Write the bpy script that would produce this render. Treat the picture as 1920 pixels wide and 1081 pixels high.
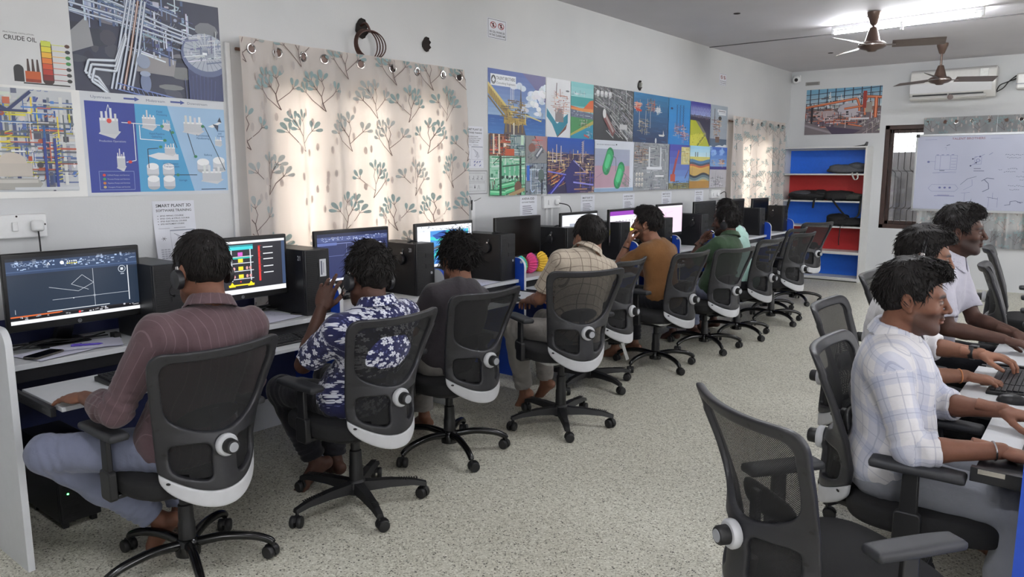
import bpy, bmesh, math, random
import numpy as np
from math import sin, cos, pi, radians, sqrt, atan2, hypot
from mathutils import Vector, Matrix
SC = bpy.context.scene
COL = SC.collection
for _o in list(bpy.data.objects):
    bpy.data.objects.remove(_o)
random.seed(7)
RNG = np.random.default_rng(7)

# ------------------------------------------------------------------ camera, sky, light, exposure
CAMH = 1.58
FPX = 1411.0
YAW, PIT = radians(38.49), radians(8.80)
WX = -4.0        # inner face of the left wall
LY = 11.85       # inner face of the back wall
HZ = 3.07        # ceiling
RX, RY0 = 4.2, -2.6
fw = Vector((-sin(YAW) * cos(PIT), cos(YAW) * cos(PIT), -sin(PIT)))
rt = Vector((cos(YAW), sin(YAW), 0))
up = rt.cross(fw)
cam = bpy.data.objects.new('camera', bpy.data.cameras.new('camera'))
COL.objects.link(cam)
cam.data.sensor_width = 36.0
cam.data.lens = FPX / 1920 * 36
cam.data.clip_start = 0.02
cam.matrix_world = Matrix(((rt.x, up.x, -fw.x, 0), (rt.y, up.y, -fw.y, 0), (rt.z, up.z, -fw.z, CAMH), (0, 0, 0, 1)))
SC.camera = cam
SC.view_settings.view_transform = 'Standard'
SC.view_settings.look = 'None'
SC.view_settings.gamma = 1.0
SC.view_settings.use_curve_mapping = False
SC.view_settings.exposure = 0.45
TUBE_STRENGTH = 135.0
SKY_STRENGTH = 9.0
world = bpy.data.worlds.new('sky')
SC.world = world
world.use_nodes = True
_nt = world.node_tree
_nt.nodes.clear()
_bg = _nt.nodes.new('ShaderNodeBackground')
_wo = _nt.nodes.new('ShaderNodeOutputWorld')
_bg.inputs['Color'].default_value = (0.99, 0.985, 1.0, 1)
_bg.inputs['Strength'].default_value = SKY_STRENGTH
_nt.links.new(_bg.outputs[0], _wo.inputs[0])
# the tube lamps are built further down by tube_lamp()

# ------------------------------------------------------------------ materials
def lin(c):
    c = c / 255.0
    return c / 12.92 if c <= 0.04045 else ((c + 0.055) / 1.055) ** 2.4
def rgb(r, g, b):
    return (lin(r), lin(g), lin(b))
_mats = {}
def new_mat(name):
    m = bpy.data.materials.new(name)
    m.use_nodes = True
    return m, m.node_tree, m.node_tree.nodes['Principled BSDF']
def N(nt, t, **kw):
    n = nt.nodes.new(t)
    for k, v in kw.items():
        setattr(n, k, v)
    return n
def ramp(nt, stops, interp='LINEAR'):
    r = nt.nodes.new('ShaderNodeValToRGB')
    r.color_ramp.interpolation = interp
    while len(r.color_ramp.elements) < len(stops):
        r.color_ramp.elements.new(0.5)
    for e, (p, c) in zip(r.color_ramp.elements, stops):
        e.position = p
        e.color = (*c, 1)
    return r
def mat(name, c, rough=0.5, var=0.06, scale=30.0, bump=0.0, metal=0.0, spec=0.5, bscale=None):
    """plain surface with a little procedural mottling and optional bump"""
    if name in _mats:
        return _mats[name]
    m, nt, b = new_mat(name)
    c = rgb(*c)
    tc = N(nt, 'ShaderNodeTexCoord')
    nz = N(nt, 'ShaderNodeTexNoise')
    nz.inputs['Scale'].default_value = scale
    nz.inputs['Detail'].default_value = 4
    nt.links.new(tc.outputs['Object'], nz.inputs['Vector'])
    r = ramp(nt, [(0.3, tuple(x * (1 - var) for x in c)), (0.7, tuple(min(1, x * (1 + var)) for x in c))])
    nt.links.new(nz.outputs[0], r.inputs[0])
    nt.links.new(r.outputs[0], b.inputs['Base Color'])
    b.inputs['Roughness'].default_value = rough
    b.inputs['Metallic'].default_value = metal
    b.inputs['Specular IOR Level'].default_value = spec
    if bump:
        n2 = nz
        if bscale:
            n2 = N(nt, 'ShaderNodeTexNoise')
            n2.inputs['Scale'].default_value = bscale
            n2.inputs['Detail'].default_value = 3
            nt.links.new(tc.outputs['Object'], n2.inputs['Vector'])
        bp = N(nt, 'ShaderNodeBump')
        bp.inputs['Strength'].default_value = bump
        bp.inputs['Distance'].default_value = 0.004
        nt.links.new(n2.outputs[0], bp.inputs['Height'])
        nt.links.new(bp.outputs[0], b.inputs['Normal'])
    _mats[name] = m
    return m
def attr_mat(name, rough=0.4, emit=0.0, spec=0.5, bump=0.0, bscale=60.0):
    """surface printed with the mesh's own colour attribute"""
    if name in _mats:
        return _mats[name]
    m, nt, b = new_mat(name)
    a = N(nt, 'ShaderNodeAttribute', attribute_name='Col')
    b.inputs['Roughness'].default_value = rough
    b.inputs['Specular IOR Level'].default_value = spec
    if emit:
        b.inputs['Base Color'].default_value = (0.01, 0.01, 0.012, 1)
        nt.links.new(a.outputs['Color'], b.inputs['Emission Color'])
        b.inputs['Emission Strength'].default_value = emit
    else:
        nz = N(nt, 'ShaderNodeTexNoise')
        nz.inputs['Scale'].default_value = bscale
        tc = N(nt, 'ShaderNodeTexCoord')
        nt.links.new(tc.outputs['Object'], nz.inputs['Vector'])
        mx = N(nt, 'ShaderNodeMix', data_type='RGBA', blend_type='MULTIPLY')
        mx.inputs[0].default_value = 1.0
        r = ramp(nt, [(0.3, (0.92,) * 3), (0.7, (1.0,) * 3)])
        nt.links.new(nz.outputs[0], r.inputs[0])
        nt.links.new(a.outputs['Color'], mx.inputs[6])
        nt.links.new(r.outputs[0], mx.inputs[7])
        nt.links.new(mx.outputs[2], b.inputs['Base Color'])
        if bump:
            bp = N(nt, 'ShaderNodeBump')
            bp.inputs['Strength'].default_value = bump
            bp.inputs['Distance'].default_value = 0.003
            nt.links.new(nz.outputs[0], bp.inputs['Height'])
            nt.links.new(bp.outputs[0], b.inputs['Normal'])
    _mats[name] = m
    return m
def emit_mat(name, c, s):
    if name in _mats:
        return _mats[name]
    m, nt, b = new_mat(name)
    b.inputs['Base Color'].default_value = (*c, 1)
    b.inputs['Emission Color'].default_value = (*c, 1)
    b.inputs['Emission Strength'].default_value = s
    _mats[name] = m
    return m

# ------------------------------------------------------------------ mesh building
class MB:
    """collects shapes and links them as ONE mesh object"""
    def __init__(s):
        s.v = []; s.f = []; s.mi = []; s.fc = []; s.cur = 0; s.col = (1, 1, 1)
        s.M = None
    def add(s, vs, fs, mi=None):
        o = len(s.v)
        if s.M is not None:
            vs = [tuple(s.M @ Vector(p)) for p in vs]
        s.v.extend(vs)
        for f in fs:
            s.f.append(tuple(i + o for i in f))
            s.mi.append(s.cur if mi is None else mi)
            s.fc.append(s.col)
        return s
    def box(s, a, b):
        x0, y0, z0 = a; x1, y1, z1 = b
        vs = [(x0, y0, z0), (x1, y0, z0), (x1, y1, z0), (x0, y1, z0), (x0, y0, z1), (x1, y0, z1), (x1, y1, z1), (x0, y1, z1)]
        return s.add(vs, [(0, 3, 2, 1), (4, 5, 6, 7), (0, 1, 5, 4), (1, 2, 6, 5), (2, 3, 7, 6), (3, 0, 4, 7)])
    def cbox(s, c, d):
        return s.box((c[0] - d[0] / 2, c[1] - d[1] / 2, c[2] - d[2] / 2), (c[0] + d[0] / 2, c[1] + d[1] / 2, c[2] + d[2] / 2))
    def tube(s, pts, r, n=8, cap=True, closed=False):
        """round tube along a path; r is one radius or one per point"""
        pts = [Vector(p) for p in pts]
        k = len(pts)
        rs = r if isinstance(r, (list, tuple)) else [r] * k
        vs = []; ref = None
        for i, p in enumerate(pts):
            if closed:
                t = pts[(i + 1) % k] - pts[i - 1]
            else:
                t = pts[min(i + 1, k - 1)] - pts[max(i - 1, 0)]
            t = t.normalized() if t.length > 1e-9 else Vector((0, 0, 1))
            if ref is None:
                ref = t.orthogonal().normalized()
            else:
                ref = ref - t * ref.dot(t)
                ref = ref.normalized() if ref.length > 1e-6 else t.orthogonal().normalized()
            bi = t.cross(ref)
            for j in range(n):
                a = 2 * pi * j / n
                vs.append(tuple(p + (ref * cos(a) + bi * sin(a)) * rs[i]))
        fs = []
        for i in range(k if closed else k - 1):
            i2 = (i + 1) % k
            for j in range(n):
                j2 = (j + 1) % n
                fs.append((i * n + j, i * n + j2, i2 * n + j2, i2 * n + j))
        if cap and not closed:
            fs.append(tuple(range(n - 1, -1, -1)))
            fs.append(tuple((k - 1) * n + j for j in range(n)))
        return s.add(vs, fs)
    def lathe(s, prof, n=24, axis='z', c=(0, 0, 0)):
        """profile of (radius, height) turned about an axis through c"""
        vs = []; fs = []
        k = len(prof)
        for (r, h) in prof:
            for j in range(n):
                a = 2 * pi * j / n
                x, y = max(r, 1e-5) * cos(a), max(r, 1e-5) * sin(a)
                p = {'z': (x, y, h), 'y': (y, h, x), 'x': (h, x, y)}[axis]
                vs.append((p[0] + c[0], p[1] + c[1], p[2] + c[2]))
        for i in range(k - 1):
            for j in range(n):
                j2 = (j + 1) % n
                fs.append((i * n + j, i * n + j2, (i + 1) * n + j2, (i + 1) * n + j))
        fs.append(tuple(range(n - 1, -1, -1)))
        fs.append(tuple((k - 1) * n + j for j in range(n)))
        return s.add(vs, fs)
    def prism(s, poly, d0, d1, axis='x'):
        """polygon extruded along an axis; poly gives the two other coordinates in order"""
        def P(a, b, d):
            return {'x': (d, a, b), 'y': (a, d, b), 'z': (a, b, d)}[axis]
        n = len(poly)
        vs = [P(a, b, d0) for a, b in poly] + [P(a, b, d1) for a, b in poly]
        fs = [tuple(range(n - 1, -1, -1)), tuple(range(n, 2 * n))]
        for i in range(n):
            j = (i + 1) % n
            fs.append((i, j, n + j, n + i))
        return s.add(vs, fs)
    def grid(s, fn, nu, nv, mi=None):
        vs = [tuple(fn(i / nu, j / nv)) for j in range(nv + 1) for i in range(nu + 1)]
        w = nu + 1
        fs = [(j * w + i, j * w + i + 1, (j + 1) * w + i + 1, (j + 1) * w + i) for j in range(nv) for i in range(nu)]
        return s.add(vs, fs, mi)
    def build(s, name, mats, parent=None, smooth=40.0, bevel=0.0, colors=False, recalc=True, segs=2):
        me = bpy.data.meshes.new(name)
        me.from_pydata(s.v, [], s.f)
        if not isinstance(mats, (list, tuple)):
            mats = [mats]
        for m in mats:
            me.materials.append(m)
        if len(mats) > 1:
            me.polygons.foreach_set('material_index', s.mi)
        if recalc:
            bm = bmesh.new(); bm.from_mesh(me)
            bmesh.ops.recalc_face_normals(bm, faces=bm.faces)
            bm.to_mesh(me); bm.free()
        if colors:
            at = me.attributes.new('Col', 'FLOAT_COLOR', 'FACE')
            at.data.foreach_set('color', [x for c in s.fc for x in (*c, 1.0)])
        if smooth:
            me.polygons.foreach_set('use_smooth', [True] * len(me.polygons))
            me.set_sharp_from_angle(angle=radians(smooth))
        me.update()
        o = bpy.data.objects.new(name, me)
        COL.objects.link(o)
        if parent is not None:
            o.parent = parent
        if bevel:
            b = o.modifiers.new('bevel', 'BEVEL')
            b.width = bevel; b.segments = segs; b.limit_method = 'ANGLE'; b.angle_limit = radians(40)
        return o
def np_obj(name, verts, faces, mats, parent=None, col=None, uv=None, smooth=True, mi=None):
    """mesh object from numpy arrays (quads or tris)"""
    me = bpy.data.meshes.new(name)
    nv, nf = len(verts), len(faces)
    k = faces.shape[1]
    me.vertices.add(nv)
    me.vertices.foreach_set('co', np.ascontiguousarray(verts, dtype=np.float32).ravel())
    me.loops.add(nf * k)
    me.loops.foreach_set('vertex_index', np.ascontiguousarray(faces, dtype=np.int32).ravel())
    me.polygons.add(nf)
    me.polygons.foreach_set('loop_start', np.arange(0, nf * k, k, dtype=np.int32))
    if mi is not None:
        me.polygons.foreach_set('material_index', np.ascontiguousarray(mi, dtype=np.int32))
    for m in (mats if isinstance(mats, (list, tuple)) else [mats]):
        me.materials.append(m)
    if smooth:
        me.polygons.foreach_set('use_smooth', np.ones(nf, dtype=bool))
    if col is not None:
        at = me.attributes.new('Col', 'FLOAT_COLOR', 'POINT')
        c4 = np.ones((nv, 4), dtype=np.float32); c4[:, :3] = col
        at.data.foreach_set('color', c4.ravel())
    if uv is not None:
        at = me.attributes.new('pat', 'FLOAT_VECTOR', 'POINT')
        u3 = np.zeros((nv, 3), dtype=np.float32); u3[:, :uv.shape[1]] = uv
        at.data.foreach_set('vector', u3.ravel())
    me.update(); me.validate()
    o = bpy.data.objects.new(name, me)
    COL.objects.link(o)
    if parent is not None:
        o.parent = parent
    return o
def tag(o, label=None, cat=None, group=None, kind=None):
    if label: o['label'] = label
    if cat: o['category'] = cat
    if group: o['group'] = group
    if kind: o['kind'] = kind
    return o
def thing(name, label, cat, loc=(0, 0, 0), rz=0.0, group=None):
    o = bpy.data.objects.new(name, None)
    o.empty_display_size = 0.05
    COL.objects.link(o)
    o.location = loc
    o.rotation_euler = (0, 0, rz)
    return tag(o, label, cat, group)
def dup(root, loc=None, rz=None, label=None, group=None, drop=()):
    r = root.copy(); COL.objects.link(r)
    if loc is not None: r.location = loc
    if rz is not None: r.rotation_euler = (0, 0, rz)
    if label: r['label'] = label
    if group: r['group'] = group
    for ch in list(root.children):
        if ch.name.split('.')[0] in drop:
            continue
        c = ch.copy(); COL.objects.link(c); c.parent = r
        for g in list(ch.children):
            d = g.copy(); COL.objects.link(d); d.parent = c
    return r
def struct(mb, name, m, label=None, **kw):
    o = mb.build(name, m, **kw)
    o['kind'] = 'structure'
    if label: o['label'] = label
    return o
def arc(cx, cy, r, a0, a1, n):
    return [(cx + r * cos(a0 + (a1 - a0) * i / n), cy + r * sin(a0 + (a1 - a0) * i / n)) for i in range(n + 1)]
def rrect(x0, y0, x1, y1, r, n=5):
    return (arc(x1 - r, y0 + r, r, -pi / 2, 0, n) + arc(x1 - r, y1 - r, r, 0, pi / 2, n)
            + arc(x0 + r, y1 - r, r, pi / 2, pi, n) + arc(x0 + r, y0 + r, r, pi, 1.5 * pi, n))

# ------------------------------------------------------------------ 2-D drawing for prints and screens
_txt = {}
def text_geo(s, bold=False):
    key = s
    if key not in _txt:
        cu = bpy.data.curves.new('t', 'FONT')
        cu.body = s; cu.size = 1.0; cu.resolution_u = 2
        cu.offset = 0.012 if bold else 0.0
        o = bpy.data.objects.new('t', cu)
        COL.objects.link(o)
        dg = bpy.context.evaluated_depsgraph_get()
        me = bpy.data.meshes.new_from_object(o.evaluated_get(dg))
        vs = [(v.co.x, v.co.y) for v in me.vertices]
        fs = [tuple(p.vertices) for p in me.polygons]
        bpy.data.objects.remove(o); bpy.data.meshes.remove(me); bpy.data.curves.remove(cu)
        x0 = min([p[0] for p in vs], default=0); x1 = max([p[0] for p in vs], default=1)
        _txt[key] = ([(x - x0, y) for x, y in vs], fs, x1 - x0)
    return _txt[key]
class Draw:
    """flat print: each shape lies one hair above the last; frame(u, v, d) gives the world point"""
    def __init__(s, frame, step=1.2e-5, d0=0.0):
        s.mb = MB(); s.fr = frame; s.step = step; s.d = d0; s.clip = None
    def poly(s, pts, c):
        if s.clip:
            x0, y0, x1, y1 = s.clip
            for ax, lim, sg in ((0, x0, 1), (0, x1, -1), (1, y0, 1), (1, y1, -1)):
                out = []
                for i in range(len(pts)):
                    a, b = pts[i - 1], pts[i]
                    ia, ib = (a[ax] - lim) * sg >= 0, (b[ax] - lim) * sg >= 0
                    if ia != ib:
                        t = (lim - a[ax]) / (b[ax] - a[ax])
                        out.append((a[0] + (b[0] - a[0]) * t, a[1] + (b[1] - a[1]) * t))
                    if ib: out.append(b)
                pts = out
                if len(pts) < 3: return
        s.d += s.step
        s.mb.col = rgb(*c)
        s.mb.add([s.fr(x, y, s.d) for x, y in pts], [tuple(range(len(pts)))])
    def rect(s, x0, y0, x1, y1, c):
        s.poly([(x0, y0), (x1, y0), (x1, y1), (x0, y1)], c)
    def line(s, a, b, w, c):
        dx, dy = b[0] - a[0], b[1] - a[1]
        l = hypot(dx, dy) or 1e-9
        nx, ny = -dy / l * w / 2, dx / l * w / 2
        s.poly([(a[0] + nx, a[1] + ny), (a[0] - nx, a[1] - ny), (b[0] - nx, b[1] - ny), (b[0] + nx, b[1] + ny)], c)
    def path(s, pts, w, c):
        for a, b in zip(pts, pts[1:]): s.line(a, b, w, c)
    def ell(s, cx, cy, rx, ry, c, n=16, a0=0, a1=2 * pi):
        s.poly([(cx + rx * cos(a0 + (a1 - a0) * i / n), cy + ry * sin(a0 + (a1 - a0) * i / n)) for i in range(n if a1 - a0 > 6.2 else n + 1)], c)
    def frame_(s, x0, y0, x1, y1, w, c):
        s.rect(x0, y0, x1, y0 + w, c); s.rect(x0, y1 - w, x1, y1, c); s.rect(x0, y0, x0 + w, y1, c); s.rect(x1 - w, y0, x1, y1, c)
    def text(s, t, x, y, h, c, width=None, bold=False):
        """text with its baseline at x, y and capitals h high"""
        vs, fs, w = text_geo(t, bold)
        k = h / 0.70
        kx = (width / w) if width else k
        s.d += s.step
        s.mb.col = rgb(*c)
        s.mb.add([s.fr(x + px * kx, y + py * k, s.d) for px, py in vs], fs)
        return w * kx
    def build(s, name, m, parent=None):
        return s.mb.build(name, m, parent, smooth=0, colors=True, recalc=False)
def fr_left(y0, z0, x=None, dx=0.0):      # on the left wall, u runs along +y
    X = (WX if x is None else x) + dx
    return lambda u, v, d: (X + d, y0 + u, z0 + v)
def fr_back(x0, z0, y=None, dy=0.0):      # on the back wall, u runs along +x
    Yw = (LY if y is None else y) - dy
    return lambda u, v, d: (x0 + u, Yw - d, z0 + v)
# ------------------------------------------------------------------ room shell
def m_wall():
    m, nt, b = new_mat('wall_paint')
    tc = N(nt, 'ShaderNodeTexCoord')
    n1 = N(nt, 'ShaderNodeTexNoise'); n1.inputs['Scale'].default_value = 1.3; n1.inputs['Detail'].default_value = 6
    n2 = N(nt, 'ShaderNodeTexNoise'); n2.inputs['Scale'].default_value = 90; n2.inputs['Detail'].default_value = 3
    nt.links.new(tc.outputs['Object'], n1.inputs['Vector']); nt.links.new(tc.outputs['Object'], n2.inputs['Vector'])
    r = ramp(nt, [(0.3, rgb(198, 200, 202)), (0.7, rgb(208, 209, 210))])
    nt.links.new(n1.outputs[0], r.inputs[0]); nt.links.new(r.outputs[0], b.inputs['Base Color'])
    bp = N(nt, 'ShaderNodeBump'); bp.inputs['Strength'].default_value = 0.12; bp.inputs['Distance'].default_value = 0.004
    nt.links.new(n2.outputs[0], bp.inputs['Height']); nt.links.new(bp.outputs[0], b.inputs['Normal'])
    b.inputs['Roughness'].default_value = 0.55
    return m
def m_floor():
    m, nt, b = new_mat('mosaic_chip_floor')
    tc = N(nt, 'ShaderNodeTexCoord')
    v = N(nt, 'ShaderNodeTexVoronoi'); v.inputs['Scale'].default_value = 125
    nt.links.new(tc.outputs['Object'], v.inputs['Vector'])
    sep = N(nt, 'ShaderNodeSeparateColor'); nt.links.new(v.outputs['Color'], sep.inputs[0])
    chips = ramp(nt, [(0.0, rgb(66, 63, 56)), (0.05, rgb(116, 112, 100)), (0.12, rgb(160, 157, 144)), (0.32, rgb(203, 201, 190)),
                      (0.56, rgb(221, 219, 209)), (0.74, rgb(184, 181, 168)), (0.90, rgb(234, 233, 226))], 'CONSTANT')
    nt.links.new(sep.outputs[0], chips.inputs[0])
    e = N(nt, 'ShaderNodeTexVoronoi', feature='DISTANCE_TO_EDGE'); e.inputs['Scale'].default_value = 125
    nt.links.new(tc.outputs['Object'], e.inputs['Vector'])
    er = ramp(nt, [(0.06, (0, 0, 0)), (0.14, (1, 1, 1))]); nt.links.new(e.outputs['Distance'], er.inputs[0])
    mx = N(nt, 'ShaderNodeMix', data_type='RGBA'); mx.inputs[6].default_value = (*rgb(207, 205, 193), 1)
    nt.links.new(er.outputs[0], mx.inputs[0]); nt.links.new(chips.outputs[0], mx.inputs[7])
    n1 = N(nt, 'ShaderNodeTexNoise'); n1.inputs['Scale'].default_value = 1.1; n1.inputs['Detail'].default_value = 5
    nt.links.new(tc.outputs['Object'], n1.inputs['Vector'])
    r2 = ramp(nt, [(0.3, (0.92, 0.91, 0.87)), (0.7, (1, 1, .97))]); nt.links.new(n1.outputs[0], r2.inputs[0])
    m2 = N(nt, 'ShaderNodeMix', data_type='RGBA', blend_type='MULTIPLY'); m2.inputs[0].default_value = 1
    nt.links.new(mx.outputs[2], m2.inputs[6]); nt.links.new(r2.outputs[0], m2.inputs[7])
    nt.links.new(m2.outputs[2], b.inputs['Base Color'])
    b.inputs['Roughness'].default_value = 0.42
    return m
M_WALL = m_wall()
M_CEIL = mat('ceiling_paint', (206, 204, 209), 0.7, 0.03, 2.0, bump=0.15, bscale=14)
M_FLOOR = m_floor()
struct(MB().box((WX - 0.3, RY0 - 0.3, -0.1), (RX + 0.3, LY + 0.3, 0)), 'floor', M_FLOOR, 'grey and beige mosaic chip floor')
struct(MB().box((WX - 0.3, RY0 - 0.3, HZ), (RX + 0.3, LY + 0.3, HZ + 0.12)), 'ceiling', M_CEIL, 'grey painted ceiling slab')
WT = 0.22
# window openings in the left wall (y0, y1, z0, z1) and back wall (x0, x1, z0, z1)
WIN_L = [(2.62, 4.20, 0.85, 2.19), (9.74, 10.92, 0.85, 2.12)]
WIN_B = [(-2.64, -0.70, 0.78, 2.23)]
mb = MB()
yy = RY0
for (a, b_, z0, z1) in WIN_L:
    mb.box((WX - WT, yy, 0), (WX, a, HZ)); mb.box((WX - WT, a, 0), (WX, b_, z0)); mb.box((WX - WT, a, z1), (WX, b_, HZ)); yy = b_
mb.box((WX - WT, yy, 0), (WX, LY, HZ))
struct(mb, 'wall_left', M_WALL, 'long white painted wall behind the row of monitors', smooth=0)
mb = MB()
xx = WX
for (a, b_, z0, z1) in WIN_B:
    mb.box((xx, LY, 0), (a, LY + WT, HZ)); mb.box((a, LY, 0), (b_, LY + WT, z0)); mb.box((a, LY, z1), (b_, LY + WT, HZ)); xx = b_
mb.box((xx, LY, 0), (RX, LY + WT, HZ))
struct(mb, 'wall_back', M_WALL, 'white painted end wall with the whiteboard', smooth=0)
# the walls out of view have open windows that let the daylight in
mb = MB(); yy = RY0
for (a, b_) in ((1.6, 3.0), (5.0, 6.4), (8.6, 10.0)):
    mb.box((RX, yy, 0), (RX + WT, a, HZ)); mb.box((RX, a, 0), (RX + WT, b_, .85)); mb.box((RX, a, 2.3), (RX + WT, b_, HZ)); yy = b_
mb.box((RX, yy, 0), (RX + WT, LY, HZ))
struct(mb, 'wall_right', M_WALL, smooth=0)
mb = MB(); xx = WX
for (a, b_) in ((1.0, 2.4),):
    mb.box((xx, RY0 - WT, 0), (a, RY0, HZ)); mb.box((a, RY0 - WT, 0), (b_, RY0, .85)); mb.box((a, RY0 - WT, 2.3), (b_, RY0, HZ)); xx = b_
mb.box((xx, RY0 - WT, 0), (RX, RY0, HZ))
struct(mb, 'wall_front', M_WALL, smooth=0)
struct(MB().box((WX + 0.0, 8.86, HZ - 0.008), (RX, 8.875, HZ)), 'trim_1', mat('ceiling_joint', (92, 90, 92), 0.8), 'thin dark joint line along the ceiling', smooth=0)  # dark strip stands in for the joint line of the slab

# ------------------------------------------------------------------ windows
M_WFRAME = mat('dark_wood_frame', (62, 44, 38), 0.45, 0.18, 18)
M_IRON = mat('grille_iron', (46, 40, 40), 0.5)
def m_glass():
    m, nt, b = new_mat('window_glass')
    nt.nodes.remove(b)
    t = N(nt, 'ShaderNodeBsdfTransparent'); t.inputs[0].default_value = (0.93, 0.95, 0.95, 1)
    g = N(nt, 'ShaderNodeBsdfGlossy'); g.inputs['Roughness'].default_value = 0.03
    f = N(nt, 'ShaderNodeFresnel'); f.inputs['IOR'].default_value = 1.4
    mx = N(nt, 'ShaderNodeMixShader')
    nt.links.new(f.outputs[0], mx.inputs[0]); nt.links.new(t.outputs[0], mx.inputs[1]); nt.links.new(g.outputs[0], mx.inputs[2])
    nt.links.new(mx.outputs[0], nt.nodes['Material Output'].inputs[0])
    return m
M_GLASS = m_glass()
def window(n, axis, a, b_, z0, z1, label, mullions):
    """framed window with an iron grille set into a wall opening"""
    def B(mb, u0, u1, w0, w1, d0, d1):
        if axis == 'y': mb.box((WX - d1, u0, w0), (WX - d0, u1, w1))
        else: mb.box((u0, LY + d0, w0), (u1, LY + d1, w1))
    root = thing('window_%d' % n, label, 'window', (0, 0, 0)); root['kind'] = 'structure'
    fwid = 0.06
    mb = MB()
    B(mb, a, a + fwid, z0, z1, 0.004, 0.1); B(mb, b_ - fwid, b_, z0, z1, 0.004, 0.1)
    B(mb, a, b_, z0, z0 + fwid, 0.004, 0.1); B(mb, a, b_, z1 - fwid, z1, 0.004, 0.1)
    mb.build('window_frame', M_WFRAME, root, bevel=0.006)
    ms = [a + (b_ - a) * i / mullions for i in range(mullions + 1)]
    for i in range(mullions):
        u0, u1 = ms[i] + (0.03 if i else fwid), ms[i + 1] - (0.03 if i < mullions - 1 else fwid)
        mb = MB()
        s = 0.05
        B(mb, u0, u0 + s, z0 + fwid, z1 - fwid, 0.055, 0.085); B(mb, u1 - s, u1, z0 + fwid, z1 - fwid, 0.055, 0.085)
        B(mb, u0, u1, z0 + fwid, z0 + fwid + s, 0.055, 0.085); B(mb, u0, u1, z1 - fwid - s, z1 - fwid, 0.055, 0.085)
        sash = mb.build('window_sash', M_WFRAME, root, bevel=0.004)
        mb = MB(); B(mb, u0 + s, u1 - s, z0 + fwid + s, z1 - fwid - s, 0.068, 0.073)
        mb.build('window_pane', M_GLASS, sash)
        if i:
            mb = MB(); B(mb, ms[i] - 0.03, ms[i] + 0.03, z0 + fwid, z1 - fwid, 0.0, 0.09)
            mb.build('mullion', M_WFRAME, root)
        mb = MB()
        nb = max(4, int((u1 - u0) / 0.075))
        zs = [z0 + 0.06, z0 + (z1 - z0) * 0.18, z0 + (z1 - z0) * 0.22, z0 + (z1 - z0) * 0.54, z0 + (z1 - z0) * 0.58, z0 + (z1 - z0) * 0.78, z0 + (z1 - z0) * 0.83, z1 - 0.06]
        sg = [0, 0, 1, 1, 0, 0, 1, 1]
        for k in range(nb + 1):
            u = u0 + (u1 - u0) * k / nb
            pts = []
            for z, q in zip(zs, sg):
                uu = min(max(u + (q - 0.5) * 0.055, u0), u1)
                pts.append((WX - 0.035, uu, z) if axis == 'y' else (uu, LY + 0.035, z))
            mb.tube(pts, 0.005, 5)
        for z in (z0 + (z1 - z0) * 0.20, z0 + (z1 - z0) * 0.56, z0 + (z1 - z0) * 0.80):
            B(mb, u0, u1, z - 0.004, z + 0.004, 0.033, 0.039)
        mb.build('window_grille', M_IRON, root)
    return root
window(1, 'y', *WIN_L[0], 'window behind the long leaf curtain beside the blue poster', 3)
window(2, 'y', *WIN_L[1], 'window behind the far curtain in the corner', 2)
window(3, 'x', *WIN_B[0], 'brown framed window with iron grille beside the shelf', 3)
# what stands outside the back window
o = MB()
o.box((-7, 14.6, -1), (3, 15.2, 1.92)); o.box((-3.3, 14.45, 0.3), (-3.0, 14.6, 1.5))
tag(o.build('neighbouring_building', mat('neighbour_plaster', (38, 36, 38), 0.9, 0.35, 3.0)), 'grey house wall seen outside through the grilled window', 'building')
tag(MB().box((-40, -30, -1.1), (40, 40, -1.0)).build('ground', mat('outdoor_ground', (150, 140, 120), 0.9, 0.2, 2)), 'bare ground outside the windows', 'ground', kind='structure')

# ------------------------------------------------------------------ tube lamps (the visible one, and unseen ones added to brighten the room)
M_TUBE = emit_mat('tube_glow', (0.95, 0.97, 1.0), TUBE_STRENGTH)
M_WHITEP = mat('white_plastic', (226, 227, 228), 0.4, 0.03)
def tube_lamp(c, length, ang, label, group=None):
    t = thing('tube_light', label, 'lamp', c, ang, group)
    mb = MB(); mb.box((-length / 2 - 0.03, -0.02, 0.035), (length / 2 + 0.03, 0.02, 0.069))
    mb.box((-length / 2 - 0.03, -0.014, -0.014), (-length / 2, 0.014, 0.04)); mb.box((length / 2, -0.014, -0.014), (length / 2 + 0.03, 0.014, 0.04))
    mb.build('batten', M_WHITEP, t, bevel=0.003)
    MB().tube([(-length / 2, 0, 0), (length / 2, 0, 0)], 0.016, 12).build('tube', M_TUBE, t)
    return t
tl = tube_lamp((-1.77, 8.35, HZ - 0.07), 1.32, radians(-6), 'glowing white tube light on the ceiling above the first fan')
MB().box((-0.012, -0.05, -0.055), (0.012, -0.02, 0.02)).build('tube_block', M_WHITEP, tl)  # small white block below the middle of the tube
for i, (x, y) in enumerate([(-1.0, 4.2), (-1.0, 0.4), (2.4, 4.3), (2.4, 0.8), (2.4, 8.4)]):
    tube_lamp((x, y, HZ - 0.07), 1.32, 0, 'unseen tube light added on the ceiling to brighten the room', 'added unseen tube lights overhead')
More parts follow.
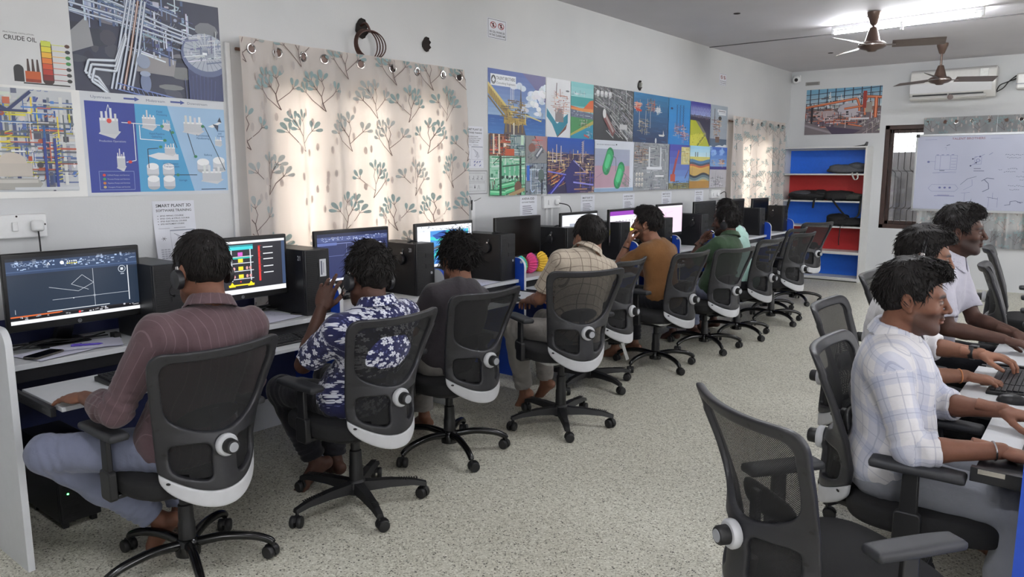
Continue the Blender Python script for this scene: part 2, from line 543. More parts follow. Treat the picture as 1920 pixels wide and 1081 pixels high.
# ------------------------------------------------------------------ prints on the walls
M_PRINT = attr_mat('vinyl_print', 0.42, bscale=4.0)
M_PAPER = attr_mat('paper_print', 0.7, bscale=8.0)
rp = random.Random(11)
def jit(c, a):
    k = rp.uniform(-a, a)
    return tuple(max(0, min(255, x + k + rp.uniform(-a, a) * 0.3)) for x in c)
def sky(d, x0, y0, x1, y1, top, bot, n=8):
    for i in range(n):
        t = (i + 0.5) / n
        d.rect(x0, y0 + (y1 - y0) * i / n, x1, y0 + (y1 - y0) * (i + 1) / n, tuple(bot[k] + (top[k] - bot[k]) * t for k in range(3)))
def clouds(d, x0, y0, x1, y1, n, c, s):
    for i in range(n):
        x, y = rp.uniform(x0, x1), rp.uniform(y0, y1)
        for j in range(4):
            d.ell(x + rp.uniform(-s, s), y + rp.uniform(-s, s) * 0.5, s * rp.uniform(.5, 1), s * rp.uniform(.3, .6), jit(c, 12), 10)
def works(d, x0, y0, x1, y1, pal, n, s, slope=0.0):
    """a jumble of pipes, posts, decks and tanks"""
    for i in range(n):
        x, y = rp.uniform(x0, x1), rp.uniform(y0, y1)
        c = jit(rp.choice(pal), 22); q = rp.random(); w = s * rp.uniform(.05, .16); l = s * rp.uniform(.4, 1.6)
        if q < .34: d.line((x, y - l * .6), (x, y + l * .6), w, c)
        elif q < .72: d.line((x - l, y - l * slope), (x + l, y + l * slope), w, c)
        elif q < .82: d.rect(x, y, x + s * rp.uniform(.2, .6), y + s * rp.uniform(.15, .5), c)
        elif q < .90: d.ell(x, y, s * rp.uniform(.1, .25), s * rp.uniform(.1, .25), c, 10)
        else:
            for k in range(5): d.line((x + k * s * .16, y), (x + (k + 1) * s * .16, y + (s * .3 if k % 2 else 0)), w * .5, c)
def banner_base(y0, z0, w, h, step=1.2e-5):
    d = Draw(fr_left(y0, z0), step)
    # the vinyl sheet itself has a thickness
    d.mb.col = rgb(232, 232, 230)
    d.mb.box((WX, y0, z0), (WX + 0.003, y0 + w, z0 + h))
    d.d = 0.0035
    return d
def tube2(d, pts, w, c, hi=(235, 240, 245)):
    d.path(pts, w, tuple(x * .55 for x in c)); d.path(pts, w * .7, c); d.path([(x, y + w * .12) for x, y in pts], w * .2, hi)

# --- large left prints
Z0L, ZML, ZTL = 1.459, 1.972, 2.480
d = banner_base(0.80, ZML, 0.822, ZTL - ZML)          # crude oil chart
W, Hh = 0.822, ZTL - ZML
d.clip = (0, 0, W, Hh)
d.rect(0, 0, W, Hh, (214, 215, 216))
d.ell(.60, Hh - .02, .14, .04, (84, 88, 92)); d.ell(.58, Hh - .01, .12, .03, (128, 132, 138)); d.rect(.66, Hh - .06, .67, Hh - .02, (120, 122, 126)); d.rect(.72, Hh - .07, .73, Hh - .02, (120, 122, 126))
d.text('FRACTIONAL DISTILLATION', .535, .232, .006, (40, 40, 40), .125)
d.text('CRUDE OIL', .535, .203, .020, (30, 30, 32), .135, True)
for i, t in enumerate(['GAS', 'FUEL', 'PLANTS', 'OIL', 'ASPHALT']):
    yb = [.43, .34, .285, .225, .08][i]
    d.text(t, .40 if i != 4 else .42, yb, .012, (50, 50, 52), None, True); d.rect(.40, yb - .02, .50, yb - .016, (130, 130, 132)); d.rect(.40, yb - .032, .49, yb - .028, (130, 130, 132))
d.poly(arc(.584, .075, .021, 0, pi, 8) + [(.563, .02), (.605, .02)], (44, 44, 48))
d.rect(.61, .02, .675, .07, (196, 92, 44)); d.rect(.61, .02, .675, .035, (150, 56, 34))
for k in range(3):
    d.poly([(.618 + k * .02, .07), (.621 + k * .02, .125), (.628 + k * .02, .125), (.632 + k * .02, .07)], (70, 52, 48))
cl = [(206, 214, 84), (226, 214, 70), (232, 178, 60), (224, 124, 52), (208, 84, 46), (178, 50, 40), (126, 30, 32)]
d.poly(rrect(.682, .015, .732, .215, .02), (60, 40, 40))
for k in range(7):
    d.rect(.686, .19 - k * .026, .728, .214 - k * .026, cl[k])
    d.line((.73, .20 - k * .027), (.79, .20 - k * .027), .003, cl[k]); d.ell(.80, .20 - k * .027, .012, .009, [(90, 60, 50), (50, 50, 54), (60, 130, 60), (60, 130, 70), (50, 50, 50), (50, 50, 50), (40, 40, 40)][k], 8)
d.rect(.60, .012, .80, .018, (40, 40, 40))
tag(d.build('wall_poster', M_PRINT), 'white crude oil chart with a red and yellow column, upper left of the wall prints', 'poster')
d = banner_base(1.622, ZML, 2.402 - 1.622, ZTL - ZML)      # blue aerial of pipes
W, Hh = .78, ZTL - ZML
d.clip = (0, 0, W, Hh)
d.rect(0, 0, W, Hh, (50, 54, 76))
for i in range(46): d.ell(rp.uniform(0, W), rp.uniform(0, Hh), rp.uniform(.02, .09), rp.uniform(.01, .05), jit(rp.choice([(44, 46, 66), (66, 68, 84), (120, 122, 130), (36, 40, 62)]), 10), 9)
d.poly([(.0, .28), (.08, .36), (.1, .22), (.0, .18)], (150, 152, 156)); d.poly([(.28, .22), (.52, .20), (.50, .11), (.30, .12)], (150, 148, 150))
works(d, .26, .20, .60, .48, [(120, 140, 178), (170, 186, 210), (70, 84, 128), (206, 214, 228)], 120, .06, -.25)
works(d, .0, .36, .36, .5, [(150, 166, 196), (190, 202, 222), (80, 96, 140)], 70, .08, -.2)
for k in range(4): tube2(d, [(.0, .48 - k * .035), (.22, .44 - k * .03), (.50, .36 - k * .02), (.78, .30 - k * .02)], .012, (176, 190, 214))
for k in range(6):
    tube2(d, [(.28 + k * .018, .47), (.22 + k * .020, .22), (.17 + k * .02, .02)], .013, (186, 198, 220) if k != 3 else (168, 122, 96))
for k in range(3): tube2(d, [(.26, .30 - k * .01), (.20, .16 - k * .026), (.07 + k * .012, .15 - k * .02), (.05 + k * .014, .09 - k * .02), (.11, .07 - k * .02), (.16, -.01)], .015, (206, 216, 232))
d.ell(.345, .065, .028, .05, (120, 134, 168)); d.ell(.345, .11, .028, .014, (160, 172, 198)); d.ell(.34, .17, .035, .035, (150, 162, 186))
d.rect(.58, .0, .80, .21, (52, 62, 104)); d.ell(.69, .24, .145, .115, (96, 108, 146), 24); d.ell(.69, .255, .13, .10, (176, 184, 198), 24)
for i in range(26): d.line((.69, .255), (.69 + .13 * cos(i * .25), .255 + .10 * sin(i * .25)), .003, (120, 128, 150))
works(d, .58, .2, .78, .34, [(190, 196, 206), (110, 120, 150), (220, 224, 230)], 36, .05, .2)
for k in range(9): d.line((.565 + k * .02, .0), (.56 + k * .022, .14 - abs(k - 4) * .008), .003, (90, 100, 150))
d.line((.20, .05), (.6, -.02), .006, (120, 140, 200)); d.line((.2, .02), (.56, -.04), .006, (120, 140, 200))
for k in range(12): d.line((.22 + k * .025, .045 - k * .004), (.235 + k * .025, .012 - k * .004), .003, (120, 140, 200))
tag(d.build('wall_poster', M_PRINT), 'blue aerial photograph of silver pipes and a round tank, upper print beside the curtain', 'poster')
d = banner_base(0.80, Z0L, 0.838, ZML - Z0L)          # process plant photograph
W, Hh = .838, ZML - Z0L
d.rect(0, 0, W, Hh, (232, 232, 230)); d.clip = (0, .03, .80, Hh - .012)
d.rect(0, 0, .80, Hh, (196, 200, 204))
works(d, 0, .05, .8, .5, [(150, 156, 164), (96, 104, 118), (206, 206, 200), (74, 92, 150)], 170, .10)
for k in range(11): d.rect(.06 + k * .068, .06, .075 + k * .068, rp.uniform(.3, .48), jit((54, 66, 110) if k % 2 else (212, 214, 214), 10))
for k in range(8): d.rect(.0, .12 + k * .045, .8, .128 + k * .045, jit(rp.choice([(66, 112, 176), (206, 208, 208), (110, 118, 130)]), 10))
works(d, .3, .1, .8, .44, [(58, 108, 178), (222, 208, 66), (228, 230, 230), (80, 84, 92), (180, 88, 64)], 150, .06)
for x in (.40, .50, .70): 
    for k in range(12): d.line((x, .08 + k * .02), (x + .03, .09 + k * .02), .004, (224, 212, 80))
d.path([(.40, .47), (.52, .40), (.62, .49)], .014, (48, 60, 104)); d.path([(.42, .40), (.60, .40)], .012, (48, 60, 104))
d.rect(.38, .12, .42, .33, (116, 76, 58)); d.ell(.52, .16, .06, .05, (206, 196, 184)); d.rect(.46, .10, .60, .16, (196, 188, 178))
d.poly([(.0, .04), (.62, .04), (.64, .065), (.62, .09), (.0, .10)], (168, 166, 160)); d.rect(.0, .07, .62, .085, (198, 196, 190))
for x in (.655, .70): d.rect(x, .05, x + .012, .28, (40, 60, 140))
d.rect(.52, .036, .80, .05, (206, 210, 214))
tag(d.build('wall_poster', M_PRINT), 'photograph of a pipe filled process plant with yellow ladders, lower left wall print', 'poster')
d = banner_base(1.638, Z0L, 2.402 - 1.638, ZML - Z0L)      # flow diagram
W, Hh = .764, ZML - Z0L
d.clip = (0, 0, W, Hh)
d.rect(0, 0, W, Hh, (206, 210, 216))
YT, YB = Hh - .045, .018
d.rect(.018, YB, .262, YT, (34, 56, 150)); d.poly([(.262, YB), (.56, YB), (.435, YT), (.262, YT)], (72, 160, 208)); d.poly([(.56, YB), (W, YB), (W, YT), (.435, YT)], (158, 192, 224))
for t, x, w in (('Upstream', .05, .095), ('Midstream', .325, .10), ('Downstream', .55, .115)): d.text(t, x, Hh - .030, .013, (90, 100, 130), w)
for x in (.21, .455): d.rect(x, Hh - .027, x + .055, Hh - .018, (60, 78, 150)); d.poly([(x + .055, Hh - .034), (x + .08, Hh - .0225), (x + .055, Hh - .011)], (60, 78, 150))
def unit(x, y, w, h):
    d.poly([(x, y), (x + w * .7, y - h * .18), (x + w, y + h * .1), (x + w * .3, y + h * .28)], (206, 208, 212))
    d.rect(x + w * .08, y, x + w * .9, y + h * .55, (196, 200, 206)); d.rect(x + w * .08, y + h * .5, x + w * .9, y + h * .6, (236, 238, 240))
    for k in range(4):
        xx = x + w * (.14 + .2 * k); d.rect(xx, y + h * .5, xx + w * .1, y + h * rp.uniform(.7, 1), jit((220, 222, 226), 14))
unit(.075, .31, .11, .13); d.line((.12, .42), (.13, .455), .003, (220, 224, 230)); d.line((.14, .42), (.13, .455), .003, (220, 224, 230)); d.ell(.13, .375, .012, .012, (210, 60, 50))
unit(.15, .14, .05, .10); unit(.29, .35, .085, .09); unit(.40, .345, .05, .05); unit(.51, .335, .13, .09); unit(.745 - .05, .27, .05, .05)
unit(.73 - .05, .125, .08, .03)
d.poly([(.31, .205), (.37, .185), (.48, .185), (.48, .215), (.37, .222)], (226, 228, 232)); unit(.40, .215, .07, .06)
for (x, y, r) in ((.335, .13, .032), (.42, .13, .032), (.335, .065, .032), (.42, .065, .032), (.62, .155, .036), (.715, .165, .036)):
    d.ell(x, y - .02, r, r * .55, (176, 182, 190)); d.rect(x - r, y - .02, x + r, y + .02, (206, 210, 216)); d.ell(x, y + .02, r, r * .55, (240, 242, 244))
unit(.60, .07, .14, .09)
d.poly([(.66, .37), (.735, .40), (.745, .395), (.69, .365)], (236, 238, 242)); d.poly([(.69, .385), (.72, .345), (.725, .38)], (60, 70, 90)); d.poly([(.72, .40), (.735, .425), (.745, .395)], (60, 70, 90))
for p in ([(.19, .37), (.39, .365)], [(.25, .37), (.25, .18), (.20, .17)], [(.28, .36), (.28, .29), (.41, .285)], [(.44, .345), (.475, .25)], [(.37, .245), (.315, .24), (.315, .14)], [(.54, .33), (.575, .20)], [(.64, .37), (.75, .13)], [(.45, .105), (.58, .105)]): d.path(p, .004, (236, 240, 244) if p[0][0] < .3 else (40, 60, 80))
for p in ((.23, .372), (.22, .172)): d.ell(*p, .010, .008, (214, 60, 48), 8)
for p in ((.40, .36), (.455, .33), (.41, .287), (.385, .252), (.578, .205), (.47, .105), (.63, .37)): d.ell(*p, .010, .008, (50, 130, 90), 8)
for t, x, y, w, c in (('Production Operations', .075, .27, .13, (190, 200, 230)), ('Field', .375, .43, .03, (30, 80, 140)), ('Processing', .375, .415, .055, (30, 80, 140)), ('Field Pipeline', .33, .315, .08, (30, 80, 140)), ('Gathering', .34, .30, .055, (30, 80, 140)),
                      ('Long Distance', .395, .16, .08, (30, 80, 140)), ('Transportation', .395, .145, .085, (30, 80, 140)), ('Storage', .475, .072, .045, (30, 80, 140)), ('Petrochemical', .59, .315, .075, (30, 80, 140)), ('Manufacturing', .59, .30, .075, (30, 80, 140)), ('Refining', .63, .21, .045, (30, 80, 140)), ('Domestic', .715, .345, .045, (30, 80, 140)), ('and', .72, .33, .02, (30, 80, 140)), ('Product', .715, .315, .04, (30, 80, 140))): d.text(t, x, y, .010, c, w)
d.frame_(.06, .03, .235, .125, .002, (150, 170, 220))
for k in range(4): d.ell(.085, .105 - k * .02, .008, .007, [(214, 60, 48), (60, 150, 90), (210, 130, 60), (200, 180, 120)][k], 8); d.text(['Oilfield Pumps and Services', 'Process Pumps and Services', 'Pipeline Pumps and Services', 'Cryogenic Pumps and Services'][k], .10, .102 - k * .02, .006, (200, 208, 230), .11)
d.rect(.60, .024, .75, .028, (40, 60, 90))
tag(d.build('wall_poster', M_PRINT), 'pale blue flow diagram headed Upstream, Midstream and Downstream', 'poster')

# --- long collage banner
def collage():
    y0, z0, w, h = 4.715, 1.385, 4.73, 1.015
    d = banner_base(y0, z0, w, h, 8e-6)
    SEAM = .503
    def pic(a, b, lo, hi):
        d.clip = (a, lo, b, hi); return a, lo, b, hi
    GOLD = [(196, 170, 96), (150, 124, 66), (110, 92, 60), (220, 200, 130), (70, 64, 56)]
    x0, yb, x1, yt = pic(0, .785, SEAM, h)                      # yellow offshore rig
    sky(d, x0, SEAM + .13, x1, yt, (58, 84, 160), (160, 190, 222), 10)
    d.poly([(.45, yt), (.785, yt), (.785, .78), (.6, .92)], (92, 88, 142)); clouds(d, .3, .72, .78, .92, 9, (212, 222, 236), .05); clouds(d, .6, .68, .78, .86, 8, (232, 236, 242), .045)
    sky(d, x0, SEAM, x1, SEAM + .15, (46, 92, 164), (70, 124, 190), 5)
    for i in range(40): yq = rp.uniform(SEAM, SEAM + .14); xq = rp.uniform(0, .78); d.line((xq, yq), (xq + .05, yq), .003, jit((70, 120, 186), 24))
    d.poly([(.2, SEAM), (.5, SEAM), (.46, SEAM + .1), (.22, SEAM + .1)], (96, 88, 92))
    d.poly([(.0, .90), (.0, .82), (.28, .62), (.32, .68)], (188, 160, 84)); d.line((.0, .9), (.33, .66), .02, (214, 196, 120)); d.line((.0, .80), (.27, .6), .014, (120, 100, 60))
    for k in range(14): d.line((.02 + k * .021, .87 - k * .016), (.03 + k * .021, .80 - k * .0155), .006, (104, 84, 48))
    for k in range(3): d.rect(.29 + k * .02, .76, .296 + k * .02, .92, (226, 230, 236))
    d.poly([(.415, .72), (.43, .92), (.445, .72)], (86, 76, 70)); works(d, .22, .60, .5, .78, GOLD, 110, .045); d.rect(.2, .59, .5, .64, (176, 148, 80)); works(d, .2, .58, .5, .66, GOLD, 50, .04)
    d.line((.5, .67), (.72, .63), .012, (214, 206, 150)); d.line((.72, .63), (.74, .7), .006, (150, 150, 130))
    for k in range(5): d.rect(.22 + k * .055, .52, .235 + k * .055, .6, jit((150, 126, 80), 20))
    d.rect(.325, .5, .34, .6, (226, 222, 206))
    d.rect(.03, .885, .36, .975, (226, 230, 236)); d.ell(.068, .93, .03, .036, (52, 56, 62)); d.poly([(.045, .925), (.068, .955), (.091, .925)], (226, 230, 236)); d.rect(.055, .91, .081, .925, (226, 230, 236)); d.ell(.068, .905, .018, .01, (120, 124, 130))
    d.text('TALENT BROTHERS', .105, .935, .025, (40, 44, 54), .245, True); d.text('Consulting Engineers', .105, .900, .018, (60, 66, 80), .245)
    x0, yb, x1, yt = pic(.79, 1.17, SEAM, h)                    # cut-away rig on white
    d.rect(x0, yb, x1, yt, (224, 226, 230)); d.poly([(.80, .76), (.95, .64), (1.13, .72), (1.13, .64), (.965, .51), (.88, .62), (.80, .68)], (44, 134, 158)); d.poly([(.88, .62), (.965, .51), (1.12, .63), (1.10, .58), (.965, SEAM)], (120, 74, 66))
    d.line((.80, .76), (.96, .63), .012, (220, 234, 240)); d.line((.96, .63), (1.13, .73), .012, (220, 234, 240))
    d.rect(.93, .64, 1.06, .76, (140, 132, 134)); works(d, .9, .72, 1.12, .9, [(176, 108, 96), (206, 160, 146), (140, 92, 88), (220, 206, 200)], 80, .04); d.line((.94, .86), (.95, .98), .012, (120, 110, 110)); d.line((1.01, .86), (1.0, .93), .01, (160, 120, 110)); d.ell(1.12, .92, .03, .008, (110, 112, 120))
    x0, yb, x1, yt = pic(1.175, 1.56, SEAM, h)                  # drilling cross-section
    d.rect(x0, yb, x1, yt, (128, 190, 194)); sky(d, x0, .88, x1, h, (120, 196, 200), (160, 212, 214), 3); d.rect(x0, .80, x1, .885, (56, 160, 160))
    d.poly([(x0, .80), (1.38, .78), (1.5, .86), (1.56, .87), (1.56, .76), (x0, .76)], (214, 104, 56)); d.rect(x0, .755, x1, .785, (228, 150, 84)); d.poly([(x0, .77), (x0, .68), (x1, .68), (x1, .74)], (104, 112, 136))
    works(d, 1.18, .7, 1.55, .76, [(70, 74, 96), (190, 196, 214)], 24, .03); d.poly([(x0, .70), (x1, .69), (x1, .64), (x0, .53)], (74, 146, 92)); d.poly([(x0, .545), (x1, .68), (x1, .63), (x0, .51)], (178, 172, 92)); d.poly([(x0, .525), (x1, .645), (x1, SEAM), (x0, SEAM)], (46, 146, 178))
    works(d, 1.34, .62, 1.5, .68, [(220, 214, 206), (90, 60, 54)], 30, .03); d.line((1.40, .54), (1.49, .52), .02, (170, 80, 80)); works(d, 1.46, .52, 1.54, .58, [(226, 228, 230), (90, 96, 110)], 20, .025); works(d, 1.2, .9, 1.4, .93, [(90, 110, 130), (220, 226, 230)], 18, .03)
    x0, yb, x1, yt = pic(1.565, 2.32, SEAM, h)                  # grey aerial of a harbour
    d.rect(x0, yb, x1, yt, (96, 98, 102)); d.poly([(x0, .92), (x0, SEAM), (2.25, SEAM)], (66, 68, 72)); works(d, 1.57, .82, 2.32, h, [(150, 152, 154), (190, 192, 194), (70, 72, 76), (120, 122, 124)], 190, .06, -.3); works(d, 1.85, .56, 2.32, .86, [(160, 162, 164), (200, 202, 204), (74, 76, 80)], 170, .06, -.5)
    for k in range(4): d.ell(1.63 + k * .075, .94, .032, .028, (196, 198, 200)); d.ell(1.63 + k * .075, .955, .03, .018, (224, 226, 228))
    d.line((1.76, .74), (1.94, .57), .075, (128, 84, 84)); d.line((1.77, .75), (1.93, .59), .03, (176, 160, 158)); d.ell(1.755, .76, .032, .045, (220, 222, 224)); d.line((1.86, .75), (2.22, .51), .016, (186, 188, 190)); d.rect(2.05, .62, 2.2, .67, (206, 208, 210))
    x0, yb, x1, yt = pic(2.325, 3.105, SEAM, h)                 # rigs on dark blue sea
    sky(d, x0, yb, x1, yt, (62, 130, 178), (44, 58, 92), 9)
    for i in range(60): yq = rp.uniform(SEAM, 1.0); xq = rp.uniform(2.33, 3.1); d.line((xq, yq), (xq + .09, yq), .003, jit((60, 104, 150), 16))
    for (cx, cy, s, pl) in ((2.42, .87, .05, [(196, 84, 60), (220, 190, 170)]), (2.70, .88, .085, [(186, 172, 150), (200, 96, 70), (96, 86, 80)]), (2.53, .66, .11, [(206, 196, 170), (150, 140, 122), (84, 84, 92)]), (2.86, .85, .04, [(220, 224, 230)])): works(d, cx - s, cy - s * .5, cx + s, cy + s * .8, pl, 60, .045)
    for x in (2.44, 2.58, 2.68): d.rect(x, .66, x + .008, .84, (206, 206, 210))
    d.poly([(2.36, .86), (2.5, .84), (2.48, .82), (2.38, .83)], (200, 72, 56)); d.poly([(2.88, .60), (3.03, .60), (3.0, .58), (2.9, .58)], (226, 226, 222)); d.poly([(2.98, .6), (2.99, .65), (3.01, .6)], (220, 220, 220)); d.ell(2.82, .53, .02, .03, (210, 214, 220))
    x0, yb, x1, yt = pic(3.11, 3.655, SEAM, h)                  # jack-up rig on bright blue
    sky(d, x0, yb, x1, yt, (70, 146, 206), (34, 130, 206), 6)
    for x in (3.30, 3.38, 3.46):
        for k in range(9): d.line((x, .68 + k * .03), (x + .03, .71 + k * .03), .006, (40, 60, 110)); d.line((x + .03, .68 + k * .03), (x, .71 + k * .03), .006, (40, 60, 110))
    works(d, 3.26, .6, 3.54, .72, [(190, 120, 120), (210, 200, 196), (90, 84, 120)], 60, .05); works(d, 3.44, .56, 3.62, .64, [(200, 130, 120), (226, 214, 206), (80, 84, 130)], 40, .045); d.ell(3.18, .9, .03, .012, (40, 50, 100))
    x0, yb, x1, yt = pic(3.66, 4.215, SEAM, h)                  # pipe over yellow grass
    sky(d, x0, .84, x1, yt, (66, 60, 150), (150, 170, 220), 5); d.rect(x0, SEAM, x1, .86, (52, 50, 74))
    for k in range(16): d.line((3.66 + k * .035, .84), (3.72 + k * .034 + (k - 8) * .01, .96), .006, (206, 212, 236))
    works(d, 3.68, .82, 4.2, .87, [(120, 90, 110), (50, 44, 80)], 40, .03); d.poly([(3.66, .80), (3.80, .80), (4.12, .60), (4.215, SEAM), (3.66, SEAM)], (178, 184, 44)); d.poly([(3.66, .62), (3.95, .66), (4.1, .62), (3.9, SEAM), (3.66, SEAM)], (206, 204, 70)); d.line((3.86, SEAM), (4.1, .66), .03, (130, 134, 40)); d.poly([(3.80, .80), (4.12, .60), (4.10, .66), (3.9, .79)], (120, 118, 110))
    for i in range(40): d.ell(rp.uniform(3.68, 4.1), rp.uniform(.51, .66), .012, .008, jit((190, 186, 50), 26), 6)
    x0, yb, x1, yt = pic(4.22, 4.73, SEAM, h)                   # tall platform on grey sea
    sky(d, x0, .60, x1, yt, (160, 172, 184), (150, 160, 172), 3); d.rect(x0, SEAM, x1, .605, (76, 96, 118)); works(d, 4.32, .62, 4.52, .84, [(130, 84, 60), (176, 136, 100), (70, 58, 56), (196, 176, 150)], 80, .05); d.rect(4.33, .8, 4.345, .97, (90, 80, 80)); d.ell(4.5, .86, .05, .025, (70, 66, 64)); d.rect(4.38, .56, 4.5, .63, (110, 84, 72))
    for i in range(14): d.ell(rp.uniform(4.22, 4.7), rp.uniform(.505, .53), .05, .012, (214, 220, 226), 8)
    d.rect(4.42, .93, 4.68, .965, (226, 228, 232)); d.rect(4.45, .942, 4.66, .952, (120, 124, 132)); d.rect(4.45, .90, 4.68, .925, (220, 224, 228))
    # lower row
    x0, yb, x1, yt = pic(0, .47, .325, SEAM)                    # red valves
    d.rect(x0, yb, x1, yt, (120, 84, 70)); works(d, 0, .33, .3, .5, [(196, 84, 62), (226, 214, 200), (70, 40, 36), (206, 150, 110), (60, 90, 120)], 80, .06); d.rect(.27, .33, .47, SEAM, (150, 168, 168)); works(d, .28, .33, .46, .5, [(90, 122, 130), (206, 216, 206), (64, 84, 130), (60, 96, 100)], 46, .05)
    for x in (.04, .11): d.rect(x, .34, x + .02, .5, (226, 214, 190))
    d.rect(.2, .33, .32, .385, (196, 92, 60)); d.rect(.41, .42, .45, .5, (196, 224, 200))
    x0, yb, x1, yt = pic(0, .47, 0, .325)                       # green pumps
    d.rect(x0, yb, x1, yt, (156, 206, 180)); works(d, 0, .12, .47, .32, [(110, 186, 146), (206, 226, 214), (70, 130, 106), (90, 170, 130), (226, 234, 228)], 90, .06)
    for k in range(4): d.ell(.16 + k * .065, .21, .022, .065, (104, 188, 146)); d.ell(.16 + k * .065, .15, .016, .014, (40, 60, 56))
    works(d, 0, .0, .47, .12, [(64, 160, 116), (96, 196, 140), (40, 90, 76), (120, 70, 60)], 60, .06)
    for (a, b_) in (((.0, .03), (.2, .02)), ((.1, .07), (.32, .10)), ((.2, .03), (.4, .07))): tube2(d, [a, b_], .05, (92, 196, 138), (160, 226, 186))
    d.rect(.12, 0, .15, .325, (34, 66, 50)); d.rect(.39, 0, .415, .33, (40, 56, 50)); d.ell(.37, .06, .05, .06, (120, 84, 72)); d.line((.25, .0), (.46, .05), .03, (176, 150, 110)); d.path([(.04, .26), (.12, .31), (.46, .32)], .008, (60, 90, 74)); d.path([(.16, .24), (.46, .26)], .012, (60, 96, 80))
    x0, yb, x1, yt = pic(.475, .785, .275, SEAM)                # ship at a grey yard
    d.rect(x0, yb, x1, yt, (136, 138, 140)); d.poly([(.6, SEAM), (.785, SEAM), (.785, .36)], (170, 132, 136)); d.line((.6, .5), (.73, .36), .012, (90, 60, 66)); works(d, .60, .4, .68, .48, [(190, 96, 88), (176, 160, 156)], 26, .04); d.ell(.565, .40, .05, .04, (136, 92, 84)); d.line((.62, .32), (.72, .40), .05, (92, 96, 110)); d.line((.63, .33), (.71, .40), .02, (206, 208, 214)); works(d, .5, .28, .6, .36, [(96, 110, 116), (150, 150, 150)], 26, .04, .4)
    x0, yb, x1, yt = pic(.475, .785, 0, .27)                    # blue grey pipework
    d.rect(x0, yb, x1, yt, (132, 142, 152)); works(d, .48, 0, .78, .27, [(70, 90, 120), (176, 184, 192), (52, 60, 76), (200, 206, 212)], 90, .06); d.rect(.49, .12, .53, .25, (58, 108, 196)); tube2(d, [(.55, .22), (.55, .04), (.57, .02), (.6, .04)], .014, (176, 206, 240)); d.ell(.70, .16, .045, .06, (96, 112, 110)); d.rect(.70, 0, .72, .13, (40, 44, 54))
    x0, yb, x1, yt = pic(.79, 1.56, 0, SEAM)                    # refinery at night
    sky(d, x0, .34, x1, yt, (34, 84, 176), (60, 90, 164), 5); d.rect(x0, 0, x1, .36, (58, 52, 84)); works(d, .79, .2, 1.56, .37, [(206, 170, 120), (160, 130, 120), (100, 84, 110), (236, 214, 160), (70, 60, 100)], 190, .05); works(d, .79, .08, 1.05, .22, [(220, 140, 84), (176, 90, 60), (236, 200, 130), (90, 60, 90)], 80, .05, .3)
    for x, hgt in ((.86, .40), (.92, .44), (.99, .43), (1.35, .48)): d.rect(x, .28, x + .014, hgt, (196, 186, 196))
    for k in range(8): d.line((1.33, .34 + k * .018), (1.38, .358 + k * .018), .006, (186, 170, 160))
    d.poly([(.79, .0), (.86, .0), (1.12, .16), (1.12, .22)], (46, 46, 140)); d.line((.84, .0), (1.1, .18), .012, (130, 130, 226)); d.poly([(1.05, .18), (1.2, .32), (1.32, .22), (1.3, .0), (1.1, .0)], (52, 50, 110)); d.line((1.2, .3), (1.4, .20), .010, (150, 150, 214)); works(d, 1.3, .0, 1.56, .2, [(60, 50, 90), (110, 90, 110), (90, 86, 170), (196, 160, 130)], 60, .08); d.line((1.2, .10), (1.55, .07), .014, (150, 150, 230)); d.line((.79, .2), (1.08, .17), .012, (120, 124, 220))
    x0, yb, x1, yt = pic(1.565, 2.325, 0, SEAM)                 # green vessels in a drawing window
    d.rect(x0, yb, x1, yt, (214, 220, 230)); sky(d, x0, .255, 2.24, .42, (168, 176, 196), (162, 166, 192), 3); d.rect(x0, .04, 2.24, .255, (190, 156, 172)); d.rect(x0, 0, x1, .035, (150, 176, 206))
    for (cx, cy) in ((1.80, .30), (2.02, .16)):
        for r, c in ((.115, (46, 140, 92)), (.095, (62, 176, 112)), (.06, (96, 206, 146))):
            d.poly([(cx + r * cos(a) * .62 + (r * .75 if sin(a + .5) > 0 else -r * .28) * .6, cy + r * sin(a) * .62 + (r * .75 if sin(a + .5) > 0 else -r * .75) * .75) for a in [i * pi / 12 for i in range(24)]], c)
        d.poly([(cx - .02, cy - .1), (cx + .02, cy - .12), (cx + .03, cy - .06)], (50, 130, 90))
    d.path([(1.90, .36), (1.96, .33), (1.97, .24), (1.96, .2)], .012, (120, 130, 140)); d.path([(2.1, .2), (2.17, .16), (2.18, .06)], .01, (120, 130, 140)); works(d, 2.1, .04, 2.24, .14, [(50, 140, 100), (60, 90, 90)], 30, .03, -.5); d.line((1.6, .14), (1.9, .26), .003, (130, 110, 150))
    for k in range(14): d.rect(1.6 + k * .025, .455, 1.615 + k * .025, .465, jit((150, 156, 170), 20))
    d.ell(1.97, .465, .012, .007, (60, 70, 80))
    x0, yb, x1, yt = pic(2.33, 3.12, 0, SEAM)                   # grey plant seen from above
    d.rect(x0, yb, x1, yt, (150, 154, 158)); works(d, 2.33, 0, 3.12, .5, [(110, 114, 124), (196, 200, 204), (80, 86, 98), (170, 174, 180)], 260, .05); works(d, 2.33, .28, 2.6, .48, [(170, 130, 100), (120, 100, 96), (206, 180, 150), (90, 84, 90)], 70, .05)
    for x in (2.64, 2.90): d.rect(x, .25, x + .03, .46, (214, 218, 222))
    d.rect(2.6, .22, 2.95, .25, (220, 224, 228)); d.rect(2.8, .14, 3.0, .16, (226, 228, 230))
    for i in range(3):
        for j in range(3): d.ell(2.39 + i * .06, .06 + j * .055, .022, .02, (226, 224, 216)); d.ell(2.395 + i * .06, .055 + j * .055, .016, .012, (190, 186, 180))
    x0, yb, x1, yt = pic(3.125, 3.645, 0, SEAM)                 # red crane
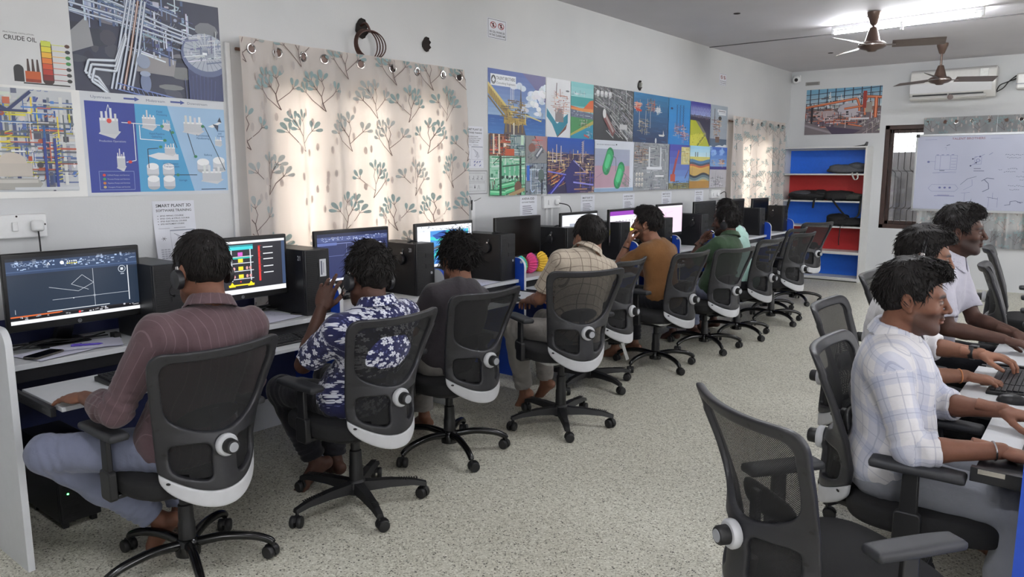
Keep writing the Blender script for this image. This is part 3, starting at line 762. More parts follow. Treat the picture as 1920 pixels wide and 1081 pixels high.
    sky(d, x0, yb, x1, yt, (62, 60, 160), (120, 170, 216), 7); d.line((3.2, .1), (3.36, .44), .03, (180, 70, 60)); d.line((3.20, .1), (3.30, .34), .05, (160, 66, 64)); d.rect(3.16, .08, 3.28, .17, (190, 84, 60)); d.rect(3.125, 0, 3.645, .07, (136, 130, 84)); works(d, 3.13, .0, 3.64, .09, [(190, 206, 214), (90, 96, 84), (60, 70, 90)], 50, .05); d.rect(3.42, .28, 3.645, .48, (206, 196, 130)); works(d, 3.43, .3, 3.64, .47, [(176, 150, 70), (226, 222, 180), (120, 150, 130)], 36, .05); d.line((3.53, .12), (3.62, .22), .014, (90, 70, 100))
    x0, yb, x1, yt = pic(3.65, 4.21, 0, SEAM)                   # strata
    sky(d, x0, .35, x1, yt, (150, 206, 236), (206, 230, 236), 4); d.rect(x0, .31, x1, .375, (206, 200, 104)); d.rect(x0, 0, x1, .33, (198, 164, 92))
    wv = lambda b, a, ph: [(3.65 + i * .04, b + a * sin(i * .5 + ph)) for i in range(15)]
    for b, wd, c in ((.315, .04, (70, 120, 160)), (.285, .03, (60, 70, 90)), (.262, .03, (186, 96, 60)), (.245, .02, (214, 170, 80)), (.15, .035, (44, 50, 60)), (.125, .035, (96, 120, 130)), (.10, .025, (150, 160, 150))): d.path(wv(b, .012 if b > .2 else .02, 1 if b > .2 else 3), wd, c)
    d.rect(x0, 0, x1, .085, (176, 132, 60))
    for x in (3.78, 3.84): d.rect(x, .375, x + .03, .43, (120, 140, 150))
    d.line((3.72, .36), (3.72, .16), .004, (90, 80, 70)); d.line((4.1, .37), (4.1, .43), .006, (90, 100, 100))
    x0, yb, x1, yt = pic(4.215, 4.73, .225, SEAM)               # rig against blue
    sky(d, x0, .26, x1, yt, (40, 90, 186), (130, 170, 214), 5); clouds(d, 4.25, .4, 4.7, .48, 6, (120, 160, 214), .04); d.rect(x0, .225, x1, .262, (44, 40, 130)); works(d, 4.28, .28, 4.36, .34, [(206, 170, 120), (110, 80, 70)], 20, .03); works(d, 4.50, .27, 4.64, .35, [(206, 140, 80), (120, 84, 60), (220, 180, 120)], 44, .04)
    x0, yb, x1, yt = pic(4.215, 4.73, 0, .222)                  # grey rig
    d.rect(x0, yb, x1, yt, (186, 184, 190)); works(d, 4.27, .02, 4.6, .13, [(84, 84, 94), (214, 214, 218), (140, 138, 146)], 80, .045); d.line((4.38, .1), (4.40, .21), .008, (150, 150, 156))
    d.clip = None
    tag(d.build('wall_banner', M_PRINT), 'long collage banner of offshore rigs and refineries headed TALENT BROTHERS', 'banner')
collage()
# --- framed sheet of piping on the back wall
d = Draw(fr_back(-3.765, 2.13), 1.2e-5)
d.mb.col = rgb(230, 230, 228); d.mb.box((-3.765, LY - .003, 2.13), (-2.715, LY, 2.79)); d.d = .0035
d.clip = (0, 0, 1.05, .66); sky(d, 0, .35, 1.05, .66, (104, 158, 190), (206, 212, 214), 5); d.rect(0, 0, 1.05, .38, (110, 100, 106))
works(d, 0, .25, 1.05, .42, [(60, 56, 60), (196, 190, 190), (150, 100, 84), (90, 84, 90)], 120, .08)
for k in range(9): d.line((.06 + k * .12, .36), (.06 + k * .12, .66), .013, (52, 54, 66))
for z in (.47, .53, .60): d.line((.0, z - .02), (1.05, z + .05), .010, (56, 60, 74))
works(d, .25, .40, .95, .56, [(200, 196, 196), (66, 60, 66), (226, 222, 220)], 70, .06); d.ell(.32, .27, .17, .075, (176, 160, 162)); d.ell(.62, .34, .16, .10, (186, 180, 188))
for p, w in (([(.0, .40), (.72, .50), (.76, .40), (.76, .32)], .034), ([(.55, .36), (.8, .39), (.86, .50)], .03), ([(.85, .52), (1.05, .50)], .04), ([(.98, .5), (.98, .22)], .05), ([(.35, .19), (.82, .10)], .02), ([(.82, .5), (.84, .26)], .035)): tube2(d, p, w, (206, 104, 66), (232, 160, 120))
d.rect(.84, .30, .93, .44, (160, 150, 140)); d.rect(.8, .36, .85, .6, (160, 62, 54)); works(d, .0, .1, .8, .3, [(52, 48, 54), (206, 196, 196), (206, 104, 66), (84, 70, 90)], 110, .07)
d.rect(.08, .12, .11, .40, (44, 42, 50)); d.poly([(0, .2), (.5, .0), (0, 0)], (120, 112, 116)); d.line((0, .14), (.45, .0), .03, (150, 142, 148)); d.poly([(.3, .12), (.8, .05), (.7, 0), (.4, 0)], (74, 64, 84)); works(d, .8, .02, 1.05, .2, [(150, 140, 140), (100, 92, 96), (176, 170, 166)], 50, .06, .6)
d.rect(.66, .2, .9, .225, (206, 206, 210)); d.ell(.64, .215, .02, .02, (206, 206, 210))
tag(d.build('wall_poster', M_PRINT), 'poster of orange piping on the back wall above the shelf', 'poster')

# --- small papers on the left wall
def sheet(y0, z0, w, h, fn, label, name='notice_sheet', c=(222, 224, 232), curl=0.0, group=None):
    d = Draw(fr_left(y0, z0), 1.5e-5)
    d.mb.col = rgb(*c)
    if curl:
        fr0 = d.fr
        d.fr = lambda u, v, dd: (fr0(u, v, dd)[0] + curl * ((1 - v / h) ** 2), y0 + u, z0 + v)
        d.mb.grid(lambda u, v: d.fr(u * w, v * h, 0.0012), 2, 8)
    else:
        d.mb.box((WX, y0, z0), (WX + .0012, y0 + w, z0 + h))
    d.d = .0016
    fn(d, w, h)
    return tag(d.build(name, M_PAPER), label, 'sign' if 'sign' in name else 'paper', group)
INK = (44, 44, 52)
def sp3d(d, w, h):
    d.text('SMART PLANT 3D', w * .08, h * .90, h * .050, INK, w * .84, True); d.text('SOFTWARE TRAINING', w * .08, h * .825, h * .040, INK, w * .84, True)
    for k, t in enumerate(['SP3D PIPING COURSE', 'SP3D CIVIL & STRUC COURSE', 'SP3D ELECTRICAL COURSE', 'SP3D INSTRUMENT COURSE']):
        d.text(t, w * .16, h * (.745 - k * .045), h * .022, INK, w * (.56 + .07 * ((k * 2) % 3)), True); d.ell(w * .11, h * (.755 - k * .045), w * .012, h * .006, INK, 6)
    d.rect(w * .1, h * .545, w * .36, h * .552, (150, 150, 160)); d.rect(w * .46, h * .55, w * .74, h * .557, (120, 120, 130))
    d.frame_(w * .36, h * .20, w * .96, h * .52, w * .006, (150, 152, 164)); d.rect(w * .36, h * .50, w * .96, h * .52, (150, 156, 170))
    d.poly([(w * .48, h * .45), (w * .72, h * .36), (w * .80, h * .28), (w * .66, h * .22), (w * .60, h * .31)], (200, 202, 212)); d.path([(w * .45, h * .46), (w * .7, h * .37), (w * .6, h * .27), (w * .54, h * .29)], w * .012, (120, 124, 136))
    for a in range(3): d.line((w * .2 - w * .06 * cos(a * 1.05), h * .38 - h * .035 * sin(a * 1.05)), (w * .2 + w * .06 * cos(a * 1.05), h * .38 + h * .035 * sin(a * 1.05)), w * .008, INK)
    for i in range(3):
        for j in range(5): d.rect(w * (.10 + .075 * i), h * (.05 + .035 * j), w * (.16 + .075 * i), h * (.07 + .035 * j), (176, 178, 190))
    for p in ((.48, .14), (.48, .06), (.62, .13), (.76, .14), (.78, .05)): d.line((w * p[0], h * p[1]), (w * (p[0] + .08), h * (p[1] + .03)), w * .03, (70, 84, 150)); d.rect(w * p[0], h * (p[1] - .02), w * (p[0] + .12), h * (p[1] - .016), (160, 160, 170))
def course(title):
    def fn(d, w, h):
        d.text(title, w * .1, h * .82, h * .085, INK, w * .74, True); d.text('SOFTWARE TRAINING', w * .1, h * .70, h * .05, INK, w * .74)
        for k in range(5): d.rect(w * .14, h * (.56 - k * .075), w * (.64 + .06 * (k % 3)), h * (.585 - k * .075), (96, 98, 112))
    return fn
sheet(1.955, 1.10, .235, .325, sp3d, 'white SMART PLANT 3D notice on the wall between the first two monitors', curl=.03)
sheet(4.435, 1.61, .225, .325, sp3d, 'small SMART PLANT 3D notice at the left end of the collage banner')
def symbols(d, w, h):
    d.frame_(.0, .0, w, h, .004, (70, 72, 76))
    for b in (.54, .12): d.frame_(w * .12, h * b, w * .92, h * (b + .36), .002, (120, 122, 130))
    for k in range(4): d.path([(w * (.18 + k * .18), h * .66), (w * (.24 + k * .18), h * .66), (w * (.24 + k * .18), h * .78)], .004, (70, 72, 80)); d.rect(w * (.17 + k * .18), h * .60, w * (.29 + k * .18), h * .62, (150, 152, 160))
    d.poly([(w * .44, h * .25), (w * .46, h * .42), (w * .49, h * .25)], INK); d.path([(w * .58, h * .2), (w * .63, h * .38), (w * .68, h * .2)], .003, (130, 132, 140)); d.rect(w * .16, h * .3, w * .36, h * .31, (150, 152, 160))
sheet(4.42, 1.405, .285, .185, symbols, 'framed symbol chart below the small notice left of the banner', 'symbol_chart', (206, 208, 210))
for y, z, t, where in ((5.14, 1.16, 'AVEVA E3D', 'AVEVA E3D notice above the black switched-off monitor, left of the socket'), (6.09, 1.16, 'SMART PLANT 3D', 'SMART PLANT 3D course notice above the monitor with the coloured drawing'), (6.88, 1.155, 'AVEVA E3D', 'AVEVA E3D notice above the monitor with the purple bar'),
                       (7.74, 1.16, 'SMART PLANT 3D', 'SMART PLANT 3D course notice above the pink screen'), (8.60, 1.16, 'AVEVA E3D', 'AVEVA E3D notice farthest along the wall, under the banner end')):
    sheet(y, z, .245, .20 if y > 5.5 else .22, course(t), where)
def nophone(d, w, h):
    d.frame_(w * .05, h * .04, w * .95, h * .96, w * .012, INK)
    for cx in (.30, .70):
        d.ell(w * cx, h * .68, w * .155, h * .165, (150, 40, 44), 20); d.ell(w * cx, h * .68, w * .125, h * .133, (226, 226, 230), 20)
        d.rect(w * (cx - .035), h * .58, w * (cx + .035), h * .78, INK); d.line((w * (cx - .1), h * .77), (w * (cx + .1), h * .59), w * .03, (150, 40, 44))
    d.text('NO CELL PHONE USE', w * .11, h * .30, h * .10, INK, w * .78, True); d.text('IN THIS CLASSROOM', w * .11, h * .14, h * .10, INK, w * .78, True)
sheet(4.715, 2.63, .245, .155, nophone, 'NO CELL PHONE USE sign high on the wall above the banner start', 'warning_sign')
sheet(9.19, 2.655, .22, .145, nophone, 'small warning sign high on the wall near the corner, above the banner end', 'warning_sign')
# ------------------------------------------------------------------ curtains
def m_curtain(name, trans):
    m, nt, b = new_mat(name)
    a = N(nt, 'ShaderNodeAttribute', attribute_name='Col')
    tc = N(nt, 'ShaderNodeTexCoord')
    w = N(nt, 'ShaderNodeTexNoise'); w.inputs['Scale'].default_value = 420; nt.links.new(tc.outputs['Object'], w.inputs['Vector'])
    b.inputs['Roughness'].default_value = 0.85
    b.inputs['Specular IOR Level'].default_value = 0.1
    bp = N(nt, 'ShaderNodeBump'); bp.inputs['Strength'].default_value = 0.2; bp.inputs['Distance'].default_value = 0.001
    nt.links.new(w.outputs[0], bp.inputs['Height']); nt.links.new(bp.outputs[0], b.inputs['Normal'])
    nt.links.new(a.outputs['Color'], b.inputs['Base Color'])
    t = N(nt, 'ShaderNodeBsdfTranslucent')
    mt = N(nt, 'ShaderNodeMix', data_type='RGBA', blend_type='MULTIPLY'); mt.inputs[0].default_value = 1
    mt.inputs[7].default_value = (1.0, 0.86, 0.74, 1)
    nt.links.new(a.outputs['Color'], mt.inputs[6]); nt.links.new(mt.outputs[2], t.inputs[0])
    mx = N(nt, 'ShaderNodeMixShader'); mx.inputs[0].default_value = trans
    nt.links.new(b.outputs[0], mx.inputs[1]); nt.links.new(t.outputs[0], mx.inputs[2])
    nt.links.new(mx.outputs[0], nt.nodes['Material Output'].inputs[0])
    return m
M_CURT = m_curtain('leaf_print_cloth', 0.42)
M_CHROME = mat('chrome_ring', (190, 186, 184), 0.22, 0.02, metal=1.0)
M_ROD = mat('curtain_rod_metal', (96, 66, 54), 0.4)
rc = random.Random(5)
def sprig(d, x, y, s, flip, teal, ink):
    def T(u, v): return (x + u * s * flip, y + v * s)
    def leaf(u, v, a, l):
        pts = []
        for i in range(10):
            t = i / 10 * 2 * pi
            r, q = l * .5 * (1 - cos(t)), l * .21 * sin(t) * (1.15 - .35 * cos(t))
            pts.append(T(u + r * cos(a) - q * sin(a), v + r * sin(a) + q * cos(a)))
        d.poly(pts if flip > 0 else pts[::-1], teal)
    def br(p, w): d.path([T(*q) for q in p], w * s, ink)
    br([(.62, 0), (.56, .16), (.54, .30), (.44, .45), (.34, .58)], .018)
    br([(.62, 0), (.36, .22), (.22, .36)], .016)
    br([(.54, .30), (.60, .48), (.56, .60)], .013)
    br([(.56, .16), (.78, .34), (.86, .42)], .013)
    for (u, v, a) in ((.34, .58, 2.2), (.22, .36, 2.2), (.56, .60, 1.7), (.86, .42, .9), (.46, .43, 2.3)):
        for k, da in enumerate((-.75, 0, .75)):
            ll = .15 + .03 * (k == 1)
            br([(u, v), (u + .09 * cos(a + da), v + .09 * sin(a + da))], .010)
            leaf(u + .07 * cos(a + da), v + .07 * sin(a + da), a + da, ll)
def curtain(label, axis, u0, u1, z0, z1, wave, eyes, off=0.088, amp=0.03, size=.30, split=(), cloth=(224, 219, 216)):
    """wavy eyelet curtain hung from a rod; axis is the wall direction it runs along"""
    root = thing('curtain', label, 'curtain')
    L = u1 - u0
    def dep(t, v):
        w = amp * sin(2 * pi * wave * t + .7 * sin(5.3 * t) + .25 * sin(9 * v + 3 * t)) * (1 - .72 * v ** 6)
        w += .012 * sin(2 * pi * wave * 2.3 * t + 1.3) * (1 - v)
        for s in split:
            w += .020 * (1 / (1 + math.exp(-(t - s) * 200))) * (1 - .5 * v ** 6)
        return off + w
    def S(t, v, d=0.0):
        p = dep(t, v) + d
        uu = u0 + L * t + (0.012 * sin(3 * t + 2 * v)) * (1 - v)
        return (WX + p, uu, z0 + (z1 - z0) * v) if axis == 'y' else (uu, LY - p, z0 + (z1 - z0) * v)
    d = Draw(lambda u, v, dd: S((u - 0) / L, v / (z1 - z0), dd), 6e-6, 0.0012)
    d.mb.col = rgb(*cloth)
    d.mb.grid(lambda t, v: S(t, v), int(L * 110), 40)
    d.clip = (0.005, 0.005, L - .005, z1 - z0 - .004)
    y = -0.1; row = 0
    while y < z1 - z0:
        x = -.15 + (row % 2) * size * .62
        while x < L:
            if rc.random() < .93:
                fl = 1 if rc.random() < .6 else -1
                sprig(d, x + (0 if fl > 0 else size) + rc.uniform(-.03, .03), y + rc.uniform(-.03, .03), size, fl, (166, 190, 195) if rc.random() < .7 else (190, 200, 203), (134, 120, 118))
            if size > .2:
                for k in range(5): d.ell(x + rc.uniform(.0, .34), y + rc.uniform(0, .3), .010, .026, (210, 205, 204), 7)
            x += size * 1.22
        y += size * .82; row += 1
    d.build('curtain_cloth', M_CURT, root)
    zr = z1 - .062
    rod = MB()
    if axis == 'y': rod.tube([(WX + off - .058, u0 + .01, zr), (WX + off - .058, u1 - .01, zr)], .0095, 10)
    else: rod.tube([(u0 + .01, LY - off + .03, zr), (u1 - .01, LY - off + .03, zr)], .0095, 10)
    rod = rod.build('curtain_rod', M_ROD, root)
    for t in eyes:
        e = MB()
        v = (zr - z0) / (z1 - z0)
        c = Vector(S(t, v, .002)); a = Vector(S(t - .008, v, .002)); b_ = Vector(S(t + .008, v, .002))
        tx = (b_ - a).normalized(); tz = Vector((0, 0, 1))
        e.tube([c + (tx * cos(q) + tz * sin(q)) * .0255 for q in [i * pi / 10 for i in range(20)]], .0055, 6, closed=True)
        ee = e.build('eyelet', M_CHROME, root)
        # flat disc in the ring, coloured as the hole's shade or the rod
        h = MB(); nrm = tx.cross(tz) * (1 if axis == 'y' else 1)
        h.add([tuple(c + (tx * cos(q) + tz * sin(q)) * .022) for q in [i * pi / 8 for i in range(16)]], [tuple(range(16))])
        h.build('eyelet_disc', mat('eyelet_shadow', (44, 36, 36), .9) if rc.random() < .5 else M_ROD, ee)
    return root
curtain('long white curtain with teal leaf sprigs glowing in front of the near left window', 'y', 2.47, 4.30, 0.80, 2.33, 6.3,
        [.035, .135, .235, .315, .47, .62, .735, .87, .97], amp=.028, size=.30, split=(.40, .56, .72))
curtain('far leaf print curtain in the corner beside the shelf unit', 'y', 9.47, 11.36, 0.72, 2.29, 7.5, [.05, .2, .36, .52, .68, .84, .95], size=.20, split=(.5,))
curtain('leaf print curtain behind the whiteboard, its shade painted into the cloth', 'x', -2.14, -.55, .58, 2.31, 6.5, [.03, .16, .24, .36, .48, .60, .70, .82, .94], off=.075, amp=.02, size=.22, cloth=(172, 176, 180))  # cloth colour greyed to paint the weaker light on this curtain

# ------------------------------------------------------------------ fittings on the left wall
M_HOLE = mat('dark_hole', (40, 34, 32), .95, .3, 60)
M_BLACKP = mat('black_plastic', (24, 24, 26), .42, .08)
M_CABLE = mat('black_cable', (20, 20, 22), .5)
def cable(name, pts, r, label, group=None, m=None):
    return tag(MB().tube(pts, r, 6).build(name, m or M_CABLE), label, 'cable', group)
def smooth_path(pts, n=6):
    """Catmull-Rom through points"""
    P = [Vector(p) for p in pts]; out = []
    for i in range(len(P) - 1):
        a, b_, c, e = P[max(i - 1, 0)], P[i], P[i + 1], P[min(i + 2, len(P) - 1)]
        for k in range(n):
            t = k / n
            out.append(.5 * ((2 * b_) + (c - a) * t + (2 * a - 5 * b_ + 4 * c - e) * t * t + (3 * b_ - 3 * c + e - a) * t ** 3))
    out.append(P[-1]); return [tuple(p) for p in out]
def socket_board(y0, y1, z0, z1, label, plugs, switches):
    t = thing('socket_board', label, 'socket', (WX, 0, 0))
    MB().box((0, y0, z0), (.034, y1, z1)).build('board', M_WHITEP, t, bevel=.006)
    for (y, z) in switches: MB().box((.034, y - .013, z - .022), (.042, y + .013, z + .022)).build('switch', M_WHITEP, t, bevel=.004)
    for (y, z) in plugs:
        p = MB().box((.034, y - .028, z - .026), (.062, y + .028, z + .026)).build('plug', M_WHITEP, t, bevel=.012)
    return t
sb = socket_board(1.10, 1.432, 1.275, 1.385, 'white socket board with a plug on the wall above the first monitor', [(1.385, 1.33)], [(1.295, 1.33)])
mb = MB()
for (y, z) in ((1.20, 1.348), (1.225, 1.326), (1.225, 1.312), (1.305, 1.376), (1.421, 1.335)): mb.tube([(.0335, y, z), (.0352, y, z)], .0045, 8)
mb.build('pin_hole', M_HOLE, sb)
cable('power_cable', smooth_path([(WX + .05, 1.385, 1.305), (WX + .05, 1.387, 1.24), (WX + .07, 1.38, 1.1), (WX + .1, 1.37, .95)]), .004, 'black lead hanging from the plug behind the first monitor')
tag(MB().box((WX, 1.16, .80), (WX + .018, 1.20, 1.275)).build('conduit', M_WHITEP, bevel=.003), 'white conduit running down from the near socket board', 'conduit')
sb = socket_board(5.45, 5.70, 1.255, 1.365, 'white socket box with a fat plug below the collage banner', [(5.63, 1.31)], [(5.52, 1.31)])
cable('power_cable', smooth_path([(WX + .06, 5.64, 1.30), (WX + .12, 5.72, 1.27), (WX + .12, 5.76, 1.15), (WX + .12, 5.74, 1.02), (WX + .1, 5.70, .9)]), .005, 'black lead looping from the socket box under the banner')
socket_board(9.02, 9.30, 1.25, 1.36, 'far white socket box under the end of the banner', [(9.2, 1.30)], [(9.08, 1.30)])
cable('power_cable', smooth_path([(WX + .05, 9.2, 1.29), (WX + .09, 9.32, 1.32), (WX + .08, 9.34, 1.1), (WX + .06, 9.3, .9)]), .005, 'black lead at the far socket box near the corner')
mb = MB(); mb.box((WX, 5.50, .80), (WX + .016, 5.53, 1.255)); mb.box((WX, 5.58, .80), (WX + .016, 5.61, 1.255))
tag(mb.build('conduit', M_WHITEP, bevel=.002), 'pair of white conduits under the socket box with the fat plug', 'conduit')
t = thing('conduit', 'white cable trunking with loose wire ends between the chart and the fourth monitor', 'conduit', (WX, 4.49, 0))
MB().box((0, 0, .8), (.02, .045, 1.355)).build('trunking', M_WHITEP, t, bevel=.003)
mb = MB(); mb.tube([(.02, -.005, 1.33), (.03, -.02, 1.38), (.04, -.05, 1.395)], .002, 5); mb.tube([(.02, .03, 1.35), (.03, .06, 1.36), (.04, .09, 1.375)], .002, 5); mb.tube([(.022, .004, 1.36), (.022, .0, 1.28)], .006, 6)
mb.build('wire_end', M_CABLE, t)
tag(MB().box((WX, 2.425, .8), (WX + .016, 2.455, 2.30)).build('conduit', M_WHITEP, bevel=.002), 'white conduit between the flow diagram and the long curtain', 'conduit')
def wall_hole(y, z, r, label):
    mb = MB()
    mb.add([(WX + .002 + .012 * (k % 2), y + r * (1 + .25 * sin(2.3 * a)) * cos(a), z + 1.5 * r * sin(a)) for k, a in enumerate([i * pi / 9 for i in range(18)])], [tuple(range(18))])
    o = mb.build('wall_hole', M_HOLE, smooth=0)
    return tag(o, label, 'hole')
wall_hole(4.03, 2.49, .036, 'dark broken pipe hole in the wall right of the wire coil')
wall_hole(7.17, 2.472, .036, 'small dark hole in the wall above the middle of the collage banner')
tag(MB().box((WX + .001, 7.15, 2.45), (WX + .03, 7.175, 2.50)).build('hole_plug', mat('grey_putty', (150, 150, 144), .8)), 'grey plug stuffed in the small hole above the collage banner', 'plug')
wall_hole(3.43, 2.515, .045, 'dark hole in the wall above the long curtain where the wire coil hangs')
mb = MB()
for k in range(4):
    mb.tube([(WX + .05 + .012 * k, 3.425 + (.098 + .008 * k) * cos(a + k) + .006 * k, 2.405 + (.098 - .003 * k) * sin(a + k)) for a in [i * pi / 14 for i in range(28)]], .0045, 6, closed=True)
mb.tube(smooth_path([(WX - .01, 3.43, 2.53), (WX + .06, 3.42, 2.54), (WX + .075, 3.44, 2.49), (WX + .06, 3.42, 2.5)]), .008, 6)
tag(mb.build('wire_coil', mat('brown_cable', (72, 42, 34), .45)), 'coil of brown wire hanging from a wall hole above the long curtain', 'wire')

# ------------------------------------------------------------------ ceiling fans
M_FAN = mat('fan_brown', (92, 74, 66), .3, .06, metal=.35)
M_FANB = mat('fan_blade_brown', (104, 92, 88), .4, .06)
def fan(loc, drop, ang, label):
    t = thing('ceiling_fan', label, 'fan', loc, ang)
    MB().lathe([(.004, 0), (.062, -.005), (.060, -.03), (.030, -.115), (.018, -.125)], 20).build('canopy', M_FAN, t)
    MB().tube([(0, 0, -.10), (0, 0, -drop + .12)], .012, 10).build('downrod', M_FAN, t)
    MB().lathe([(.018, .17), (.030, .165), (.045, .12), (.065, .05), (.075, .03)], 20, c=(0, 0, -drop)).build('lower_canopy', M_FAN, t)
    mt = MB().lathe([(.05, .04), (.10, .03), (.122, .012), (.122, -.012), (.095, -.03), (.05, -.042), (.035, -.055), (.01, -.058)], 28, c=(0, 0, -drop)).build('motor', M_FAN, t)
    mb = MB().lathe([(.1225, .004), (.1235, .004), (.1235, -.004), (.1225, -.004)], 28, c=(0, 0, -drop)); mb.build('ring', M_CHROME, mt)
    for k in range(3):
        b = MB()
        b.M = Matrix.Rotation(2 * pi * k / 3, 4, 'Z')
        b.box((.10, -.018, -drop - .004), (.20, .018, -drop + .004))
        tw = lambda u, v: (.17 + .44 * u, (v - .5) * (.10 + .035 * u) * (1 if u < .97 else .86), -drop + .004 - (v - .5) * .045)
        b.grid(tw, 8, 3); b.grid(lambda u, v: tuple(Vector(tw(u, 1 - v)) + Vector((0, 0, .0035))), 8, 3)
        b.build('blade', M_FANB, t)
    return t
fan((-1.93, 7.9, HZ), .31, radians(14), 'brown ceiling fan in front of the glowing tube light')
fan((-1.745, 10.3, HZ), .42, radians(30), 'brown ceiling fan farther back in front of the air conditioner')
mb = MB()
for k, (x, y, z) in enumerate(((-.06, -.02, -.05), (-.035, .0, -.03), (.02, .0, -.02))): mb.tube([(-1.93 + x * .2, 7.9, HZ), (-1.93 + x * .6, 7.88, HZ + z * .5), (-1.93 + x, 7.88, HZ + z)], .004, 5)
tag(mb.build('wire_end', M_CABLE), 'loose wire ends on the ceiling at the near fan hook', 'wire')
for (x, y, l) in ((-2.98, 7.19, 'small dark fixing hole in the ceiling over the left row'), (-2.99, 10.25, 'small dark fixing hole in the far corner of the ceiling'), (-1.86, 10.1, 'small dark fixing hole in the ceiling beside the far fan')):
    tag(MB().lathe([(.001, HZ - .004), (.03, HZ - .004), (.034, HZ)], 14, c=(x, y, 0)).build('ceiling_hole', M_HOLE), l, 'hole')

# ------------------------------------------------------------------ back wall: air conditioner, camera, plaque
M_ACW = mat('ac_white', (214, 213, 210), .25, .02)
t = thing('air_conditioner', 'white split air conditioner on the back wall behind the far fan', 'air conditioner', (-1.83, LY, 2.53))
prof = [(0, .02), (0, .40), (-.15, .405), (-.20, .37), (-.215, .20), (-.20, .09), (-.13, .02)]
MB().prism(prof, -.50, .50, 'x').build('casing', M_ACW, t, bevel=.012)
MB().prism([(-.196, .10), (-.218, .215), (-.224, .212), (-.203, .095)], -.495, .46, 'x').build('front_panel', mat('ac_gloss', (222, 223, 226), .08, .01), t, bevel=.004)
mb = MB(); mb.box((-.46, -.192, .062), (-.045, -.13, .08)); mb.box((-.025, -.192, .062), (.37, -.13, .08)); mb.build('outlet_slot', M_BLACKP, t)
MB().prism([(-.19, .060), (-.215, .03), (-.205, .02), (-.13, .005), (-.12, .02)], -.49, .40, 'x').build('louvre', M_ACW, t, bevel=.003)
MB().box((.32, -.222, .275), (.41, -.205, .37)).build('energy_label', mat('label_paper', (232, 234, 232), .6), t)
MB().lathe([(.002, -.225), (.035, -.222), (.035, -.21)], 14, 'y', (.0, 0, .03)).build('badge', mat('grey_badge', (120, 104, 100), .4), t)
t = thing('voltage_stabilizer', 'white box on the back wall at the right edge beside the air conditioner', 'box', (-.93, LY, 2.62))
MB().box((-.19, -.13, 0), (.19, 0, .20)).build('casing', M_ACW, t, bevel=.02)
MB().box((-.19, -.134, .06), (.19, -.128, .075)).build('seam', mat('grey_plastic', (150, 152, 156), .45), t)
cable('power_cable', smooth_path([(-1.34, LY - .06, 2.58), (-1.30, LY - .10, 2.68), (-1.22, LY - .09, 2.72), (-1.13, LY - .05, 2.76)]), .007, 'black cable joining the air conditioner to the white wall box')
cable('power_cable', smooth_path([(-1.35, LY - .05, 2.60), (-1.26, LY - .07, 2.65), (-1.20, LY - .08, 2.73), (-1.13, LY - .04, 2.80)]), .007, 'second black cable twisting up to the white wall box')
t = thing('security_camera', 'white dome security camera in the far top corner', 'camera', (-3.905, LY, 2.95))
MB().box((-.05, -.055, -.035), (.05, 0, .065)).build('mount', M_WHITEP, t, bevel=.01)
bmx = bmesh.new(); bmesh.ops.create_uvsphere(bmx, u_segments=20, v_segments=14, radius=.055)
mb = MB(); mb.add([(v.co.x, v.co.y - .075, v.co.z - .005) for v in bmx.verts], [tuple(v.index for v in f.verts) for f in bmx.faces]); bmx.free()
mb.build('dome', M_WHITEP, t)
MB().lathe([(.002, -.135), (.024, -.132), (.026, -.12)], 16, 'y', (.012, 0, -.012)).build('lens', M_BLACKP, t)
d = Draw(fr_back(-3.79, 2.855), 1.5e-5); d.mb.col = rgb(150, 148, 146); d.mb.box((-3.79, LY - .004, 2.855), (-3.585, LY, 2.905)); d.d = .005
for k in range(2): d.rect(.02, .012 + k * .018, .185, .02 + k * .018, (104, 102, 100))
tag(d.build('name_plate', M_PAPER), 'small grey strip label right of the security camera', 'label')

# ------------------------------------------------------------------ whiteboard
t = thing('whiteboard', 'large whiteboard with faint drawings hung in front of the shaded curtain', 'whiteboard', (0, 0, 0))
WY = LY - .14
M_ALU = mat('aluminium', (186, 188, 190), .35, .03, metal=.6)
x0, x1, z0, z1 = -2.195, -.36, 1.06, 2.075
M_WB = attr_mat('whiteboard_face', .22, bscale=2.0)
d = Draw(lambda u, v, dd: (x0 + u, WY - dd, z0 + v), 1.2e-5)
d.mb.col = rgb(186, 190, 209); d.mb.box((x0, WY, z0), (x1, WY + .018, z1)); d.d = .0005
B1, B2 = (120, 122, 168), (74, 76, 104)
d.text('TALENT BROTHERS', .42, .945, .028, (150, 110, 120), .38)
d.rect(.1, .95, .24, .953, B1); d.rect(.86, .95, 1.0, .953, B1); d.line((.36, .87), (.40, .88), .006, B2); d.path([(.34, .84), (.36, .85), (.36, .81)], .002, B1)
d.frame_(.24, .55, .50, .74, .003, B1); d.rect(.30, .55, .303, .74, B1); d.rect(.42, .55, .423, .74, B1); d.ell(.16, .655, .016, .014, B1)
for k in range(4): d.rect(.25 + k * .06, .745, .28 + k * .06, .752, B1); d.rect(.43, .58 + k * .04, .49, .583 + k * .04, B1)
d.line((.18, .66), (.24, .66), .003, B1); d.rect(.22, .51, .5, .513, B1); d.line((.22, .5), (.5, .53), .002, B1); d.rect(.30, .535, .36, .542, B2)
d.path([(.18, .30), (.22, .26), (.5, .26), (.54, .30), (.5, .35), (.22, .35), (.18, .30)], .003, B1)
for k in range(3): d.ell(.32 + k * .06, .31, .016, .014, B1, 8)
d.rect(.26, .195, .50, .202, B1); d.rect(.3, .205, .44, .211, B1)
for (x, y) in ((.68, .69), (.72, .64), (.66, .60), (.76, .72)): d.line((x, y), (x + .05, y + .03), .004, B1); d.ell(x, y, .01, .01, B2, 8)
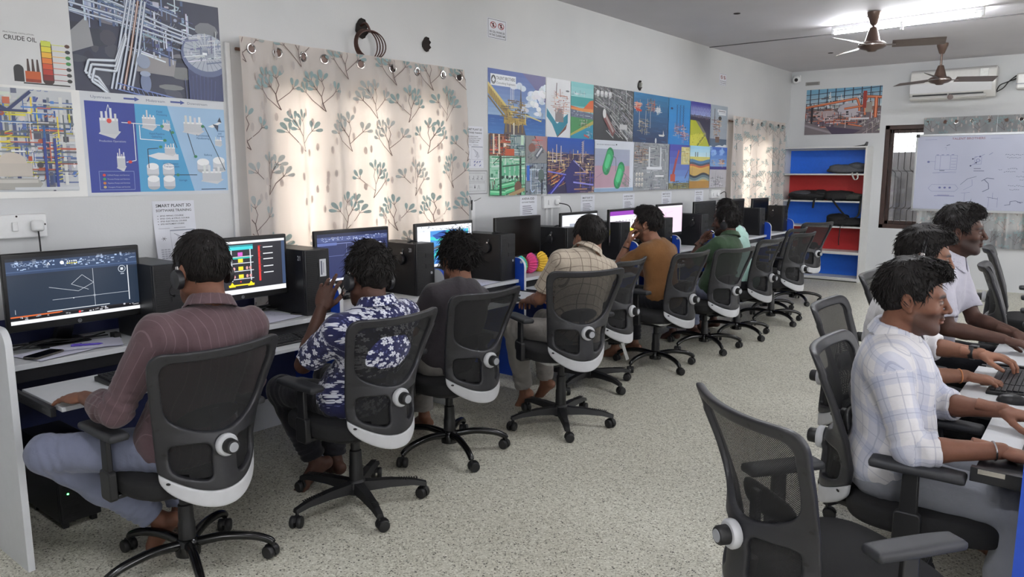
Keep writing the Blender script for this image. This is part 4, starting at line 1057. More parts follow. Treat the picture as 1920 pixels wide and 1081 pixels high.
d.frame_(.70, .62, .78, .72, .003, B1); d.ell(.74, .67, .022, .022, B1); d.ell(.74, .67, .016, .016, (186, 190, 209)); d.rect(.7, .56, .78, .566, B2); d.rect(.7, .53, .82, .536, B2); d.line((.86, .74), (.90, .77), .005, B1)
d.path([(.56, .35), (.64, .43), (.74, .46)], .004, B2); d.path([(.60, .28), (.70, .34), (.69, .42)], .003, B1); d.path([(.80, .40), (.86, .44), (.94, .43)], .006, B2); d.path([(.83, .42), (.88, .37), (.89, .30), (.82, .26)], .006, B2)
d.path([(.58, .24), (.68, .25)], .003, B1); d.path([(.62, .24), (.62, .06)], .003, B1); d.path([(.70, .16), (.71, .08), (.76, .06)], .003, B1); d.path([(.88, .19), (1.0, .17)], .004, B2); d.path([(.9, .19), (.9, .05)], .003, B1); d.path([(1.0, .19), (1.0, .06)], .003, B1); d.path([(.94, .25), (.94, .17)], .003, B1)
for k, (x, y, w) in enumerate(((1.04, .74, .2), (1.06, .70, .16), (1.08, .56, .12), (1.04, .52, .14), (.98, .55, .06), (1.18, .46, .16), (1.22, .42, .12), (1.10, .34, .2), (1.12, .29, .12), (1.24, .52, .2), (1.3, .38, .2))):
    for j in range(int(w / .022)): d.line((x + j * .022, y + rp.uniform(-.006, .006)), (x + j * .022 + .016, y + rp.uniform(-.008, .012)), .004, B2)
d.path([(1.08, .09), (1.14, .10), (1.14, .14), (1.2, .15), (1.26, .12)], .005, B2); d.rect(1.22, .13, 1.28, .135, B2)
d.build('writing_surface', M_WB, t)
mb = MB(); fwd = .018
for a, b_ in (((x0 - .012, z0 - .012), (x1 + .012, z0 + fwd)), ((x0 - .012, z1 - fwd), (x1 + .012, z1 + .012)), ((x0 - .012, z0), (x0 + fwd - .006, z1)), ((x1 - fwd, z0), (x1 + .012, z1))):
    mb.box((a[0], WY - .012, a[1]), (b_[0], WY + .022, b_[1]))
mb.build('frame', M_ALU, t, bevel=.003)
mb = MB(); mb.box((x0 - .016, WY - .014, z1 - .03), (x0 + .03, WY + .024, z1 + .014)); mb.build('corner_cap', M_BLACKP, t, bevel=.003)
mb = MB(); mb.tube([(-1.28, WY + .01, z1 + .005), (-1.28, WY + .012, z1 + .24)], .002, 5); mb.build('hanger', M_ALU, t)

# ------------------------------------------------------------------ open shelf unit with bags
M_SHELF = mat('shelf_laminate', (206, 206, 204), .4, .03)
M_SB = mat('shelf_blue', (36, 108, 222), .45, .05); M_SR = mat('shelf_red', (186, 44, 44), .45, .05)
t = thing('shelf_unit', 'tall open shelf unit with blue and red back panels in the far corner', 'shelf', (0, 0, 0))
SX0, SX1, SY0, SZ = -3.965, -2.775, LY - .36, 1.94
MB().box((SX1 - .022, SY0, 0), (SX1, LY, SZ)).build('side_panel', M_SHELF, t, bevel=.002)
MB().box((SX0, SY0, 0), (SX0 + .022, LY, SZ)).build('side_panel', M_SHELF, t, bevel=.002)
MB().box((SX0 + .022, SY0, SZ - .022), (SX1 - .022, LY, SZ)).build('top_panel', M_SHELF, t, bevel=.002)
SHZ = [.055, .435, .80, 1.165, 1.555]
for i, z in enumerate(SHZ):
    MB().box((SX0 + .022, SY0, z - (.04 if i < 2 else .022)), (SX1 - .022, LY - .012, z)).build('shelf_board', M_SHELF, t, bevel=.002)
    MB().box((SX0 + .022, LY - .012, z), (SX1 - .022, LY - .002, (SHZ + [SZ - .022])[i + 1] - (.04 if i == 0 else .022))).build('back_panel', (M_SB, M_SR)[i % 2], t)
MB().box((SX0 + .022, SY0 + .04, 0), (SX1 - .022, SY0 + .06, .018)).build('plinth', M_BLACKP, t)
M_BAGK = mat('black_bag_fabric', (22, 22, 24), .8, .25, 60, bump=.5); M_BAGG = mat('grey_bag_fabric', (74, 76, 82), .8, .15, 60, bump=.5); M_BAGO = mat('olive_bag_fabric', (52, 54, 50), .8, .15, 60, bump=.5)
def lump(mb, c, r, seed, sq=2.6, n=(22, 12)):
    """soft stuffed-bag shape: superellipsoid with dents"""
    rr = random.Random(seed); ph = [rr.uniform(0, 6) for _ in range(6)]
    def f(u, v):
        a, b_ = 2 * pi * u, pi * (v - .5)
        ca, sa, cb, sb_ = cos(a), sin(a), cos(b_), sin(b_)
        g = lambda q: math.copysign(abs(q) ** (2 / sq), q)
        k = 1 + .05 * sin(3 * a + ph[0]) * cb + .05 * sin(5 * b_ + ph[1]) + .04 * sin(4 * a + 2 * b_ + ph[2])
        return (c[0] + r[0] * g(ca) * g(cb) * k, c[1] + r[1] * g(sa) * g(cb) * k, max(c[2] - r[2] * .9, c[2] + r[2] * g(sb_) * (k + .12 * sin(2.2 * a + ph[3]))))
    mb.grid(f, *n)
    return mb
def strap(mb, pts, w=.03):
    P = [Vector(p) for p in smooth_path(pts, 5)]
    vs = []; 
    for p in P: vs += [tuple(p + Vector((-w / 2, 0, 0))), tuple(p + Vector((w / 2, 0, 0))), tuple(p + Vector((w / 2, .004, .003))), tuple(p + Vector((-w / 2, .004, .003)))]
    fs = [(4 * i + a, 4 * i + b_, 4 * i + 4 + b_, 4 * i + 4 + a) for i in range(len(P) - 1) for a, b_ in ((0, 1), (1, 2), (2, 3), (3, 0))]
    mb.add(vs, fs)
def bag(loc, label, body, bm_, straps, extra=None):
    t = thing('backpack', label, 'bag', loc)
    mb = MB()
    for c, r, s in body: lump(mb, c, r, s)
    mb.build('bag_body', bm_, t, smooth=180)
    if extra: 
        mb = MB(); extra(mb); mb.build('pocket', extra_m[0], t, smooth=180)
    for m_, p, w in straps:
        mb = MB(); strap(mb, p, w); mb.build('strap', m_, t, smooth=180)
    return t
extra_m = [M_BAGG]
yb = SY0 + .17
M_STRAPW = mat('pale_strap', (190, 190, 188), .7)
bag((-3.06, yb, SHZ[4]), 'grey backpack lying on the top shelf with a pale strap hanging down', [((-.02, 0, .06), (.27, .15, .066), 3), ((.13, .0, .105), (.13, .13, .05), 8)], M_BAGG,
    [(M_STRAPW, [(.10, -.12, .02), (.11, -.185, -.01), (.15, -.19, -.085), (.19, -.19, -.06), (.17, -.17, .012)], .02)], lambda mb: lump(mb, (-.12, -.06, .07), (.13, .10, .06), 21))
bag((-3.61, yb, SHZ[3]), 'black backpack lying at the left on the second shelf', [((0, 0, .065), (.28, .15, .072), 4), ((.2, -.02, .1), (.10, .10, .05), 9)], M_BAGK,
    [(M_BAGK, [(-.20, -.12, .03), (-.20, -.19, 0), (-.23, -.195, -.16), (-.25, -.195, -.25)], .035), (M_BAGK, [(.16, -.12, .03), (.16, -.19, 0), (.15, -.195, -.11)], .03)], lambda mb: lump(mb, (-.06, -.07, .09), (.16, .08, .045), 22))
extra_m[0] = M_BAGO
bag((-3.08, yb, SHZ[3]), 'black and olive backpack at the right on the second shelf with long hanging strap', [((-.06, 0, .07), (.21, .15, .075), 5), ((.12, .02, .05), (.16, .14, .05), 12)], M_BAGK,
    [(M_BAGK, [(-.12, -.1, .05), (-.10, -.19, .0), (.05, -.2, -.18), (.14, -.2, -.24), (.25, -.2, -.20), (.27, -.19, -.04), (.26, -.12, .06)], .03)], lambda mb: lump(mb, (.13, -.05, .06), (.13, .10, .05), 23))
extra_m[0] = M_BAGK
bag((-3.06, yb, SHZ[2]), 'black bag lying on the third shelf with a thin strap hanging down', [((-.09, 0, .085), (.16, .15, .088), 6), ((.1, .0, .06), (.16, .14, .062), 13)], M_BAGK,
    [(M_BAGK, [(.0, -.12, .03), (.0, -.19, 0), (-.01, -.195, -.18), (-.005, -.195, -.27)], .012)], lambda mb: lump(mb, (-.02, -.08, .06), (.12, .07, .05), 24))
tag(MB().prism([(-2.98, SZ), (-2.82, SZ + .02), (-2.80, SZ + .06), (-2.81, SZ + .002), (-2.97, SZ - .0)][:4], SY0 + .02, SY0 + .14, 'y').build('glasses_case', M_BLACKP), 'small black wedge lying on top of the shelf unit', 'case')
# ------------------------------------------------------------------ computer desks
M_LAMW = mat('white_laminate', (208, 210, 213), .38, .02)
M_BLUE = mat('blue_laminate', (26, 70, 176), .42, .05)
M_DKBLUE = mat('navy_board', (26, 34, 74), .55, .05)
M_SLIDE = mat('black_slide', (22, 22, 26), .4, .1)
DP, DY0, DT = .875, 1.0, .77
def divider(parent, y, xf, ztop, face, edge, name='divider', zb=0.0):
    """upright partition with a rounded upper front corner, faced and edge-banded"""
    prof = [(WX + .005, zb), (xf, zb), (xf, ztop - .07)] + arc(xf - .07, ztop - .07, .07, 0, pi / 2, 6)[1:] + [(WX + .005, ztop)]
    mb = MB(); mb.cur = 0
    mb.prism([(a, b_) for a, b_ in prof], y - .0125, y + .0125, 'y')
    mb.mi = [0 if abs(len(f)) > 4 else 1 for f in mb.f]
    return mb.build(name, [face, edge], parent, bevel=.0, smooth=30)
where = ['nearest desk, with the phone and sheet of paper', 'second desk along, where the person in the flowered shirt sits', 'third desk along, where the person in dark grey sits', 'fourth desk along, beside the colourful paper balls', 'fifth desk along, with the colourful paper balls',
         'sixth desk along, in front of the brown shirt', 'seventh desk along, in front of the green shirt', 'eighth desk along the left wall', 'ninth desk along the left wall', 'tenth desk along, second from the far end', 'last desk of the left row near the shelf unit']
TRAYX = [-3.07, -3.22, -3.2, -3.19, -3.19, -3.25, -3.2, -3.25, -3.3, -3.3, -3.3]
WORKX = [-3.57, -3.47, -3.47, -3.5, -3.5, -3.5, -3.5, -3.5, -3.5, -3.5, -3.5]
for i in range(11):
    ya, yb = DY0 + DP * i + .0135, DY0 + DP * (i + 1) - .0135
    t = thing('computer_desk', 'white computer desk, ' + where[i], 'desk', (0, 0, 0), 0, 'computer desks along the left wall')
    xw = WORKX[i]
    MB().box((WX + .005, ya, DT - .025), (xw, yb, DT)).build('worktop', M_LAMW, t, bevel=.002)
    MB().box((WX + .012, ya, .78), (WX + .024, yb, .90)).build('back_rail', M_DKBLUE, t)
    MB().box((WX + .08, ya, .22), (WX + .095, yb, DT - .026)).build('modesty_panel', M_DKBLUE, t)
    MB().box((WX + .1, ya, DT - .085), (xw - .03, yb, DT - .026)).build('under_rail', M_SLIDE, t)
    xt = TRAYX[i]
    yt0 = ya + (.085 if i == 0 else .045)
    tr = MB().box((xt - .40, yt0, .672), (xt, yb - .045, .690)).build('keyboard_tray', M_LAMW, t, bevel=.0015)
    for y in (yt0 - .023, yb - .022):
        mb = MB(); mb.box((xt - .62, y - .010, .655), (xt - .02, y + .010, .693))
        for k in range(3): mb.box((xt - .1 - k * .12, y - .0115, .668), (xt - .07 - k * .12, y + .0115, .678))
        mb.build('drawer_slide', M_SLIDE, tr, bevel=.002)
    if i == 0:
        divider(t, DY0, -3.25, .985, M_LAMW, M_LAMW, 'end_panel')
    else:
        tw = i == 3
        divider(t, DY0 + DP * i, -3.45, .935, M_LAMW if tw else M_BLUE, M_BLUE if tw else M_LAMW)
    if i == 10:
        divider(t, DY0 + DP * 11, -3.45, .935, M_BLUE, M_LAMW)
# numbers stuck on a few partitions
for i, s in ((4, '19'), (7, '16'), (8, '15')):
    d = Draw(lambda u, v, dd, y=DY0 + DP * i: (-3.49 + u, y - .0131 - dd, .895 + v), 2e-5)
    d.rect(0, 0, .024, .02, (214, 218, 226)); d.text(s, .004, .004, .012, (40, 50, 90))
    tag(d.build('number_sticker', M_PAPER), 'tiny number sticker on the blue partition of the %s desk' % {4: 'fifth', 7: 'eighth', 8: 'ninth'}[i], 'sticker')

# ------------------------------------------------------------------ monitors
M_BEZ = mat('monitor_black', (14, 14, 16), .35, .05)
M_OFF = mat('dark_screen', (9, 9, 11), .18, .02)
M_SCR = attr_mat('lit_screen', .3, emit=1.0)
MW, MH = .580, .340
def ribbon(d, y0, y1, n, c):
    r2 = random.Random(3)
    for i in range(n):
        x = .02 + .5 * r2.random(); y = y0 + (y1 - y0) * r2.random(); d.rect(x, y, x + r2.uniform(.003, .014), y + r2.uniform(.002, .007), tuple(min(255, q * s_) for q in c for s_ in [1]) if r2.random() < .5 else tuple(q * .7 for q in c))
def scr_cad(d):
    d.rect(0, 0, .535, .285, (34, 46, 62)); d.rect(0, .272, .535, .285, (18, 24, 36)); d.rect(0, .215, .535, .272, (44, 62, 92)); d.rect(.0, .225, .535, .229, (70, 90, 124)); d.rect(.0, .2, .535, .214, (34, 44, 60))
    ribbon(d, .232, .268, 110, (170, 190, 220)); d.text('A', .155, .246, .014, (226, 230, 236)); d.ell(.215, .253, .008, .008, (236, 240, 244)); ribbon(d, .262, .272, 20, (130, 140, 160))
    for k in range(10): d.rect(.235 + (k % 5) * .009, .245 + (k // 5) * .009, .240 + (k % 5) * .009, .250 + (k // 5) * .009, [(236, 220, 90), (226, 226, 230)][k // 5])
    for k in range(5): d.ell(.03 + k * .022, .255, .006, .006, (150, 170, 200)); d.ell(.03 + k * .022, .255, .0045, .0045, (44, 62, 92))
    Lc = (176, 182, 190)
    d.path([(.155, .148), (.272, .118), (.338, .15), (.292, .19), (.245, .152), (.315, .12)], .0018, Lc); d.line((.165, .09), (.49, .09), .0018, Lc); d.line((.338, .04), (.338, .215), .0018, Lc); d.frame_(.334, .086, .342, .094, .001, Lc); d.ell(.25, .088, .002, .002, (240, 240, 240))
    d.rect(.488, .05, .492, .215, (206, 210, 216)); d.ell(.465, .20, .017, .017, (170, 178, 190), 18); d.ell(.465, .20, .014, .014, (34, 46, 62), 18); d.rect(.459, .194, .471, .206, (206, 210, 216)); d.rect(.458, .174, .474, .179, (150, 158, 170))
    d.rect(.0, .026, .49, .034, (40, 34, 34)); d.rect(.0, .032, .2, .036, (206, 100, 50)); d.rect(.14, .040, .40, .043, (206, 210, 214)); d.rect(.0, .018, .18, .023, (206, 206, 206)); d.rect(0, 0, .535, .016, (222, 224, 228)); d.path([(.02, .045), (.02, .065)], .002, Lc)
    d.rect(.0, .016, .535, .030, (18, 18, 22)); d.rect(.0, .030, .19, .033, (196, 96, 48)); ribbon(d, .018, .028, 26, (190, 190, 196)); d.ell(.27, .023, .005, .005, (226, 60, 60))
def scr_rack(d):
    d.rect(0, 0, .535, .285, (38, 38, 44)); d.rect(0, .272, .535, .285, (222, 224, 228)); d.rect(0, 0, .535, .026, (222, 224, 230)); d.rect(0, .03, .02, .27, (66, 84, 120)); d.rect(.515, .03, .535, .27, (58, 74, 104))
    bx = .19
    d.rect(bx, .238, bx + .15, .256, (60, 200, 206)); d.rect(bx, .258, bx + .15, .264, (40, 150, 160)); d.rect(bx + .005, .19, bx + .14, .198, (40, 176, 160))
    for x in (bx + .02, bx + .13): d.rect(x, .07, x + .006, .24, (206, 210, 216))
    for z, c in ((.205, (206, 90, 190)), (.17, (236, 214, 50)), (.128, (236, 214, 50)), (.085, (236, 214, 50))): d.rect(bx + .06, z, bx + .088, z + .02, c); d.rect(bx, z - .006, bx + .15, z - .002, (206, 210, 216))
    for z in (.128, .085):
        for x in (.02, .035, .11, .13): d.ell(bx + x, z + .01, .007, .009, (206, 150, 150))
    d.rect(bx, .045, bx + .15, .052, (240, 214, 40)); d.poly([(bx, .04), (bx + .04, .04), (bx + .02, .066)], (240, 214, 40)); d.poly([(bx + .11, .04), (bx + .15, .04), (bx + .13, .066)], (240, 214, 40)); d.ell(bx + .07, .066, .004, .004, (220, 60, 50))
    d.rect(.37, .06, .382, .25, (206, 50, 46))
    for z in (.24, .205, .175, .135, .10): d.rect(.40, z, .46, z + .005, (222, 224, 228)); d.rect(.37, z + .012, .39, z + .015, (150, 40, 40))
def scr_navy(d):
    d.rect(0, 0, .535, .285, (38, 46, 88)); d.rect(0, .262, .535, .285, (28, 34, 66)); d.rect(0, .236, .535, .265, (66, 78, 126)); ribbon(d, .238, .262, 90, (170, 180, 214)); d.rect(.0, .215, .14, .232, (90, 104, 160)); d.rect(.14, .222, .4, .226, (120, 130, 180))
    for x in (.21, .26, .31): d.rect(x, .0, x + .002, .22, (130, 140, 180))
    d.rect(.0, .15, .535, .152, (110, 120, 170)); d.ell(.47, .20, .018, .02, (170, 176, 206)); d.rect(.462, .19, .478, .21, (226, 226, 236)); d.rect(.40, .12, .46, .15, (60, 90, 150)); d.rect(0, 0, .535, .014, (206, 210, 226))
def scr_model(d):
    d.rect(0, 0, .535, .285, (214, 218, 226)); d.rect(0, .262, .535, .285, (236, 238, 242)); ribbon(d, .25, .28, 40, (150, 156, 176)); d.rect(.0, .02, .12, .245, (230, 232, 236)); d.rect(.12, .02, .50, .25, (70, 140, 206)); d.clip = (.12, .02, .5, .25)
    for k in range(9): d.line((.1 + k * .06, .0), (.3 + k * .05, .26), .018, [(60, 190, 190), (40, 90, 170), (96, 100, 110), (70, 206, 206)][k % 4])
    d.line((.12, .2), (.5, .15), .022, (60, 200, 196)); d.line((.12, .12), (.5, .21), .016, (90, 96, 106)); d.poly([(.14, .22), (.26, .25), (.3, .21), (.18, .19)], (40, 80, 160)); d.clip = None
    d.rect(0, 0, .535, .016, (226, 228, 234)); d.rect(.03, .10, .09, .104, (90, 110, 170)); d.rect(.03, .14, .08, .144, (150, 150, 160))
def scr_drawing(d):
    d.rect(0, 0, .535, .285, (232, 234, 240)); d.rect(.11, .03, .50, .21, (150, 156, 170)); d.poly([(.3, .03), (.5, .03), (.5, .21), (.36, .21)], (130, 136, 152)); d.poly([(.105, .19), (.10, .13), (.19, .13), (.15, .155)], (240, 184, 50)); d.rect(.105, .03, .12, .12, (120, 206, 150)); d.rect(0, .27, .535, .285, (214, 216, 224)); d.rect(.12, .04, .2, .07, (170, 190, 206)); d.line((.11, .03), (.3, .21), .003, (90, 96, 120))
def scr_purple(d):
    d.rect(0, 0, .535, .285, (236, 230, 240)); d.rect(.0, .245, .535, .285, (140, 60, 170)); d.rect(.0, .07, .535, .12, (228, 220, 60))
    for k in range(6): d.rect(.10 + k * .06, .16, .106 + k * .06, .20, (110, 110, 120)); d.rect(.10 + k * .06, .19, .13 + k * .06, .195, (130, 130, 140))
    d.text('Inter Plant', .10, .085, .018, (60, 70, 40), .25); d.rect(0, 0, .535, .03, (236, 206, 226))
def scr_pink(d):
    d.rect(0, 0, .535, .285, (238, 206, 228)); d.rect(0, .27, .535, .285, (236, 224, 238)); d.rect(.16, .15, .172, .22, (206, 170, 200)); d.rect(.12, .15, .21, .153, (206, 170, 200)); d.line((.2, .21), (.33, .23), .003, (200, 170, 200)); d.rect(0, 0, .535, .014, (226, 214, 234))
def monitor(y, x, scr, label, rz=0.0, h=1.235):
    t = thing('monitor', label, 'monitor', (x, y, DT), rz, 'monitors on the left row of desks')
    zc = h - DT - MH / 2
    mb = MB(); mb.box((-.028, -MW / 2, zc - MH / 2), (0, MW / 2, zc + MH / 2)); mb.box((-.05, -.16, zc - .10), (-.028, .16, zc + .10))
    mb.build('casing', M_BEZ, t, bevel=.006)
    MB().prism(rrect(-.335, -.11, -.15, .11, .02), 0, .012, 'z').build('stand_base', M_BEZ, t, bevel=.003)
    MB().prism([(-.26, .01), (-.21, .01), (-.03, zc), (-.055, zc)], -.035, .035, 'y').build('stand_neck', M_BEZ, t, bevel=.003)
    d = Draw(lambda u, v, dd: (.0004 + dd, -.2749 + u * 1.0277, zc - MH / 2 + .033 + v), 6e-6)
    if scr:
        scr(d); d.build('screen', M_SCR, t)
        d2 = Draw(lambda u, v, dd: (.0006 + dd, u, zc - MH / 2 + v), 2e-5); d2.ell(0, .015, .0085, .0085, (150, 152, 156)); d2.ell(0, .015, .0065, .0065, (40, 40, 44)); d2.text('hp', -.0045, .0125, .006, (190, 192, 196)); d2.build('logo', M_PAPER, t)
    else:
        d.rect(0, 0, .535, .285, (9, 9, 11)); o = d.build('screen', M_OFF, t)
    return t
monitor(1.415, -3.65, scr_cad, 'nearest monitor, showing white lines on a dark drawing screen')
monitor(2.245, -3.65, scr_rack, 'second monitor, showing a cyan and yellow rack drawing with red bar')
monitor(3.02, -3.65, scr_navy, 'third monitor, showing a navy blue drawing screen before the curtain')
monitor(3.84, -3.65, scr_model, 'fourth monitor, showing a teal and blue model on white')
monitor(4.68, -3.65, None, 'switched off black monitor behind the colourful paper balls')
monitor(5.55, -3.65, scr_drawing, 'monitor showing a grey picture with yellow shape, behind the checked shirt')
monitor(6.33, -3.65, scr_purple, 'monitor showing a purple and yellow page beside the face of the brown shirt')
monitor(7.275, -3.65, scr_pink, 'monitor with the pink screen', h=1.25)
monitor(8.15, -3.65, None, 'dark monitor right of the pink screen', h=1.25)
monitor(9.02, -3.65, None, 'dark monitor behind the head of the green shirt', h=1.25)
monitor(9.88, -3.65, None, 'last dark monitor in front of the far curtain', h=1.24)

# ------------------------------------------------------------------ desktop computers, headsets, keyboards, mice
M_PC = mat('pc_black', (20, 20, 23), .42, .05)
M_PCG = mat('pc_grille', (12, 12, 14), .5)
def pc(y, xf, h, label, dep=.40, num=None, sticker=False, loc_z=DT, rz=0.0, w=.168, grp='desktop computers on the left row'):
    t = thing('desktop_computer', label, 'computer', (xf, y, loc_z), rz, grp)
    MB().box((-dep, -w / 2, 0), (-.018, w / 2, h)).build('case', M_PC, t, bevel=.004)
    mb = MB(); mb.box((-.018, -w / 2, 0), (0, w / 2, h)); f = mb.build('front_bezel', M_PC, t, bevel=.005)
    mb = MB()
    for k in range(int(h / .011) - 4): mb.box((-.001, -w / 2 + .01, .025 + k * .011), (.002, -.01, .031 + k * .011))
    mb.build('grille', M_PCG, f)
    mb = MB(); mb.box((-.001, .0, h * .72), (.0025, w / 2 - .008, h * .80)); mb.box((-.001, .0, h * .52), (.0025, w / 2 - .008, h * .60)); mb.build('drive_bay', M_PCG, f)
    MB().lathe([(.001, .003), (.009, .003), (.009, -.002)], 14, 'x', (0, w / 2 - .03, h * .42)).build('power_button', mat('grey_plastic', (150, 152, 156), .45), f)
    if num:
        d = Draw(lambda u, v, dd: (-.07 + u, -w / 2 - .0005 - dd, h * .84 + v), 2e-5); d.text(num, 0, 0, .026, (206, 208, 212), .026, True); d.build('number_sticker', M_PAPER, t)
    if sticker:
        d = Draw(lambda u, v, dd: (.0028 + dd, .012 + u, h * .58 + v), 2e-5); d.rect(0, 0, .045, .10, (206, 208, 212)); d.rect(.008, .01, .018, .09, (90, 94, 110)); d.rect(.024, .02, .03, .08, (150, 152, 160)); d.build('asset_label', M_PAPER, t)
    return t
pc(1.775, -3.50, .375, 'black desktop computer on the first desk, behind the maroon shirt')
pc(2.645, -3.52, .375, 'black desktop computer numbered 21 with a white front label on the second desk', num='21', sticker=True)
pc(3.520, -3.53, .345, 'black desktop computer numbered 20 with a headset, on the third desk', num='20')
pc(4.395, -3.53, .35, 'black desktop computer with a headset left of the blue partition and paper balls')
pc(5.265, -3.53, .35, 'black desktop computer with a headset right of the paper balls')
pc(6.14, -3.53, .35, 'black desktop computer with headset behind the ear of the checked shirt')
pc(7.015, -3.53, .35, 'black desktop computer in front of the pink screen, behind the brown shirt')
pc(7.885, -3.53, .35, 'black desktop computer with a headset right of the pink screen')
pc(8.765, -3.53, .35, 'black desktop computer just left of the face of the green shirt')
pc(9.64, -3.53, .35, 'black desktop computer behind the mint shirt')
pc(10.51, -3.53, .35, 'last black desktop computer beside the far curtain and shelf')
t = pc(1.30, -3.52, .36, 'black computer with a green light standing on the floor under the first desk', loc_z=.03, w=.17, grp='computer on the floor')
MB().lathe([(.001, .004), (.004, .004), (.004, .0)], 10, 'x', (0, -.05, .135)).build('power_light', emit_mat('green_led', (.1, 1.0, .2), 6.0), t)
mb = MB()
for x in (-.36, -.05):
    for y in (-.06, .06): mb.box((x, y - .012, -.03), (x + .03, y + .012, 0))
mb.build('foot', M_PC, t)
M_HS = mat('headset_black', (26, 26, 30), .4)
def headset(loc, rz, label, rw=.088, hgt=.115, tilt=0.0, boom=-1, group='headsets hung on the computers', roll=0.0):
    """band over the top, two ear cushions and a microphone boom; local x runs from ear to ear"""
    t = thing('headset', label, 'headset', loc, rz, group)
    t.rotation_euler = (tilt, roll, rz)
    pts = [(rw * 1.0, 0, -.01)] + [(rw * cos(a), 0, hgt * sin(a)) for a in [pi * i / 16 for i in range(17)]] + [(-rw * 1.0, 0, -.01)]
    b_ = MB()
    for sx in (-.005, .005): b_.tube([(p[0], sx, p[2]) for p in pts], .0042, 6)
    b_.build('headband', M_HS, t)
    for s in (-1, 1):
        c = MB(); c.lathe([(.006, .016), (.030, .013), (.034, .002), (.033, -.008), (.02, -.012)], 18, 'x'); 
        c.v = [(x * s + s * (rw + .004), y, z * 1.12 - .022) for x, y, z in c.v]
        e = c.build('ear_cup', M_HS, t)
        k = MB().box((s * rw - .006, -.009, -.006), (s * rw + .008, .009, .026)).build('slider', M_CHROME, e, bevel=.003)
    s = boom
    MB().tube(smooth_path([(s * (rw + .012), 0, -.03), (s * (rw + .016), .04, -.05), (s * (rw - .005), .085, -.075), (s * (rw - .03), .105, -.085)]), .003, 6).build('microphone_boom', M_HS, t)
    MB().lathe([(.003, -.012), (.006, -.009), (.006, .009), (.003, .012)], 8, 'y', (s * (rw - .03), .112, -.086)).build('microphone', M_HS, t)
    return t
for y, x, h, lab in ((3.52, -3.66, .345, 'headset hung over the computer numbered 20'), (4.395, -3.66, .35, 'headset hung over the computer left of the blue partition'), (5.265, -3.70, .35, 'headset hung over the computer right of the paper balls'),
                     (6.14, -3.68, .35, 'headset hung over the computer behind the ear of the checked shirt'), (7.885, -3.64, .35, 'headset hung over the computer right of the pink screen'), (10.51, -3.68, .35, 'headset on the last computer near the shelf')):
    headset((x, y, DT + h - .085), radians(90), lab, rw=.094, hgt=.095, boom=-1, tilt=radians(6))
M_KEY = mat('key_black', (30, 30, 34), .45); M_KB = mat('keyboard_black', (20, 20, 22), .45)
def keyboard(loc, rz, label, group, proto=[]):
    if proto: return dup(proto[0], loc, rz, label, group)
    t = thing('keyboard', label, 'keyboard', loc, rz, group)
    MB().prism([(-.065, 0), (.065, 0), (.065, .022), (-.065, .012)], -.22, .22, 'x').build('base', M_KB, t, bevel=.003)
    mb = MB()
    for r in range(6):
        y = -.052 + r * .0195; z = .0125 + (y + .065) / .13 * .010; n = 15; x = -.205
        while x < .205:
            w = .0185
            if r == 0 and -.10 < x < .02: w = .12
            elif r in (1, 2) and x < -.2: w = .028
            if .085 < x < .10 or .155 < x < .165 and r > 3: x += .012; continue
            mb.box((x, y, z - .002), (x + w - .003, y + .016, z + .007)); x += w + .0005
    mb.build('keys', M_KEY, t)
    proto.append(t); return t
ZT = .690
keyboard((-3.30, 1.56, ZT), radians(90), 'black keyboard on the pulled out tray of the first desk', 'keyboards on the left trays')
for i, x in ((1, -3.36), (2, -3.36), (3, -3.36), (4, -3.36), (5, -3.40), (6, -3.36)):
    keyboard((x, DY0 + DP * i + .40, ZT), radians(90), 'black keyboard on the tray of the %s desk' % ['second', 'third', 'fourth', 'fifth', 'sixth', 'seventh'][i - 1], 'keyboards on the left trays')
def mouse(loc, rz, label, group, proto=[]):
    if proto: return dup(proto[0], loc, rz, label, group)
    t = thing('computer_mouse', label, 'mouse', loc, rz, group)
    mb = MB(); mb.grid(lambda u, v: (.030 * cos(2 * pi * u) * sin(pi * v / 2) ** .8 * (1 - .1 * sin(2 * pi * u)), .055 * sin(2 * pi * u) * sin(pi * v / 2) ** .8, .034 * cos(pi * v / 2) + .002), 20, 8)
    mb.build('body', M_BLACKP, t, smooth=180)
    MB().lathe([(.007, -.003), (.009, 0), (.007, .003)], 10, 'x', (0, .03, .026)).build('wheel', mat('grey_plastic', (150, 152, 156), .45), t)
    proto.append(t); return t
mouse((-3.20, 4.05, ZT + .003), radians(90), 'black mouse on the pad on the fourth tray', 'mice on the left trays')
mouse((-3.26, 4.93, ZT), radians(90), 'black mouse on the tray of the fifth desk', 'mice on the left trays')
tag(MB().prism(rrect(-3.38, 3.93, -3.195, 4.15, .01), ZT, ZT + .003, 'z').build('mouse_pad', M_BLACKP), 'black mouse pad on the tray of the fourth desk', 'mouse pad')

# ------------------------------------------------------------------ small things on the desks
def papers(name, cx, cy, w, h, rz, z, label, marks=0, thick=.003, curl=0.0):
    c, s = cos(rz), sin(rz)
    d = Draw(lambda u, v, dd: (cx + u * c - v * s, cy + u * s + v * c, z + thick + dd + curl * max(0, u / w - .1) ** 2), 1.5e-5)
    d.mb.col = rgb(224, 224, 242)
    d.mb.grid(lambda a, b_: d.fr((a - .5) * w, (b_ - .5) * h, 0), 8, 2)
    d.mb.grid(lambda a, b_: tuple(Vector(d.fr((a - .5) * w, (.5 - b_) * h, 0)) - Vector((0, 0, thick))), 8, 2)
    d.d = .0004
    r3 = random.Random(int(cx * 100) + marks)
    for i in range(marks):
        x, y = r3.uniform(-.4, .4) * w, r3.uniform(-.4, .4) * h
        d.line((x, y), (x + r3.uniform(.02, .09) * w, y + r3.uniform(-.06, .06) * h), .0012, (120, 122, 140))
    return tag(d.build(name, M_PAPER), label, 'paper')
papers('paper_sheet', -3.70, 1.33, .21, .30, radians(14), DT, 'white paper under the phone on the first desk', 4)
